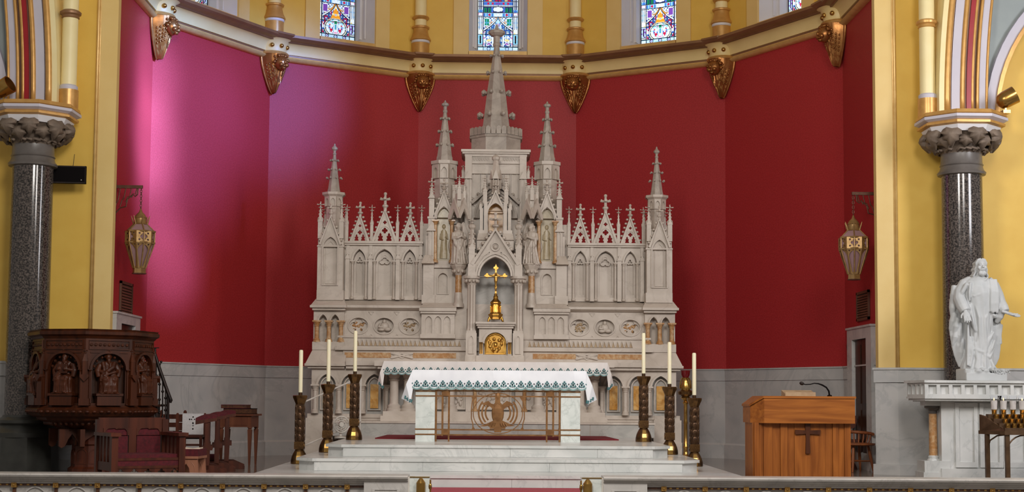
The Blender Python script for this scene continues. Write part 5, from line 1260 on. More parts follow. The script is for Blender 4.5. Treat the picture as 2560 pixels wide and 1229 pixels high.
for s in (-1,1):
    t = thing('angel_statue', 'pale marble angel with folded hands on the %s bracket of the reredos' % ('left' if s < 0 else 'right'), 'statue', (X0+s*91*ka, DR+ya+.05, qz(661,ya)), radians(s*-28), 'marble angels on the reredos')
    o = bpy.data.objects.new('figure', ab); link(o, t)
    if s < 0 and True: ab.materials.clear(); ab.materials.append(M['rere'])
    for far_, rot_ in ((0, -s*6),(1, s*30)):
        w1 = wing(0)
        if (s > 0) != bool(far_): w1.mirx()
        w1.xf(Matrix.Rotation(radians(-s*-28+rot_), 4, 'Z')); mk('wing', w1, M['rere'], t, 60)
    mk('statue_base', MB().frus(0,0,-.002,.02,.15,.145,10), M['rere'], t)
# ================================================================== FRONT ALTAR
DA = 19.9; ka = DA/FPX; XA = (1247-1223)*ka-.13
ZA = lambda v: ZV(v, DA)
al = thing('altar_table', 'open front altar table with white marble legs and brown gold eagle grille', 'altar', (XA, DA, .45))
za = lambda v: ZA(v)-.45
for s in (-1,1):
    x0, x1 = sorted((s*157*ka, s*205*ka)); lg = mk('leg', MB().box(x0,x1,0,.62,0,za(972)), M['altarw'], al)
    for v in (978,990,1073,1086): mk('gold_band', MB().box(x0-.006,x1+.006,-.008,.628,za(v+1.6),za(v-1.6)), M['altargold'], lg)
mk('table_top', MB().box(-212*ka,212*ka,-.03,.65,za(973),za(929)), M['altarw'], al)
gr = MB()
for v in (977,990,1074,1087): gr.box(-157*ka,157*ka,.01,.04,za(v+1.8),za(v-1.8))
for u in (-154,-138,-122,122,138,154): gr.box((u-2.3)*ka,(u+2.3)*ka,.0,.045,za(1090),za(975))
for u in (-122,122,-154,154): gr.box((u-2)*ka,(u+2)*ka,.005,.04,0,za(1088))
for s in (-1,1):
    for v in (983,1080): gr.box(s*122*ka,s*138*ka,-.008,.035,za(v+7),za(v-7))
mk('grille', gr, M['altargold'], al)
E = lambda x, y: ((x-860)/8.78*ka, za(1033+(y-550)/8.78))
em = MB()
em.strip([(61.5*ka*cos(a),za(1033)+50*ka*sin(a)) for a in [2*pi*j/48 for j in range(48)]], .012, -.005,.02, True)
for r in (48,39.5,31):
    for s in (-1,1): em.strip([(s*r*ka*cos(a), za(1031)+r*.93*ka*sin(a)) for a in [radians(38-78*j/14) for j in range(15)]], .024, .0,.03)
for s in (-1,1):
    em.strip([(s*r_*ka,za(v_)) for r_, v_ in ((62,994),(64,1003),(66,1020),(66,1046),(62,1060),(62,1072))], .014, -.002,.03)
    for v_ in (996,1070): em.extr([(s*54*ka,za(v_+(6 if v_>1000 else -4))),(s*66*ka,za(v_+(6 if v_>1000 else -4))),(s*62*ka,za(v_+(-6 if v_>1000 else 8)))][::s], .0,.03)
mk('rings', em, M['altargold'], al)
eg = [(800,120),(910,120),(905,200),(915,340),(960,350),(1050,270),(1130,300),(1215,352),(1120,385),(1040,410),(970,480),(945,430),(950,600),(960,660),(930,690),(985,715),(1050,745),(1150,790),(1250,820),(1120,830),(1040,830),(1020,890),(945,885),(935,965),(785,965),(770,885),(690,890),(675,820),(560,835),(450,830),(600,780),(670,750),(740,715),(790,690),(760,650),(770,480),(745,450),(690,400),(640,385),(490,345),(560,310),(650,270),(710,330),(790,350),(800,250)]
em = MB().extr([E(x,y) for x,y in eg][::-1], -.012,.035)
em.ball((E(857,185)[0],.0,E(857,185)[1]), .034,.016,.06,10,8); em.ball((E(857,540)[0],.0,E(857,540)[1]), .085,.018,.16,12,8)
for s in (-1,1):
    for j in range(3): em.tube([(E(860+s*(60+j*50),760)[0],-.012,E(0,760)[1]),(E(860+s*(80+j*60),820)[0],-.014,E(0,820+j*8)[1])], .012, 6)
mk('eagle', em, M['altargold'], al)
# ------------------------------------------------------------------ altar cloths
def cloth(name, label, x, y, z, w0, w1, depth, drop, per, flare, tip, tip2, mat, group):
    t = thing(name, label, 'tablecloth', (x, y, z), 0, group)
    n = int(round((w1-w0)/per)); per = (w1-w0)/n; top = MB(); N = n*6
    # top sheet and front drop with scalloped hem
    vs = []; fs = []
    def row(i):
        xx = w0+(w1-w0)*i/N; ph = (i % 6)/6.0
        sc = .016*abs(sin(pi*(i % 6)/6.0)); fold = .008*sin(xx*5+1)*1+.004*sin(xx*13)
        return [(xx,depth,.006),(xx,.0,.006),(xx,-.012,.0),(xx,-.018-fold*.5,-drop*.5),(xx,-.02-fold,-drop+.012-sc)]
    for i in range(N+1): vs += row(i)
    for i in range(N):
        for j in range(4): a = i*5+j; fs.append((a,a+5,a+6,a+1))
    c = mk('sheet', MB().add(vs, fs), mat, t, 60)
    for s, xe in ((-1,w0),(1,w1)):
        f = MB(); f.add([(xe,-.012,.002),(xe+s*flare*.55,-.05,-tip*.5),(xe+s*flare,.06,-tip),(xe+s*flare*.15,-.05,-tip2),(xe-s*.01,-.02,-drop),
            (xe,depth,.002),(xe+s*flare*.9,depth,-tip*.95)], [(0,1,3,4),(1,2,3),(0,5,6,2),(0,2,1)])
        mk('corner_fold', f, mat, t)
        g = MB()
        for j in range(3):
            cx, cz = xe+s*flare*(.12+.22*j), -tip2+.035+(tip2-tip)*(.35*j)
            for q in range(4): g.ball((cx+.016*cos(q*pi/2+.6), -.052+.02*j, cz+.016*sin(q*pi/2+.6)), .012,.004,.012,8,4)
        mk('corner_embroidery', g, M['embg'], t, kind='stuff')
    g = MB(); l = MB(); p = per
    for i in range(n):
        cx = w0+p*(i+.5); y0 = -.034; hz = -drop+.0
        for q in range(4):
            r_ = p*.15; g.extr(circ(cx+p*.15*cos(q*pi/2), hz+p*.60+p*.17*sin(q*pi/2), p*(.11 if q % 2 else .10), 7), y0, y0+.003)
        g.extr([(cx-p*.04,hz+p*.12),(cx+p*.04,hz+p*.12),(cx+p*.05,hz+p*.5),(cx-p*.05,hz+p*.5)], y0, y0+.003)
        for s in (-1,1):
            g.extr(foil(cx+s*p*.26, hz+p*.30, p*.15, 3, 4, pi/2), y0, y0+.003)
            g.extr(circ(cx+s*p*.5, hz+p*.52, p*.075, 7), y0, y0+.003)
            g.strip([(cx,hz+p*.14),(cx+s*p*.16,hz+p*.18),(cx+s*p*.3,hz+p*.12)], p*.05, y0, y0+.003)
        g.strip([(cx+p*.49*cos(a), hz+p*.16+p*.30*sin(a)) for a in [pi+pi*j/8 for j in range(9)]], p*.05, y0, y0+.003)
        l.strip([(cx+p*.46*cos(a), hz+p*.17+p*.24*sin(a)) for a in [pi+pi*j/8 for j in range(9)]], p*.09, y0+.0012, y0+.0042)
        l.strip([(cx+p*.50*cos(a), hz+p*.12+p*.30*sin(a)) for a in [pi+pi*j/8 for j in range(9)]], p*.06, y0+.0012, y0+.0042)
    mk('embroidery', g, M['embg'], c, kind='stuff'); mk('lace_edging', l, M['embl'], c, kind='stuff')
    return t
zt = ZA(926); cloth('altar_cloth', 'bright white cloth with green embroidered hem on the front altar table', XA, DA-.03, zt, -213*ka, 219*ka, .70, ZA(926)-ZA(970), 21.4*ka, 28*ka, ZA(926)-ZA(997), ZA(926)-ZA(1009), M['cloth'], 'embroidered altar cloths')
DB_ = 23.0; kb = DB_/FPX; zb = ZV(905,DB_)
cloth('altar_cloth', 'ivory white cloth with green hem on the high altar, behind the front altar', (1241-1223)*kb-.13, DB_, zb+.004, -279*kb, 279*kb, .9, zb-ZV(935,DB_), 18.2*kb, 17*kb, zb-ZV(962,DB_), zb-ZV(975,DB_), M['clothb'], 'embroidered altar cloths')
# ================================================================== CANDLESTICKS
kc = .0056
def cs_parts():
    P = {}
    P['base'] = MB().lathe([(20*kc,0),(20.5*kc,3*kc),(20*kc,10*kc),(18*kc,18*kc),(15*kc,25*kc),(11.5*kc,31*kc),(9*kc,35*kc)],16,0,0,pi/16)
    k_ = MB().bx(0,0,35*kc,23*kc,23*kc,18*kc).bx(0,0,34*kc,19*kc,19*kc,20.5*kc)
    for a in range(4):
        g = MB().strip(circ(0,44*kc,6*kc,10), 2*kc, -12.3*kc, -11*kc, True); g.xf(Matrix.Rotation(a*pi/2,4,'Z')); k_.join(g)
    P['knot'] = k_
    s_ = MB().tbox(0,0,53*kc,141*kc,19*kc,19*kc,21*kc,21*kc)
    for a in range(4):
        for j in range(5):
            z = (62+j*17)*kc
            g = MB().ball((0,-10*kc,z), 5.6*kc,1.0*kc,9*kc,8,6); 
            for sx_ in (-1,1): g.tube([(sx_*9*kc,-9.6*kc,z-8*kc),(sx_*6.5*kc,-10.3*kc,z),(sx_*9*kc,-9.6*kc,z+8*kc)], 1.3*kc, 6)
            g.xf(Matrix.Rotation(a*pi/2,4,'Z')); s_.join(g)
    P['stem'] = s_
    P['cup'] = MB().lathe([(11*kc,140*kc),(11.5*kc,143*kc),(15*kc,151*kc),(18*kc,157*kc),(18.5*kc,162*kc),(17*kc,163*kc),(14*kc,161*kc)],8,0,0,pi/8)
    P['socket'] = MB().lathe([(4.6*kc,160*kc),(4.6*kc,175*kc),(4.2*kc,175*kc)],12)
    for s in (-1,): pass
    return P
CP = cs_parts(); cmats = dict(base='bronze', knot='bronze', stem='bronzed', cup='bronze', socket='bronzed')
CM = {n: mesh_of(n, m_, M[cmats[n]], 50 if n in ('stem','socket','base') else 20) for n, m_ in CP.items()}
hl = MB()
for a in range(1): hl.add([(-5.6*kc,-20.6*kc,1.5*kc),(5.6*kc,-20.6*kc,1.5*kc),(5.4*kc,-20.2*kc,11*kc),(4.8*kc,-17.6*kc,20*kc),(3.8*kc,-13*kc,29*kc),(-3.8*kc,-13*kc,29*kc),(-4.8*kc,-17.6*kc,20*kc),(-5.4*kc,-20.2*kc,11*kc)], [(0,1,2,7),(7,2,3,6),(6,3,4,5)])
CM['base_plate'] = mesh_of('base_plate', hl, M['brass'])
cn = MB().lathe([(4.9*kc,170*kc),(4.8*kc,268*kc),(4.0*kc,271*kc),(1.5*kc,271.5*kc)],14); CM['wax'] = mesh_of('wax', cn, M['wax'], 40)
CM['wick'] = mesh_of('wick', MB().lathe([(.5*kc,270*kc),(.4*kc,274*kc)],6), M['wick'])
spots = [(748,1158,19.6,.15,'leftmost, lowest step'),(818,1130,19.75,.30,'second from the left, middle step'),(885,1098,20.4,.45,'third from the left, on the top step'),(1609,1103,20.4,.45,'third from the right, on the top step'),(1674,1133,19.75,.30,'second from the right, middle step'),(1736,1163,19.6,.15,'rightmost, lowest step')]
for px, v, D, z, w_ in spots:
    x = inv(px, v, D).x
    t = thing('candlestick', 'tall dark carved bronze altar candlestick, '+w_, 'candlestick', (x, D, z), radians(0), 'bronze candlesticks on the altar steps')
    for n, me in CM.items():
        if n in ('wax','wick'): continue
        put(n, me, t)
    c = thing('candle', 'tall ivory candle in the bronze candlestick, '+w_.split(',')[0], 'candle', (x, D, z), 0, 'ivory altar candles')
    put('wax', CM['wax'], c); put('wick', CM['wick'], c)
# sanctuary lamp stand ---------------------------------------------------
D = 21.5; k = D/FPX; x = inv(1714, 1050, D).x; Z = lambda v: ZV(v-3, D)-.15
t = thing('sanctuary_lamp', 'slender brass lamp stand with ruby glass behind the rightmost candlesticks', 'lamp', (x, D, .15))
mk('stem', MB().lathe([(20*k,0),(20*k,.03),(12*k,.05),(6*k,.09),(5*k,Z(1120)),(7*k,Z(1117)),(5*k,Z(1113)),(4.6*k,Z(1060)),(5.5*k,Z(1056)),(4.6*k,Z(1050)),(4.6*k,Z(1010)),(8*k,Z(1006)),(4.6*k,Z(1002)),(8*k,Z(998)),(13*k,Z(994)),(9*k,Z(990))],16), M['brass'], t, 40)
mk('dish', MB().lathe([(8*k,Z(991)),(18*k,Z(985)),(19.5*k,Z(978)),(14*k,Z(975)),(9*k,Z(972))],20), M['bronze'], t, 40)
cg = MB().lathe([(12*k,Z(974)),(13*k,Z(966)),(10*k,Z(955)),(8*k,Z(948)),(9*k,Z(944)),(7*k,Z(942))],12)
for i in range(6):
    a = i*pi/3; cg.tube([(14*k*cos(a),14*k*sin(a),Z(970)),(13*k*cos(a),13*k*sin(a),Z(955)),(9*k*cos(a),9*k*sin(a),Z(944))], 1.6*k, 6)
mk('pierced_dome', cg, M['brass'], t, 40)
mk('ruby_cup', MB().lathe([(7*k,Z(944)),(11*k,Z(936)),(12.5*k,Z(925)),(11.5*k,Z(925)),(9*k,Z(938))],16), M['ruby'], t, 40)
# white fan and white handrail on the left of the steps ------------------
D = 21.3; k = D/FPX; p = inv(852, 1060, D)
t = thing('fan', 'round white floor fan on the altar steps, left of the third candlestick', 'fan', (p.x, D, .45), radians(20))
cz = p.z-.45; r = .115
fm = MB()
for rr0 in (r, r*.75, r*.5): fm.tube([(rr0*cos(a),-.04,cz+rr0*sin(a)) for a in [2*pi*j/24 for j in range(24)]], .006 if rr0 < r else .011, 6, True)
for j in range(12): a = pi*j/6; fm.tube([(.03*cos(a),-.05,cz+.03*sin(a)),(r*cos(a),-.04,cz+r*sin(a))], .003, 5)
mk('cage', fm, M['cwhite'], t, 180)
bl = MB()
for j in range(4): 
    a = j*pi/2; bl.add([(.02*cos(a),-.02,cz+.02*sin(a)),(.09*cos(a-.3),-.03,cz+.09*sin(a-.3)),(.095*cos(a+.3),-.01,cz+.095*sin(a+.3))], [(0,1,2)])
mk('blades', bl, M['cwhite'], t); mk('motor', MB().lathe([(.035,-.05),(.04,0),(.035,.1)],14).xf(Matrix.Translation((0,0,cz)) @ Matrix.Rotation(radians(-90),4,'X')), M['cwhite'], t, 40)
mk('foot', MB().lathe([(.09,0),(.09,.02),(.02,.03),(.018,cz-.03)],16).bx(0,.03,cz-.06,.03,.09,.03), M['cwhite'], t, 40)
D = 20.9
t = thing('handrail', 'thin white metal handrail climbing the left side of the altar steps', 'railing', (-2.75, D, .15))
rl = lambda px, v, D_: tuple(inv(px, v, D_)-Vector((-2.75, D, .15)))
A_, B_ = rl(752,1008,20.3), rl(902,942,22.0); C_, D2 = rl(752,1117,20.3), rl(902,1052,22.0)
mk('upper_bar', MB().tube([A_,B_], .012, 8), M['cwhite'], t); mk('lower_bar', MB().tube([C_,D2], .012, 8), M['cwhite'], t)
mk('post', MB().tube([B_,(B_[0],B_[1],.30)], .014, 8), M['cwhite'], t); mk('post', MB().tube([A_,(A_[0],A_[1],0)], .014, 8), M['cwhite'], t)
# ================================================================== PULPIT
DP = 19.7; kp = DP/FPX; XP = inv(232, 950, DP).x
zp = lambda v: ZV(v+7, DP)
t = thing('pulpit', 'octagonal carved dark oak pulpit with seated saints beside the left granite column', 'pulpit', (XP, DP, 0), 0)
PR = 8*pi/180; R = 152*kp
def ring8(r): return [(r*sin(PR+i*pi/4), -r*cos(PR+i*pi/4)) for i in range(8)]
def pp(name, prof, mat='wpul', parent=t, sm=None):
    mb = MB(); mb.loft([[(x,y,z) for x,y in ring8(r)] for r, z in prof]); return mk(name, mb, M[mat], parent, sm)
pp('rim', [(R*.97,zp(851)),(R*1.0,zp(846)),(R*1.045,zp(842)),(R*1.05,zp(835)),(R*1.02,zp(832)),(R*1.035,zp(829)),(R*.9,zp(829))])
pp('frieze', [(R*.96,zp(881)),(R*.96,zp(851)),(R*.9,zp(851))])
pp('inner_drum', [(R*.80,zp(1015)),(R*.80,zp(880))], 'wdark')
pp('foot_moulding', [(R*.9,zp(1042)),(R*.97,zp(1038)),(R*1.03,zp(1030)),(R*1.05,zp(1022)),(R*1.0,zp(1016)),(R*.98,zp(1012)),(R*.8,zp(1011))])
ap = cos(pi/8)
def seated(var):
    mb = MB(); rs = random.Random(var)
    mb.loft([[(rx*cos(a)+cx,cy+ry*sin(a)*(1+.0),z) for a in [2*pi*j/20 for j in range(20)]] for z, rx, ry, cx, cy in ((.20,.085,.07,0,.0),(.26,.082,.062,0,.0),(.33,.085,.055,0,0),(.40,.10,.055,0,0),(.435,.075,.045,0,0),(.45,.03,.03,0,0))])
    mb.ball((0,-.02,.50), .040,.046,.055,12,9); mb.tube([(0,0,.43),(0,-.01,.48)], .026, 8); mb.ball((0,-.066,.492), .009,.012,.013,7,5)
    mb.ball((0,-.045,.462), .026,.026,.036,8,6)
    for i in range(10): a = pi*i/9; mb.ball((.043*cos(a), .004, .508+.043*sin(a)), .017,.022,.017,7,5)
    for s in (-1,1):
        kx = s*(.055+(.01 if var == 2 else 0)); mb.tube([(s*.045,0,.21),(kx,-.12,.22-(.02 if s*(1 if var%2 else -1) > 0 else 0)),(kx*1.1,-.135,.19)], [.06,.055,.05], 10)
        mb.tube([(kx,-.135,.20),(kx*1.05+s*.005,-.12,.10),(kx*1.1,-.115,.02)], [.052,.042,.045], 10)
        mb.ball((kx*1.1,-.145,.015), .028,.05,.018,8,6)
        mb.tube([(s*.095,0,.40),(s*.125,-.03,.31),(s*.06,-.11,.28 if var != 1 else .33)], [.036,.032,.024], 8)
        mb.ball((s*.045,-.13,.285 if var != 1 else .335), .022,.016,.026,8,6)
    for rg_ in ([(.005,.125,.085,-.085),(.06,.118,.080,-.085),(.13,.118,.085,-.085),(.19,.122,.095,-.075),(.225,.115,.085,-.065),(.245,.09,.06,-.05)],):
        mb.loft([[(rx*(1+.09*sin(a*11+z*14+var))*cos(a), cy_+ry*(1+.09*sin(a*11+z*14+var))*sin(a), z) for a in [2*pi*j/60 for j in range(60)]] for z, rx, ry, cy_ in rg_])
    for j in range(6): mb.tube([(-.075+j*.03,-.150,.21),(-.07+j*.028,-.165-.004*(j%2),.11),(-.08+j*.032,-.165,.015)], [.010,.014,.012], 6)
    mb.tube([(.08,-.03,.43),(.05,-.075,.36),(-.03,-.09,.30),(-.10,-.10,.24),(-.115,-.11,.16)], [.03,.03,.03,.03,.02], 8)
    mb.tube([(-.075,-.03,.43),(-.07,-.065,.37),(-.06,-.075,.30)], [.028,.024,.02], 8); mb.tube([(.02,-.07,.42),(.0,-.08,.33),(.01,-.09,.27)], .012, 6)
    for s in (-1,1): mb.tube([(s*.105,0,.40),(s*.14,-.02,.31),(s*.13,-.04,.22)], [.035,.045,.03], 8)
    mb.ball((0,-.055,.452), .024,.02,.04,8,6)
    if var == 1: mb.box(-.075,.075,-.115,-.09,.27,.40)
    else: mb.tube([(-.09,-.14,.24),(.08,-.13,.30)], .018, 6)
    mb.box(-.12,.12,-.04,.06,.0,.21); mb.box(-.13,.13,-.17,.06,-.012,.004)
    return remeshed(mb, .0075, 1, 'seated_saint')
SM = [seated(v) for v in (0,1,2)]
for m_ in SM: m_.materials.clear(); m_.materials.append(M['wpul'])
FW = 2*R*.97*sin(pi/8)             # facet width
zb, zt_ = zp(1012), zp(881)
for i in range(8):
    a = PR+i*pi/4+pi/8
    if cos(a) < -.5: continue
    hw = FW*.36; zs = zp(925); zap = zp(888)
    fr = MB().plate(rect(-FW/2,FW/2,zb,zt_), [archdoor(0,hw,zb+.03,zs,zap,8)], -.0, .05)
    nn = 7
    for j in range(nn):
        q = pi*(j+.5)/nn; fr.ball((hw*.86*cos(q), .03, zs+(zap-zs)*.86*sin(q)), .020,.02,.020,7,5)
    f = mk('panel', fr, M['wpul'], t)
    f.matrix_basis = Matrix.Rotation(a,4,'Z') @ Matrix.Translation((0,-R*.965*ap,0))
    mk('arch_moulding', MB().strip(arch(0,hw+.015,zs,zap+.02,10), .03, -.03, .02).strip(archdoor(0,hw+.01,zb+.03,zs,zs+.001,2)[:2], .02, -.015,.02), M['wpul'], f)
    mk('niche_back', MB().box(-hw,hw,.10,.12,zb,zt_), M['wdark'], f)
    hd = MB(); fin(hd, 0, -.02, zap+.015, zt_-zap-.0, .03); hd.strip([(-FW*.4,zt_-.02),(-.05,zt_-.02)], .014, -.012,.01); hd.strip([(.05,zt_-.02),(FW*.4,zt_-.02)], .014, -.012,.01); mk('panel_crest', hd, M['wpul'], f)
    sb = MB().box(-hw*.72,hw*.72,-.07,.10,zb,zb+.13).box(-hw*.8,hw*.8,-.09,.10,zb+.125,zb+.155); mk('saint_pedestal', sb, M['wpul'], f)
    o = bpy.data.objects.new('seated_saint', SM[i % 3]); link(o, f); o.location = (0,.035,zb+.16); o.scale = (.98,.8,.93)
    fz = MB()
    for j in range(9): fz.ball((-FW*.38+FW*.76*j/8, -.004, zp(866)), .022,.012,.02,7,5)
    fz.strip(rect(-FW*.43,FW*.43,zp(877),zp(856)), .01, -.012,.01, True); mk('frieze_carving', fz, M['wpul'], f)
    for s in (-1,1):
        for q in (.405,):
            cm = MB(); column(cm, s*FW*q, -.015, zb+.005, zs, .014); mk('panel_colonnette', cm, M['wpul'], f, 50)
for i in range(8):
    a = PR+i*pi/4
    if cos(a) < -.75: continue
    x, y = R*.97*sin(a), -R*.97*cos(a)
    pb = MB().bx(0,0,zb,.10,.10,zp(940)-zb).bx(0,-.005,zb,.13,.12,.09)
    for s in (0,): pb.extr([(-.06,zp(948)),(.06,zp(948)),(.06,zp(940)),(0,zp(958)),(-.06,zp(940))][::1] if False else [(-.055,zp(944)),(0,zp(955)),(.055,zp(944)),(.055,zp(938)),(-.055,zp(938))], -.085, .0)
    pb.bx(0,.01,zp(942),.065,.065,zp(905)-zp(942)); pb.frus(0,.01,zp(906),zp(884),.05,.012,4,pi/4); fin(pb,0,.0,zp(890),.08,.025)
    o = mk('corner_post', pb, M['wpul'], t); o.matrix_basis = Matrix.Translation((x,y,0)) @ Matrix.Rotation(a,4,'Z')
ro = MB()
for i in range(8):
    for j in range(7):
        a = PR+i*pi/4; x0, y0 = R*1.03*sin(a), -R*1.03*cos(a); x1, y1 = R*1.03*sin(a+pi/4), -R*1.03*cos(a+pi/4); q = (j+.5)/7
        ro.ball((x0+(x1-x0)*q, y0+(y1-y0)*q, zp(1027)), .035,.035,.022,7,5)
mk('leaf_moulding', ro, M['wpul'], t, 180)
pp('underside', [(R*.50,zp(1071)),(R*.58,zp(1066)),(R*.72,zp(1056)),(R*.86,zp(1048)),(R*.88,zp(1042)),(R*.5,zp(1040))])
ro = MB()
for i in range(8):
    for j in range(6):
        a = PR+i*pi/4; x0, y0 = R*.74*sin(a), -R*.74*cos(a); x1, y1 = R*.74*sin(a+pi/4), -R*.74*cos(a+pi/4); q = (j+.5)/6
        ro.ball((x0+(x1-x0)*q, y0+(y1-y0)*q, zp(1056)), .026,.026,.03,7,5)
mk('rosettes', ro, M['wpul'], t, 180)
# arched brackets and central post
def hexa(n): return n
bw = R*.60
for i in range(4):
    a = PR+pi/8+i*pi/2-pi/4*0
    g = MB().plate([(-bw,zp(1070)),(-bw,zp(1112)),(-bw*.93,zp(1116)),(-bw*.84,zp(1112)),(-bw*.76,zp(1095)),(-bw*.66,zp(1082)),(-bw*.55,zp(1095)),(-bw*.46,zp(1110)),(-bw*.36,zp(1112)),(-bw*.30,zp(1098)),(0,zp(1080)),(bw*.30,zp(1098)),(bw*.36,zp(1112)),(bw*.46,zp(1110)),(bw*.55,zp(1095)),(bw*.66,zp(1082)),(bw*.76,zp(1095)),(bw*.84,zp(1112)),(bw*.93,zp(1116)),(bw,zp(1112)),(bw,zp(1070))], [], -.03,.03)
    o = mk('arched_bracket', g, M['wpul'], t); o.matrix_basis = Matrix.Rotation(a,4,'Z') @ Matrix.Translation((0,-R*.30 if i % 2 == 0 else -R*.30,0))
pp('central_post', [(R*.36,0),(R*.36,.07),(R*.31,.10),(R*.30,zp(1112)),(R*.33,zp(1108)),(R*.33,zp(1100)),(R*.2,zp(1068))], 'wred')
for i in range(8):
    a = PR+i*pi/4+pi/8
    if cos(a) < 0: continue
    w_ = R*.10; g = MB().strip(archdoor(0,w_,.14,zp(1135),zp(1120),5), .012, -.012,.01, True)
    o = mk('post_panel', g, M['wred'], t); o.matrix_basis = Matrix.Rotation(a,4,'Z') @ Matrix.Translation((0,-R*.30*ap,0))
# pulpit stair railing
D = 20.9; t2 = thing('stair_railing', 'dark iron stair railing with turned balusters behind the right side of the pulpit', 'railing', (inv(405,1100,D).x, D, 0))
q = lambda px, v, d=0: (inv(px,v,D+d)-Vector((t2.location.x, D, 0)))
top = [q(386,880),q(400,925),q(413,962),q(424,992),q(427,1000),q(425,1006)]
mk('handrail', MB().tube([tuple(p_) for p_ in top], [.022,.026,.026,.026,.028,.02], 8), M['iron'], t2, 60)
for px, v0, v1 in ((391,896,1066),(399,922,1074),(407,944,1080),(414,964,1085)):
    a, b = q(px,v0), q(px-1,v1); mb = MB().tube([tuple(a),tuple(b)], .010, 6)
    for w_ in (.25,.5,.72): c = a.lerp(b,w_); mb.ball(tuple(c), .022,.022,.02,8,6)
    mk('baluster', mb, M['iron'], t2, 60)
nw = MB(); a, b = q(420,984), q(419,1090); nw.tube([tuple(a),tuple(b)], .022, 8); mk('newel', nw, M['iron'], t2, 60)
fl = MB(); a, b = q(388,870), q(388,900); fl.tube([tuple(b),tuple(a)], .016, 6).bx(a.x,a.y,a.z,.10,.05,.012); a, b = q(403,904), q(396,925); fl.tube([tuple(b),tuple(a)], .008, 6).ball(tuple(a), .018,n=8,m=6); mk('finials', fl, M['iron'], t2, 60)
sg = MB(); a, b = q(383,1030), q(402,1100); sg.tube([tuple(a),tuple(b)], .022, 6); mk('stringer', sg, M['iron'], t2)
for j in range(5):
    xx = q(386+j*9,1040).x; zz = max(.02, .92-.19*j); mk('tread', MB().box(xx-.03,xx+.09,-.35,.35,zz-.03,zz), M['wdark'], t2)
    mk('riser', MB().box(xx-.02,xx-.0,-.33,.33,0,zz-.031), M['wdark'], t2)
# ================================================================== LEFT FURNITURE
# armchair ---------------------------------------------------------------
D = 17.4; k = D/FPX; x = inv(350, 1100, D).x
t = thing('armchair', 'broad oak armchair with red leather back panels in front of the pulpit', 'chair', (x, D, 0), radians(31))
W, Dp = .80, .62
zb = ZV(1043+6, D+.3)
for s in (-1,1):
    mk('front_leg', MB().bx(s*W/2,-Dp/2,0,.075,.075,ZV(1086+6,D-.3)), M['wred'], t)
    mk('rear_leg', MB().bx(s*W/2,Dp/2,0,.075,.075,zb-.02), M['wred'], t)
    za_ = ZV(1088+6,D); mk('arm', MB().box(s*W/2-.06,s*W/2+.06,-Dp/2-.07,Dp/2,za_,za_+.04), M['wred'], t)
    sl = MB()
    for j in range(4): mk('arm_slat', MB().bx(s*W/2,-Dp/2+Dp*(j+.8)/4.6,.26,.03,.055,za_-.26), M['wred'], t)
    mk('side_rail', MB().box(s*W/2-.02,s*W/2+.02,-Dp/2,Dp/2,.17,.27), M['wred'], t)
mk('front_rail', MB().box(-W/2,W/2,-Dp/2-.02,-Dp/2+.02,.29,.32).box(-W/2,W/2,-Dp/2-.02,-Dp/2+.02,.20,.23), M['wred'], t)
mk('front_apron', MB().box(-W/2,W/2,-Dp/2-.012,-Dp/2+.012,.23,.29), M['velvet'], t)
tf = MB()
for j in range(5): tf.plate(rect(-W/2+W*j/5,-W/2+W*(j+1)/5,.09,.20), [foil(-W/2+W*(j+.5)/5,.15,.045,4,5)], -Dp/2-.012,-Dp/2+.012)
mk('pierced_apron', tf, M['wred'], t)
mk('seat', MB().box(-W/2+.03,W/2-.03,-Dp/2+.03,Dp/2,.29,.36), M['velvet'], t)
bk = MB().box(-W/2,W/2,Dp/2-.02,Dp/2+.03,zb-.13,zb).box(-.045,.045,Dp/2-.025,Dp/2+.03,.30,zb); mk('back_rail', bk, M['wred'], t)
for s in (-1,1):
    c = s*.20; hw = .145
    mk('back_panel', MB().extr(archdoor(c,hw,.34,zb-.20,zb-.13,8), Dp/2-.015, Dp/2+.02), M['velvet'], t)
    sp = MB().plate(rect(c-hw-.01,c+hw+.01,zb-.21,zb-.125), [archdoor(c,hw-.012,zb-.209,zb-.195,zb-.14,8)], Dp/2-.03, Dp/2+.03); mk('back_spandrel', sp, M['wred'], t)
# stool --------------------------------------------------------------------
D = 18.25; x = inv(476, 1140, D).x
t = thing('stool', 'low wooden trestle stool with red cushion beside the oak armchair', 'stool', (x, D, 0), radians(-4))
zs = ZV(1138+5, D); w2 = 30*D/FPX
for y in (-.17,.17):
    g = MB().plate([(-w2*1.08,0),(-w2*.60,0),(-w2*.52,.07),(-w2*.30,.11),(-w2*.26,.16),(0,.215),(w2*.26,.16),(w2*.30,.11),(w2*.52,.07),(w2*.60,0),(w2*1.08,0),(w2*.92,zs-.03),(-w2*.92,zs-.03)], [], y-.02,y+.02)
    e_ = mk('end_board', g, M['woodlt'], t)
    cv = MB()
    for s in (-1,1): cv.tube([(s*w2*.75,y-.020,.12),(s*w2*.66,y-.021,.19),(s*w2*.45,y-.020,.23)], .0035, 6)
    mk('carved_leaves', cv, M['woodlt'], e_)
mk('top_board', MB().box(-w2*1.02,w2*1.02,-.21,.21,zs-.03,zs), M['woodlt'], t)
mk('cushion', MB().box(-w2*1.0,w2*1.0,-.20,.20,zs,zs+.085), M['velvet'], t)
bo = thing('open_booklet', 'pale pink paper booklet lying on the red stool cushion', 'booklet', (x+.0, D+.02, zs+.085))
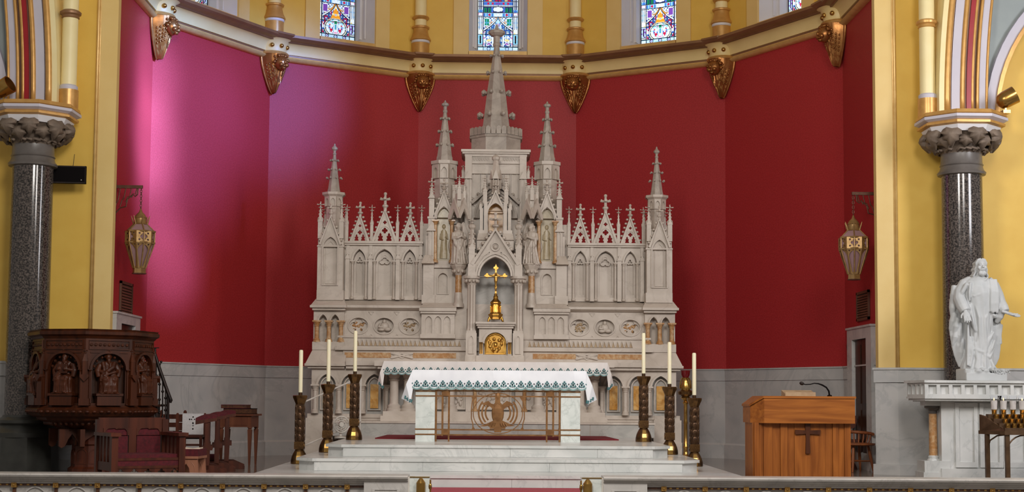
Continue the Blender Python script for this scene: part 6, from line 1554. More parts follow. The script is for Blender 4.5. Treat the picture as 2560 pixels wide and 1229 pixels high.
mk('pages', MB().add([(-.13,-.1,.02),(0,-.1,.002),(.13,-.1,.018),(.13,.1,.018),(0,.1,.002),(-.13,.1,.02),(-.13,-.1,0),(.13,-.1,0),(.13,.1,0),(-.13,.1,0)],[(0,1,4,5),(1,2,3,4),(6,7,2,1,0),(9,5,4,3,8),(6,0,5,9),(7,8,3,2),(6,9,8,7)]), M['paper'], bo)
# ladder-back chairs ---------------------------------------------------------
def ladder(px, D, v_top, name, label, w=.42, rz=0, lace=False):
    x = inv(px, 1100, D).x; t = thing('ladderback_chair', label, 'chair', (x, D, 0), rz, 'dark ladder-back chairs by the pulpit')
    zt = ZV(v_top+5, D+.2); dpt = .42
    for s in (-1,1):
        mk('front_leg', MB().tbox(s*w/2,-dpt/2,0,.46,.035,.035,.042,.042), M['wred'], t)
        mk('rear_post', MB().tbox(s*w/2,dpt/2,0,zt,.038,.038,.045,.035).ball((s*w/2,dpt/2,zt), .02,n=8,m=5), M['wred'], t)
        mk('side_stretcher', MB().box(s*w/2-.012,s*w/2+.012,-dpt/2,dpt/2,.2,.235), M['wred'], t)
    for j in range(4 if not lace else 3):
        z = zt-.08-.125*j; mk('back_slat', MB().box(-w/2,w/2,dpt/2-.012,dpt/2+.012,z-.035,z+.035), M['wred'], t)
    mk('front_stretcher', MB().box(-w/2,w/2,-dpt/2-.01,-dpt/2+.01,.22,.26).box(-w/2,w/2,-dpt/2-.01,-dpt/2+.01,.32,.35), M['wred'], t)
    mk('seat', MB().box(-w/2-.01,w/2+.01,-dpt/2-.01,dpt/2+.0,.44,.48), M['wred'], t)
    return t, zt, w, dpt
ladder(424, 22.1, 1028, '', 'dark ladder-back chair half hidden behind the pulpit stair railing', .36)
t, zt, w, dpt = ladder(472, 21.55, 1035, '', 'dark chair under a white lace cloth, between armchair and kneelers', .40, radians(4), True)
lc = thing('lace_cloth', 'white lace cloth with scalloped hem hanging over the dark chair back', 'cloth', (t.location.x+.02, t.location.y+dpt/2-.0, zt), radians(4))
cw = .155; ch = .33; n = 8
holes = [circ(dx, dz, r, 8) for dx, dz, r in ((0,-.04,.012),(0,-.13,.014),(0,-.165,.012),(-.05,-.075,.012),(.05,-.075,.012),(-.022,-.075,.01),(.022,-.075,.01),(0,-.215,.012))]
sc = [(-cw+2*cw*j/24, -ch+.03-.022*abs(sin(pi*j/6.0))) for j in range(25)]
mk('front_drop', MB().plate(sc+[(cw,.012),(-cw,.012)], holes, -.055, -.050), M['lace'], lc)
mk('back_drop', MB().box(-cw,cw,.028,.033,-.2,.012).box(-cw,cw,-.055,.033,.008,.014), M['lace'], lc)
# kneelers -----------------------------------------------------------------------
def kneeler(px, D, v_top, label, rz):
    x = inv(px, 1100, D).x; t = thing('kneeler', label, 'kneeler', (x, D, 0), rz, 'dark wooden kneelers with red padded tops')
    zt = ZV(v_top+5, D)
    for s in (-1,1):
        mk('upright', MB().box(s*.26-.025,s*.26+.025,-.032,.032,.06,zt-.05), M['wred'], t)
        mk('foot', MB().extr([(-.30,0),(.26,0),(.26,.05),(.10,.12),(-.12,.12),(-.26,.07)], -.025,.025).xf(Matrix.Translation((s*.26,0,0)) @ Matrix.Rotation(pi/2,4,'Z')), M['wred'], t)
        mk('cross_block', MB().extr([(-.07,0),(.07,0),(.07,.06),(.04,.06),(.04,.10),(-.04,.10),(-.04,.06),(-.07,.06)], -.028,.028).xf(Matrix.Translation((s*.26,0,zt*.42)) @ Matrix.Rotation(pi/2,4,'Z')), M['wred'], t)
    mk('stretcher', MB().box(-.26,.26,-.02,.02,zt*.43,zt*.43+.07), M['wred'], t)
    mk('desk', MB().add([(-.30,-.16,zt-.10),(.30,-.16,zt-.10),(.30,.12,zt-.05),(-.30,.12,zt-.05),(-.30,-.16,zt-.05),(.30,-.16,zt-.05),(.30,.12,zt-.01),(-.30,.12,zt-.01)],[(3,2,1,0),(4,5,6,7),(0,1,5,4),(1,2,6,5),(2,3,7,6),(3,0,4,7)]).box(-.27,.27,-.01,.01,zt-.22,zt-.08), M['wred'], t)
    pad = MB(); rings = []
    for q in range(9): u = q/8; y = -.16+.28*u; z = zt-.05+.04*u; rings.append([(xx,y,z+hh) for xx,hh in ((-.30,0),(.30,0),(.30,.02+.02*sin(pi*u)),(.22,.035+.03*sin(pi*u)),(-.22,.035+.03*sin(pi*u)),(-.30,.02+.02*sin(pi*u)))])
    pad.loft(rings); mk('arm_pad', pad, M['velvet'], t, 60)
    mk('knee_board', MB().box(-.26,.26,-.36,-.14,.13,.16).box(-.24,.24,-.35,-.15,.0,.13), M['wred'], t); mk('knee_pad', MB().box(-.26,.26,-.36,-.14,.16,.20), M['velvet'], t)
kneeler(519, 19.9, 1041, 'dark wooden kneeler with red pad, nearest of the three, beside the lace-covered chair', radians(-80))
kneeler(543, 20.62, 1035, 'dark wooden kneeler with red pad, middle one of the three', radians(-80))
kneeler(567, 21.34, 1030, 'dark wooden kneeler with red pad, beside the book table', radians(-80))
# table and books ---------------------------------------------------------------
D = 22.6; x = inv(598, 1040, D).x; zt = ZV(1034+4.5, D-.25)
t = thing('side_table', 'small polished wooden table with tapered legs against the left apse wall', 'table', (x, D, 0), radians(-6))
mk('table_top', MB().box(-.29,.29,-.25,.25,zt-.028,zt), M['wtable'], t)
mk('apron', MB().box(-.25,.25,-.21,.21,zt-.20,zt-.028).box(-.19,.19,-.216,-.21,zt-.17,zt-.05), M['wtable'], t)
for sx in (-1,1):
    for sy in (-1,1):
        mk('leg', MB().tbox(sx*.222,sy*.182,0,zt-.24,.026,.026,.06,.06).lathe([(.036,zt-.24),(.024,zt-.225),(.038,zt-.21),(.034,zt-.20)],10,sx*.222,sy*.182), M['wtable'], t)
def book(x, y, z, w, d, h, rz, label, mat):
    t = thing('book', label, 'book', (x,y,z), rz)
    mk('cover', MB().box(-w/2,w/2,-d/2,d/2,0,.008).box(-w/2,w/2,-d/2,d/2,h-.008,h).box(-w/2,-w/2+.008,-d/2,d/2,0,h), mat, t)
    mk('pages', MB().box(-w/2+.009,w/2-.006,-d/2+.006,d/2-.006,.0085,h-.0085), M['paper'] if h < .05 else M['seam'], t)
book(x+.02, D, zt, .44, .34, .085, radians(-6), 'thick black book lying at the bottom of the pile on the side table', M['black'])
book(x-.05, D, zt+.085, .40, .30, .055, radians(-3), 'dark red book lying on top of the black book on the side table', M['velvet'])
# ================================================================== LECTERN, MICROPHONE
D = 17.6; k = D/FPX; X = lambda px: inv(px, 1090, D).x
xl, xr = X(1886), X(2127); xc = (xl+xr)/2; w = xr-xl
t = thing('lectern', 'golden oak lectern with sloped top and a dark wooden cross on its front', 'lectern', (xc, D, 0), 0)
z0, z1 = ZV(1056-5,D), ZV(990-5,D)
# body: ribbed front of upright boards
bx_ = [-w/2, -w/2+.055, -w/2+.11, -w/2+.22, -w/2+.315, -w/2+.40, -w/2+.485, w/2-.305, w/2-.22, w/2-.15, w/2-.075, w/2]
mk('body', MB().box(-w/2+.01,w/2-.01,.03,.58,0,z0), M['oak'], t)
for i in range(len(bx_)-1):
    big = bx_[i+1]-bx_[i] > .3
    d = .0 if i % 2 == 0 else .018
    mk('front_board', MB().box(bx_[i]+.0015,bx_[i+1]-.0015,d if not big else .012,.032,0,z0), M['oak'], t)
for j in range(6): mk('side_board', MB().box(-w/2-.012,-w/2+.012,.05+.09*j,.125+.09*j,0,z0), M['oak'], t)
xt0, xt1 = X(1880)-xc, X(2134)-xc; xs = X(1908)-xc
# head: front fascia with chamfered left corner and slightly sloping top
zl_ = .10
P_ = [(xs,-.08,0),(xt1,-.08,0),(xt1,.62,0),(xs,.62,0),(xt0,.62,zl_),(xt0,.12,zl_)]
def headmb(zb_, zt_, o):
    Q_ = [(x_+(o if x_ > 0 else -o), y_+(o if y_ > .2 else -o), d_) for x_,y_,d_ in P_]
    vs = [(x_,y_,zb_(d_)) for x_,y_,d_ in Q_]+[(x_,y_,zt_(d_)) for x_,y_,d_ in Q_]
    return MB().add(vs, [(0,3,2,1),(0,5,4,3),(6,7,8,9),(6,9,10,11),(0,1,7,6),(1,2,8,7),(2,3,9,8),(3,4,10,9),(4,5,11,10),(5,0,6,11)])
mk('head', headmb(lambda d_: z0-.005, lambda d_: z1-.02-d_, 0), M['oakh'], t)
mk('top_board', headmb(lambda d_: z1-.022-d_, lambda d_: z1+.004-d_, .012), M['oakh'], t)
cz = ZV(1088-5,D)
cr = MB(); cx0 = X(2019)-xc
for pts in ([(-.028,.0),(.028,0),(.022,.18),(.032,.36),(-.032,.36),(-.022,.18)],): cr.extr([(cx0+a,cz-.215+b*1.0) for a,b in pts], -.018,.012)
cr.extr([(cx0-.155,cz+.035),(cx0-.15,cz+.015),(cx0,cz+.024),(cx0+.15,cz+.012),(cx0+.155,cz+.068),(cx0,cz+.062),(cx0-.15,cz+.07)], -.016,.012)
mk('cross', cr, M['cross'], t, label='rough dark wooden cross on the front')
br = thing('book_rest', 'tan book rest lying on the back of the lectern top', 'book rest', ((X(2013)), D+.36, z1+.004))
hw = (X(2052)-X(1975))/2; mk('board', MB().add([(-hw,-.1,0),(hw,-.1,0),(hw,.14,0),(-hw,.14,0),(-hw,-.1,.03),(hw,-.1,.03),(hw,.14,.075),(-hw,.14,.075)],[(3,2,1,0),(4,5,6,7),(0,1,5,4),(1,2,6,5),(2,3,7,6),(3,0,4,7)]), M['tan'], br)
mk('ledge', MB().box(-hw,hw,-.115,-.1,0,.05), M['tan'], br)
Dm = D+.25; q = lambda px, v: inv(px, v-0, Dm)
m0 = q(2074, 985); t = thing('microphone', 'black gooseneck microphone bending left over the lectern top', 'microphone', (m0.x, Dm, z1+.004))
pts = [q(a,b)-Vector((m0.x,Dm,z1+.004)) for a,b in ((2074,985),(2072,977),(2066,968),(2056,962),(2046,958.5),(2036,957.5),(2026,960),(2014,960.5),(2008,959))]
pts[0].z = 0
mk('gooseneck', MB().tube([tuple(p) for p in pts], [.011,.011,.010,.010,.008,.006,.006,.006,.006], 8), M['black'], t, 60)
e_ = pts[-1]; mk('head', MB().ball((e_.x-.018,0,e_.z+.006), .030,.022,.022,12,8,Matrix.Rotation(radians(15),3,'Y')), M['iron'], t, 180)
mk('base', MB().lathe([(.03,0),(.03,.012),(.014,.02)],14), M['black'], t, 40)
# chairs behind the lectern ---------------------------------------------------------
D = 22.45; x = 5.35
t = thing('carved_chair', 'dark carved hall chair with shaped back right behind the lectern', 'chair', (x, D, 0), radians(-14))
zt = ZV(1037-6,D); zs = .44
mk('back', MB().extr([(-.17,zt-.19),(-.09,zt-.22),(-.07,zt-.34),(-.13,zt-.38),(-.10,zt-.45),(.10,zt-.45),(.13,zt-.38),(.07,zt-.34),(.09,zt-.22),(.17,zt-.19),(.20,zt-.10),(.19,zt-.01),(0,zt+.0),(-.19,zt-.01),(-.20,zt-.10)], .16,.20), M['wred'], t)
mk('seat', MB().box(-.22,.22,-.2,.2,zs-.03,zs+.01), M['wred'], t)
for y in (-.15,.15): mk('trestle_leg', MB().extr([(-.20,0),(-.12,0),(-.05,.08),(.05,.08),(.12,0),(.20,0),(.12,.16),(.10,.28),(.16,zs-.03),(-.16,zs-.03),(-.10,.28),(-.12,.16)], y-.02,y+.02), M['wred'], t)
D = 21.5; x = 5.30
t = thing('captains_chair', 'low brown wooden armchair with spindles between the lectern and the right pier', 'chair', (x, D, 0), radians(24))
zs = .42; za_ = ZV(1083-6,D)
wo = wood('chair_brown_wood', lin(150,88,50), lin(112,62,36)); 
st_ = MB().lathe([(.26,zs-.035),(.28,zs-.02),(.28,zs),(.2,zs+.005)],18,0,0,0,1,.95); mk('seat', st_, wo, t, 40)
am = [(.265*cos(a)*1.0,.26*sin(a)+.02,za_+.02*sin(a)) for a in [radians(-25+230*j/14) for j in range(15)]]
mk('arm_rail', MB().tube(am, .024, 8), wo, t, 60)
for j in range(1,14): 
    p_ = am[j]; mk('spindle', MB().tube([(p_[0]*.82,p_[1]*.82,zs),(p_[0]*.93,p_[1]*.93,(zs+za_)/2),p_], [.009,.014,.009], 6), wo, t, 60)
for a in (40,140,220,320):
    c_, s_ = cos(radians(a)), sin(radians(a)); mk('leg', MB().tube([(.17*c_,.16*s_,zs-.02),(.21*c_,.2*s_,zs*.5),(.25*c_,.24*s_,0)], [.018,.024,.014], 8), wo, t, 60)
mk('stretcher', MB().tube([(-.17,-.1,.16),(.17,-.1,.16)], .012, 6).tube([(-.17,.12,.16),(.17,.12,.16)], .012, 6), wo, t, 60)
# ================================================================== SIDE ALTAR SHELF
D = 19.2; zt = ZV(950-8,19.3); X = lambda px, D_=D: inv(px, 980, D_).x
xa, xb = X(2268,19.85), X(2312,19.2)
t = thing('side_altar', 'pale marble side altar shelf with carved niches on yellow marble columns at the right pier', 'altar', (xb, D, 0))
def oct_(off, back=19.9): return [(xb-xb-off*.4,-off),(2.4,-off),(2.4,back-D),(xa-xb-off,back-D),(xa-xb-off,19.85-D)]
Zs = lambda v: ZV(v-8, D)
mk('table_slab', MB().prism(oct_(.03), Zs(956), zt), M['steps'], t)
bandz0, bandz1 = Zs(991), Zs(956)
mk('band_core', MB().prism(oct_(-.05), bandz0, bandz1), M['steps'], t)
mk('lower_moulding', MB().prism(oct_(.0), Zs(996), bandz0).prism(oct_(-.03), Zs(1001), Zs(996)).prism(oct_(-.09), Zs(1004), Zs(1001)), M['steps'], t)
# front band with recessed square niches
per = 31.0*D/FPX; n = 14; 
for j in range(n):
    c = .10+per*j; hw = per*.36
    mk('niche', MB().plate(rect(c-per/2 if j else 0, c+per/2, bandz0, bandz1), [rect(c-hw,c+hw,bandz0+.035,bandz1-.03)], .0, .05), M['steps'], t)
Lc = hypot(xb-xa, 19.85-D); ang = atan2(-(19.85-D), xb-xa)
for j in range(4):
    c = Lc*(j+.5)/4; hw = Lc*.09
    o = mk('chamfer_niche', MB().plate(rect(Lc*j/4,Lc*(j+1)/4,bandz0,bandz1), [archdoor(c,hw,bandz0+.03,bandz1-.05,bandz1-.025,4)], .0, .05), M['steps'], t); o.matrix_basis = Matrix.Translation((xa-xb,19.85-D,0)) @ Matrix.Rotation(ang,4,'Z')
# pilasters, altar body, columns
def scol(px, Dc):
    x = X(px, Dc)-xb; y = Dc-D; kk = Dc/FPX
    c = mk('column_pedestal', MB().bx(x,y,0,.34,.34,ZV(1151-8,Dc)).bx(x,y,0,.38,.38,.10), M['steps'], t)
    mk('column_base', MB().lathe([(.085,ZV(1152-8,Dc)),(.085,ZV(1149-8,Dc)),(.068,ZV(1146-8,Dc)),(.072,ZV(1141-8,Dc)),(.055,ZV(1138-8,Dc))],16,x,y), M['steps'], c, 50)
    mk('shaft', MB().lathe([(.056,ZV(1139-8,Dc)),(.052,ZV(1033-8,Dc))],18,x,y), M['sienap'], c, 40)
    mk('capital', MB().lathe([(.053,ZV(1034-8,Dc)),(.06,ZV(1031-8,Dc)),(.058,ZV(1027-8,Dc)),(.095,ZV(1021-8,Dc)),(.11,ZV(1020-8,Dc)),(.11,ZV(1014-8,Dc)),(.05,ZV(1012-8,Dc))],16,x,y), M['ring'], c, 50)
    mk('impost', MB().bx(x,y,ZV(1014-8,Dc),.26,.26,ZV(1003-8,Dc)-ZV(1014-8,Dc)), M['steps'], c)
scol(2331, 19.6); scol(2527, 19.6)
yb = 19.45-D; x0 = X(2352,19.45)-xb; x1 = X(2560+110,19.45)-xb
mk('altar_body', MB().box(x0,x1,yb,yb+.29,0,Zs(1003)), M['steps'], t)
for a,b in ((2362,2417),(2422,2478),(2484,2540)):
    xa_, xb_ = X(a,19.85)-xb, X(b,19.85)-xb
    mk('body_panel', MB().plate(rect(xa_,xb_,ZV(1165-8,19.8),ZV(1006-8,19.8)), [rect(xa_+.05,xb_-.05,ZV(1152-8,19.8),ZV(1016-8,19.8))], yb-.03, yb), M['steps'], t)
mk('body_base', MB().box(x0-.02,x1,yb-.06,yb,0,ZV(1168-8,19.8)), M['steps'], t)
# ================================================================== STATUE
DS = 19.55; k = DS/FPX; p0 = inv(2451, 945, DS)
t = thing('saint_statue', 'white marble robed bearded figure with open hands standing on the side altar', 'statue', (p0.x, DS, zt), 0)
kx = k/3.41; S = lambda x, y: ((x-720)*kx, (1177-y)*kx)
def ring_(y, x0, x1, ry, amp, fq, ph=0, cy=0.0, n=96, drag=0):
    (xa_, z), (xb_, _) = S(x0,y), S(x1,y); cx = (xa_+xb_)/2; rx = (xb_-xa_)/2; out = []
    for j in range(n):
        a = 2*pi*j/n; m_ = 1+amp*(sin(a*fq+ph)+.6*sin(a*(fq*1.7)+ph*2.1))
        out.append((cx+rx*m_*cos(a), cy+ry*m_*sin(a), z))
    return out
mb = MB()
A = [ring_(1085,556,836,.20,.045,13,0),ring_(1040,562,832,.19,.05,13,.2),ring_(960,590,828,.17,.05,13,.5),ring_(860,606,826,.155,.05,12,.8),ring_(760,616,828,.15,.045,11,1.1),ring_(660,618,832,.15,.035,10,1.4),
     ring_(580,606,842,.15,.03,10,1.7),ring_(500,590,850,.155,.025,9,2.0),ring_(430,578,850,.16,.02,9,2.2),ring_(370,572,842,.15,.015,8,2.5),ring_(325,588,828,.125,.01,8,2.7),ring_(300,630,806,.10,.01,8,2.8),ring_(285,668,772,.07,0,8),ring_(270,690,758,.05,0,8)]
mb.loft(A)
def T(pts, rad, n=12): mb.tube([(S(x,y)[0], yy, S(x,y)[1]) for x,y,yy in pts], rad, n)
# neck, shoulders, sleeves
T([(727,300,0),(731,245,-.01)], [.062,.055])
T([(660,318,.02),(600,350,.02),(556,420,.0),(545,480,-.03),(560,545,-.09),(575,590,-.13)], [.075,.085,.085,.085,.085,.07])   # his right sleeve
T([(575,560,-.10),(585,620,-.09),(578,655,-.06)], [.075,.055,.02])
T([(800,318,.02),(852,360,.02),(880,440,.0),(890,510,-.04),(905,560,-.09),(918,590,-.12)], [.07,.08,.082,.082,.08,.062])  # his left sleeve
T([(890,560,-.06),(878,630,-.05),(862,680,-.02)], [.075,.06,.025])
# mantle, his right side: long fall with zigzag hem
for (x0_,y0_),(x1_,y1_),yy in (((520,400),(492,500),.06),((508,470),(500,640),.08),((520,600),(480,740),.07),((540,640),(512,790),.06),((540,740),(500,870),.07),((560,760),(535,1000),.08),((575,820),(556,1050),.07),((520,360),(500,520),.05),((560,680),(545,900),.06)):
    T([(x0_,y0_,yy),((x0_+x1_)/2,(y0_+y1_)/2,yy-.015),(x1_,y1_,yy)], [.045,.05,.022], 10)
mb.loft([[(S(x,y)[0]+rx*cos(a), .075+.035*sin(a), S(x,y)[1]) for a in [2*pi*j/16 for j in range(16)]] for x,y,rx in ((580,1060,.05),(572,960,.10),(566,880,.12),(560,800,.13),(556,720,.14),(558,640,.12),(560,540,.10),(560,440,.08),(575,370,.07))])
# mantle, his left side
mb.loft([[(S(x,y)[0]+rx*cos(a), .06+.04*sin(a), S(x,y)[1]) for a in [2*pi*j/16 for j in range(16)]] for x,y,rx in ((842,1045,.04),(855,980,.07),(858,900,.085),(858,800,.095),(862,700,.09),(868,620,.075),(870,520,.06))])
for x0_,y0_,x1_,y1_ in ((890,680,908,860),(880,700,880,940),(850,700,845,1030),(908,690,900,820)): T([(x0_,y0_,.03),(x1_,y1_,.05)], [.035,.025], 10)
# stole falling from his left shoulder to the waist, folds across chest and skirt
for j,(a_,b_) in enumerate(((800,790),(816,806),(832,824),(846,842))): T([(a_,310,-.085),(b_+8,420,-.14),(b_+4,520,-.145),(b_,590+10*(j%2),-.14)], [.022,.026,.026,.02], 8)
T([(600,345,-.10),(560,420,-.08),(530,500,-.05)], [.03,.034,.02], 8); T([(625,340,-.12),(610,430,-.13),(612,500,-.13)], [.022,.02,.012], 8)
for pts in (((640,460,-.15),(700,440,-.155),(735,450,-.155)),((735,450,-.15),(732,700,-.16),(745,930,-.17)),((622,520,-.13),(640,700,-.15),(660,760,-.15)),((660,520,-.14),(690,640,-.16),(690,900,-.165)),((770,590,-.14),(740,640,-.16),(735,700,-.16)),((800,600,-.13),(830,620,-.12),(840,640,-.1)),
            ((820,760,-.12),(770,830,-.15),(745,900,-.165)),((826,830,-.12),(790,900,-.155),(760,960,-.165)),((820,900,-.13),(770,980,-.165),(680,930,-.17)),((745,940,-.17),(690,930,-.17),(640,905,-.16)),((620,800,-.13),(625,950,-.155),(600,1060,-.18)),((650,850,-.15),(665,1000,-.175),(640,1070,-.19)),((600,700,-.12),(596,900,-.14),(580,1050,-.17)),((700,960,-.17),(720,1040,-.185),(700,1080,-.19)),((780,1000,-.165),(800,1060,-.18),(830,1085,-.17))):
    T([(x_,y_,yy_+.022) for x_,y_,yy_ in pts], [.016,.028,.016], 10)
# collar line
T([(690,292,-.075),(720,318,-.115),(752,318,-.115),(782,290,-.075)], [.012,.014,.014,.012], 8)
# feet on the base
for x in (690,775): mb.ball((S(x,1085)[0],-.19,S(x,1085)[1]), .035,.075,.03,10,8)
fig = remeshed(mb, .0085, 4, 'robed_body'); mkm('robed_body', fig, M['statue'], t)
# head with face, beard and hair
hb = MB(); hx, hz = S(734,196); hb.ball((hx,-.02,hz), .072,.088,.108,24,16)
hb.ball((hx,-.03,hz-.055), .058,.072,.062,16,10)
F = lambda dx, y, z, *r: hb.ball((hx+dx,y,hz+z), *r)
hb.tube([(hx,-.112,hz+.012),(hx,-.124,hz-.012),(hx,-.130,hz-.026)], [.009,.012,.014], 8)
for s in (-1,1):
    F(s*.028,-.098,.012, .018,.010,.009,10,6); hb.tube([(hx+s*.012,-.108,hz+.028),(hx+s*.03,-.106,hz+.033),(hx+s*.05,-.09,hz+.026)], .0075, 6); F(s*.042,-.088,-.022, .022,.018,.024,10,8); F(s*.012,-.117,-.028,.008,.008,.008,8,6)
    hb.tube([(hx,-.115,hz-.042),(hx+s*.02,-.108,hz-.046),(hx+s*.038,-.094,hz-.062)], [.010,.011,.008], 8)
    F(s*.024,-.082,-.098, .032,.034,.036,10,8)
F(0,-.106,-.062, .018,.010,.007,10,6); F(0,-.092,-.105, .032,.034,.034,12,8); F(0,-.085,-.128,.02,.026,.02,10,8)
for s in (-1,1):
    for j in range(8):
        w_ = .010*sin(j*2.1); q_ = .016*j
        hb.tube([(hx+s*.008,-.058+q_,hz+.104-.002*j),(hx+s*.045,-.058+q_,hz+.090-.003*j),(hx+s*(.070+w_*.4),-.048+q_,hz+.045),(hx+s*(.066-w_*.5),-.040+q_,hz+.0),(hx+s*(.078+w_),-.032+q_,hz-.045),(hx+s*(.076-w_),-.028+q_,hz-.085),(hx+s*(.094+w_),-.020+q_,hz-.125),(hx+s*(.098-w_),-.012+q_*.8,hz-.16)], [.010,.014,.015,.014,.016,.014,.015,.008], 8)
F(0,.035,.015,.074,.068,.098,16,10)
mkm('head', remeshed(hb, .0055, 1, 'head'), M['statue'], t)
def hand(mir, x, y, yy, M4):
    h = MB(); h.loft([[(rx*cos(a), ry*sin(a), z) for a in [2*pi*j/14 for j in range(14)]] for z, rx, ry in ((-.06,.022,.018),(0,.022,.017),(.03,.034,.015),(.06,.040,.014),(.078,.038,.012))])
    for j,(fx,L_) in enumerate(((-.030,.058),(-.010,.068),(.011,.064),(.030,.050))):
        h.tube([(fx*.8,0,.06),(fx,-.001,.085),(fx*1.08,-.006,.085+L_*.5),(fx*1.12,-.018,.085+L_)], [.0105,.010,.0092,.0068], 8)
    h.tube([(-.028,-.004,.02),(-.052,-.012,.045),(-.060,-.022,.078)], [.013,.0115,.008], 8)
    if mir: h.mirx()
    h.xf(M4 @ Matrix.Scale(1.2,4)); return h
hx_, hz_ = S(566,590); h1 = hand(False,0,0,0, Matrix.Translation((hx_+.0,-.17,hz_)) @ Matrix.Rotation(radians(142),4,'X') @ Matrix.Rotation(radians(8),4,'Z'))
mkm('hand', remeshed(h1, .0045, 1, 'hand'), M['statue'], t)
hx_, hz_ = S(925,596); h2 = hand(True,0,0,0, Matrix.Translation((hx_,-.14,hz_)) @ Matrix.Rotation(radians(108),4,'Y') @ Matrix.Rotation(radians(-62),4,'Z'))
mkm('hand', remeshed(h2, .0045, 1, 'hand'), M['statue'], t)
bs = MB(); (bx0,_),(bx1,_) = S(548,0),S(900,0); 
bs.box(bx0+.0,bx1,-.24,.20,0,(1177-1110)*kx).box(bx0,bx0+.14,-.2,.2,0,(1177-1075)*kx)
for j in range(40): bs.ball((random.uniform(bx0+.04,bx1-.04), random.uniform(-.21,.15), (1177-1100)*kx+random.uniform(0,.02)), random.uniform(.04,.07), .06, random.uniform(.02,.045), 8, 6)
mkm('rock_base', remeshed(bs, .012, 2, 'rock_base'), M['statue'], t)
vn = MB(); vx, vz = S(850,1095)
for j in range(9):
    a = j*.7; vn.tube([(vx-.09+.022*j+.03*cos(a+q),-.23+.02*sin(q*2),vz-.01+.028*sin(a+q)) for q in [0,1,2,3,4,5]], .008, 6)
mk('carved_vine', vn, M['statue'], t, 60)
# ================================================================== VOTIVE STAND
D = 17.9; k = D/FPX; p0 = inv(2500, 1100, D); X = lambda px, D_=D: inv(px,1050,D_).x-p0.x; Zv = lambda v, D_=D: ZV(v-8.5, D_)
t = thing('votive_stand', 'brown metal votive candle stand with stepped brass cups before the side altar', 'candle stand', (p0.x, D, 0))
bz = noisy('stand_bronze', lin(104,80,58), lin(84,62,44), 12, .4, .5)
ztr = Zv(1079)
xl, xm = X(2473), X(2514)
W_ = .98
for px, y in ((2488,.30),(2517,0)): mk('leg', MB().bx(X(px),y,0,.05,.05,ztr-.02), bz, t)
for x_, y in ((X(2517)+W_-.08,0),(X(2488)+W_-.02,.30)): mk('leg', MB().bx(x_,y,0,.05,.05,ztr-.02), bz, t)
mk('tray', MB().prism([(xm-.03,-.05),(xm+W_,-.05),(xm+W_,.40),(xl,.40)], ztr-.035, ztr+.01), bz, t)
sd = MB().add([(xm-.02,-.04,ztr),(xl+.01,.39,ztr),(xl+.01,.39,Zv(1036)),(xl+.05,.3,Zv(1040)),(xm-.10,.15,Zv(1056)),(xm-.03,.02,Zv(1070)),
               (xm+.0,-.04,ztr),(xl+.03,.39,ztr),(xl+.03,.39,Zv(1036)),(xl+.07,.3,Zv(1040)),(xm-.08,.15,Zv(1056)),(xm-.01,.02,Zv(1070))],
    [(0,5,4,3,2,1),(6,7,8,9,10,11)]+[(i,(i+1)%6,6+(i+1)%6,6+i) for i in range(6)]); mk('side_plate', sd, bz, t)
for j in range(4): mk('step', MB().box(xm-.02-.035*j,xm+W_,-.03+.095*j,.065+.095*j,ztr,ztr+.05+.055*j), bz, t)
for s, x0_ in ((1,X(2517)),(1,X(2517)+.42)):
    mk('arch_brace', MB().tube([(x0_+.21-.21*cos(a),0,ztr-.24+.20*sin(a)) for a in [pi*j/12 for j in range(13)]], .010, 6), bz, t)
mk('arch_brace', MB().tube([(X(2488)+.01,.30,ztr-.20),(X(2492),.25,ztr-.11),(X(2502),.14,ztr-.05),(X(2514),.02,ztr-.035)], .010, 6), bz, t)
cup_me = mesh_of('cup', MB().lathe([(.030,0),(.030,.045),(.034,.05),(.034,.056),(.02,.056)],14), M['brass'], 40)
gl_me = mesh_of('glass', MB().lathe([(.042,.050),(.050,.235),(.046,.235),(.039,.060)],16), M['glass'], 40)
wx_me = mesh_of('wax', MB().lathe([(.036,.061),(.041,.17),(.006,.17)],14), M['vwax'], 40)
fl_me = mesh_of('flame', MB().lathe([(.002,.17),(.008,.182),(.001,.205)],8), M['flame'], 60)
i = 0
for r in range(4):
    for c in range(11):
        sp_ = .118 if r == 3 else .080; x_ = xm+.035-.06*r*.6+sp_*c+(.040 if r % 2 else 0)-(.0 if r == 3 else 0); y_ = .02+.095*r
        if x_ > xm+W_-.04: continue
        tall = r == 3; z_ = ztr+.05+.055*r
        i += 1
        rw = ['front row','second row','third row','back row'][r]; nt_ = ['first','second','third','fourth','fifth','sixth','seventh','eighth','ninth','tenth','eleventh'][c]
        lab = ('votive candle in clear glass, %s of the stand, %s from left' if tall else 'small brass votive cup, %s of the stand, %s from left') % (rw, nt_)
        v = thing('votive_candle', lab, 'candle', (p0.x+x_, D+y_, z_), 0, 'votive candles in the brown stand')
        put('cup', cup_me, v)
        if tall:
            put('glass', gl_me, v); put('wax', wx_me, v)
            if c % 3 != 2: put('flame', fl_me, v)
sn = thing('taper_holder', 'small black taper holder rising behind the votive glasses', 'holder', (p0.x+X(2527), D+.37, ztr+.01))
h_ = Zv(990)-ztr
mk('rod', MB().tube([(0,0,0),(0,0,h_-.05)], .008, 8), M['iron'], sn); mk('cup', MB().lathe([(.01,h_-.06),(.022,h_),(.018,h_)],10), M['black'], sn, 40); mk('scrolls', MB().tube([(-.035,0,h_-.05),(-.02,0,h_-.066),(0,0,h_-.06),(.02,0,h_-.066),(.035,0,h_-.05)], .005, 6), M['black'], sn, 60)
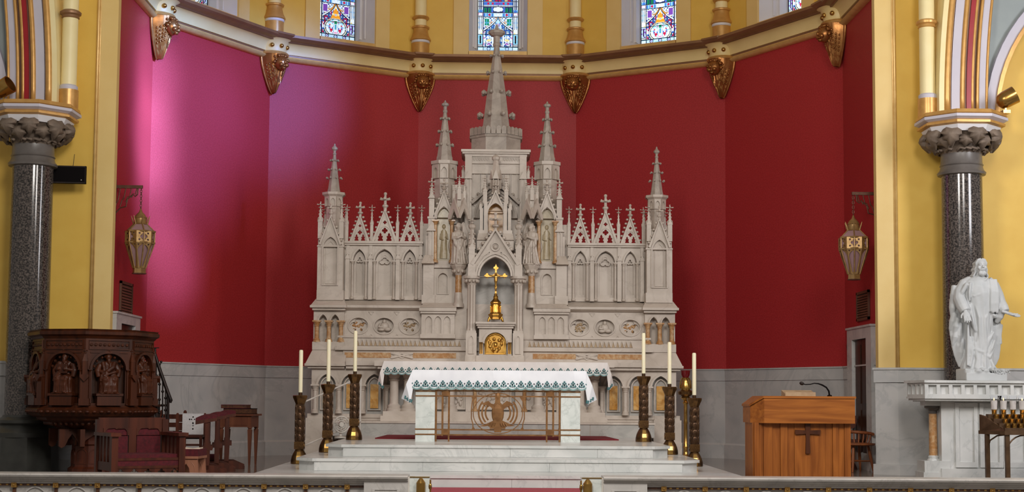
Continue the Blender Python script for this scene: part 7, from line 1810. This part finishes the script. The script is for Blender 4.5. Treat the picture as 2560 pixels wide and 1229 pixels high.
# ================================================================== COMMUNION RAIL
D = 15.5
zr = ZV(1186.0, D+.12)
def rail(x0, x1, label, panel_end):
    t = thing('communion_rail', label, 'railing', ((x0+x1)/2, D, -.60), 0, 'marble communion rails'); c = (x0+x1)/2; a, b = x0-c, x1-c; H = zr+.60
    zz = lambda v: ZV(v, D)+.60
    prof = [(-.10,zz(1213)),(-.10,zz(1209)),(-.13,zz(1206)),(-.13,zz(1203)),(-.165,zz(1200.5)),(-.165,zz(1197)),(-.19,zz(1195.5)),(-.20,zz(1191)),(-.19,zz(1189.5)),(-.17,H),(.17,H),(.19,H-.03),(.10,zz(1210)),(.10,zz(1213))]
    n = len(prof); mb = MB().add([(a,y,z) for y,z in prof]+[(b,y,z) for y,z in prof], [(i,n+i,n+(i+1)%n,(i+1)%n) for i in range(n)]+[tuple(range(n)),tuple(range(2*n-1,n-1,-1))])
    mk('top_rail', mb, M['railm'], t)
    mk('body', MB().box(a,b,-.06,.06,0,zz(1213)), M['railm'], t)
    s = panel_end
    # plain panelled post at the gate end
    pw = .46; e = b if s > 0 else a
    p0_, p1_ = sorted((e, e-s*pw)); mk('end_post', MB().box(p0_,p1_,-.145,.145,0,zz(1202)), M['railm'], t)
    q_ = mk('end_panel', MB().strip(rect(p0_+.10,p1_-.10,.05,zz(1222)), .03, -.155,-.14, True), M['railm'], t)
    r0, r1 = (a, e-s*pw) if s > 0 else (e-s*pw, b)
    mk('mosaic_band', MB().box(r0,r1,-.085,-.06,zz(1219),zz(1213.5)), M['seam'], t)
    per = 102*D/FPX; i = 0; x = (r1-.18) if s > 0 else r0+.18
    bead = MB()
    while r0+.05 < x < r1:
        mk('mosaic_boss', MB().bx(x,-.08,zz(1223),.055,.05,zz(1211)-zz(1223)).ball((x,-.107,zz(1217)), .013,.01,.013,8,6), M['mosgold'], t)
        mk('mosaic_strip', MB().box(x-.016,x+.016,-.085,-.058,.05,zz(1221)), M['seam'], t)
        cx = x-s*per/2; mk('arch_moulding', MB().strip(arch(cx,.13,zz(1256),zz(1221.5),6), .016, -.075,-.055), M['railm'], t)
        for j in range(1,6): bead.bx(x-s*per*j/6,-.088,zz(1218),.026,.012,zz(1214.5)-zz(1218))
        x -= s*per
    mk('mosaic_tesserae', bead, M['mosgold'], t, kind='stuff')
X = lambda px: inv(px, 1195, D).x
rail(-8.2, X(1022), 'long white marble communion rail left of the centre opening', 1)
rail(X(1506), 8.2, 'long white marble communion rail right of the centre opening', -1)
# gate posts with brass bolts
for s, px0, px1, pb in ((-1,1023,1075,1054),(1,1453,1505,1467)):
    x0, x1 = X(px0), X(px1); t = thing('gate_post', 'short rail gate panel with brass bolt at the %s side of the opening' % ('left' if s < 0 else 'right'), 'gate', ((x0+x1)/2, D, -.6), 0, 'rail gate panels')
    w = (x1-x0)/2; H = ZV(1191, D)+.6
    mk('panel', MB().box(-w+.0,w,-.12,.10,0,H), M['altarw'], t); mk('edge_strip', MB().box(-s*-w-.012 if s < 0 else w-.012, -w+.012 if s < 0 else w+.004,-.13,-.11,0,H) if False else MB().box(s*w-.012,s*w+.012,-.13,-.11,0,H+.003), M['cwhite'], t)
    mk('cap_strip', MB().box(-w,w,-.128,-.11,H-.006,H+.004), M['brass'], t)
    xb = X(pb)-(x0+x1)/2; r = 11.5*D/FPX
    mk('bolt_knob', MB().lathe([(r,H-.62),(r,H-.06),(r*.6,H-.03),(r*.3,H-.012),(.004,H-.008)],12,xb,-.15), M['brass'], t, 30)
    hx = -s*(w+.006); mk('hinge', MB().tube([(hx,-.11,H-.28),(hx,-.11,H-.03)], .012, 8).ball((hx,-.11,H-.10), .02,.02,.04,8,6), M['brass'], t, 60)
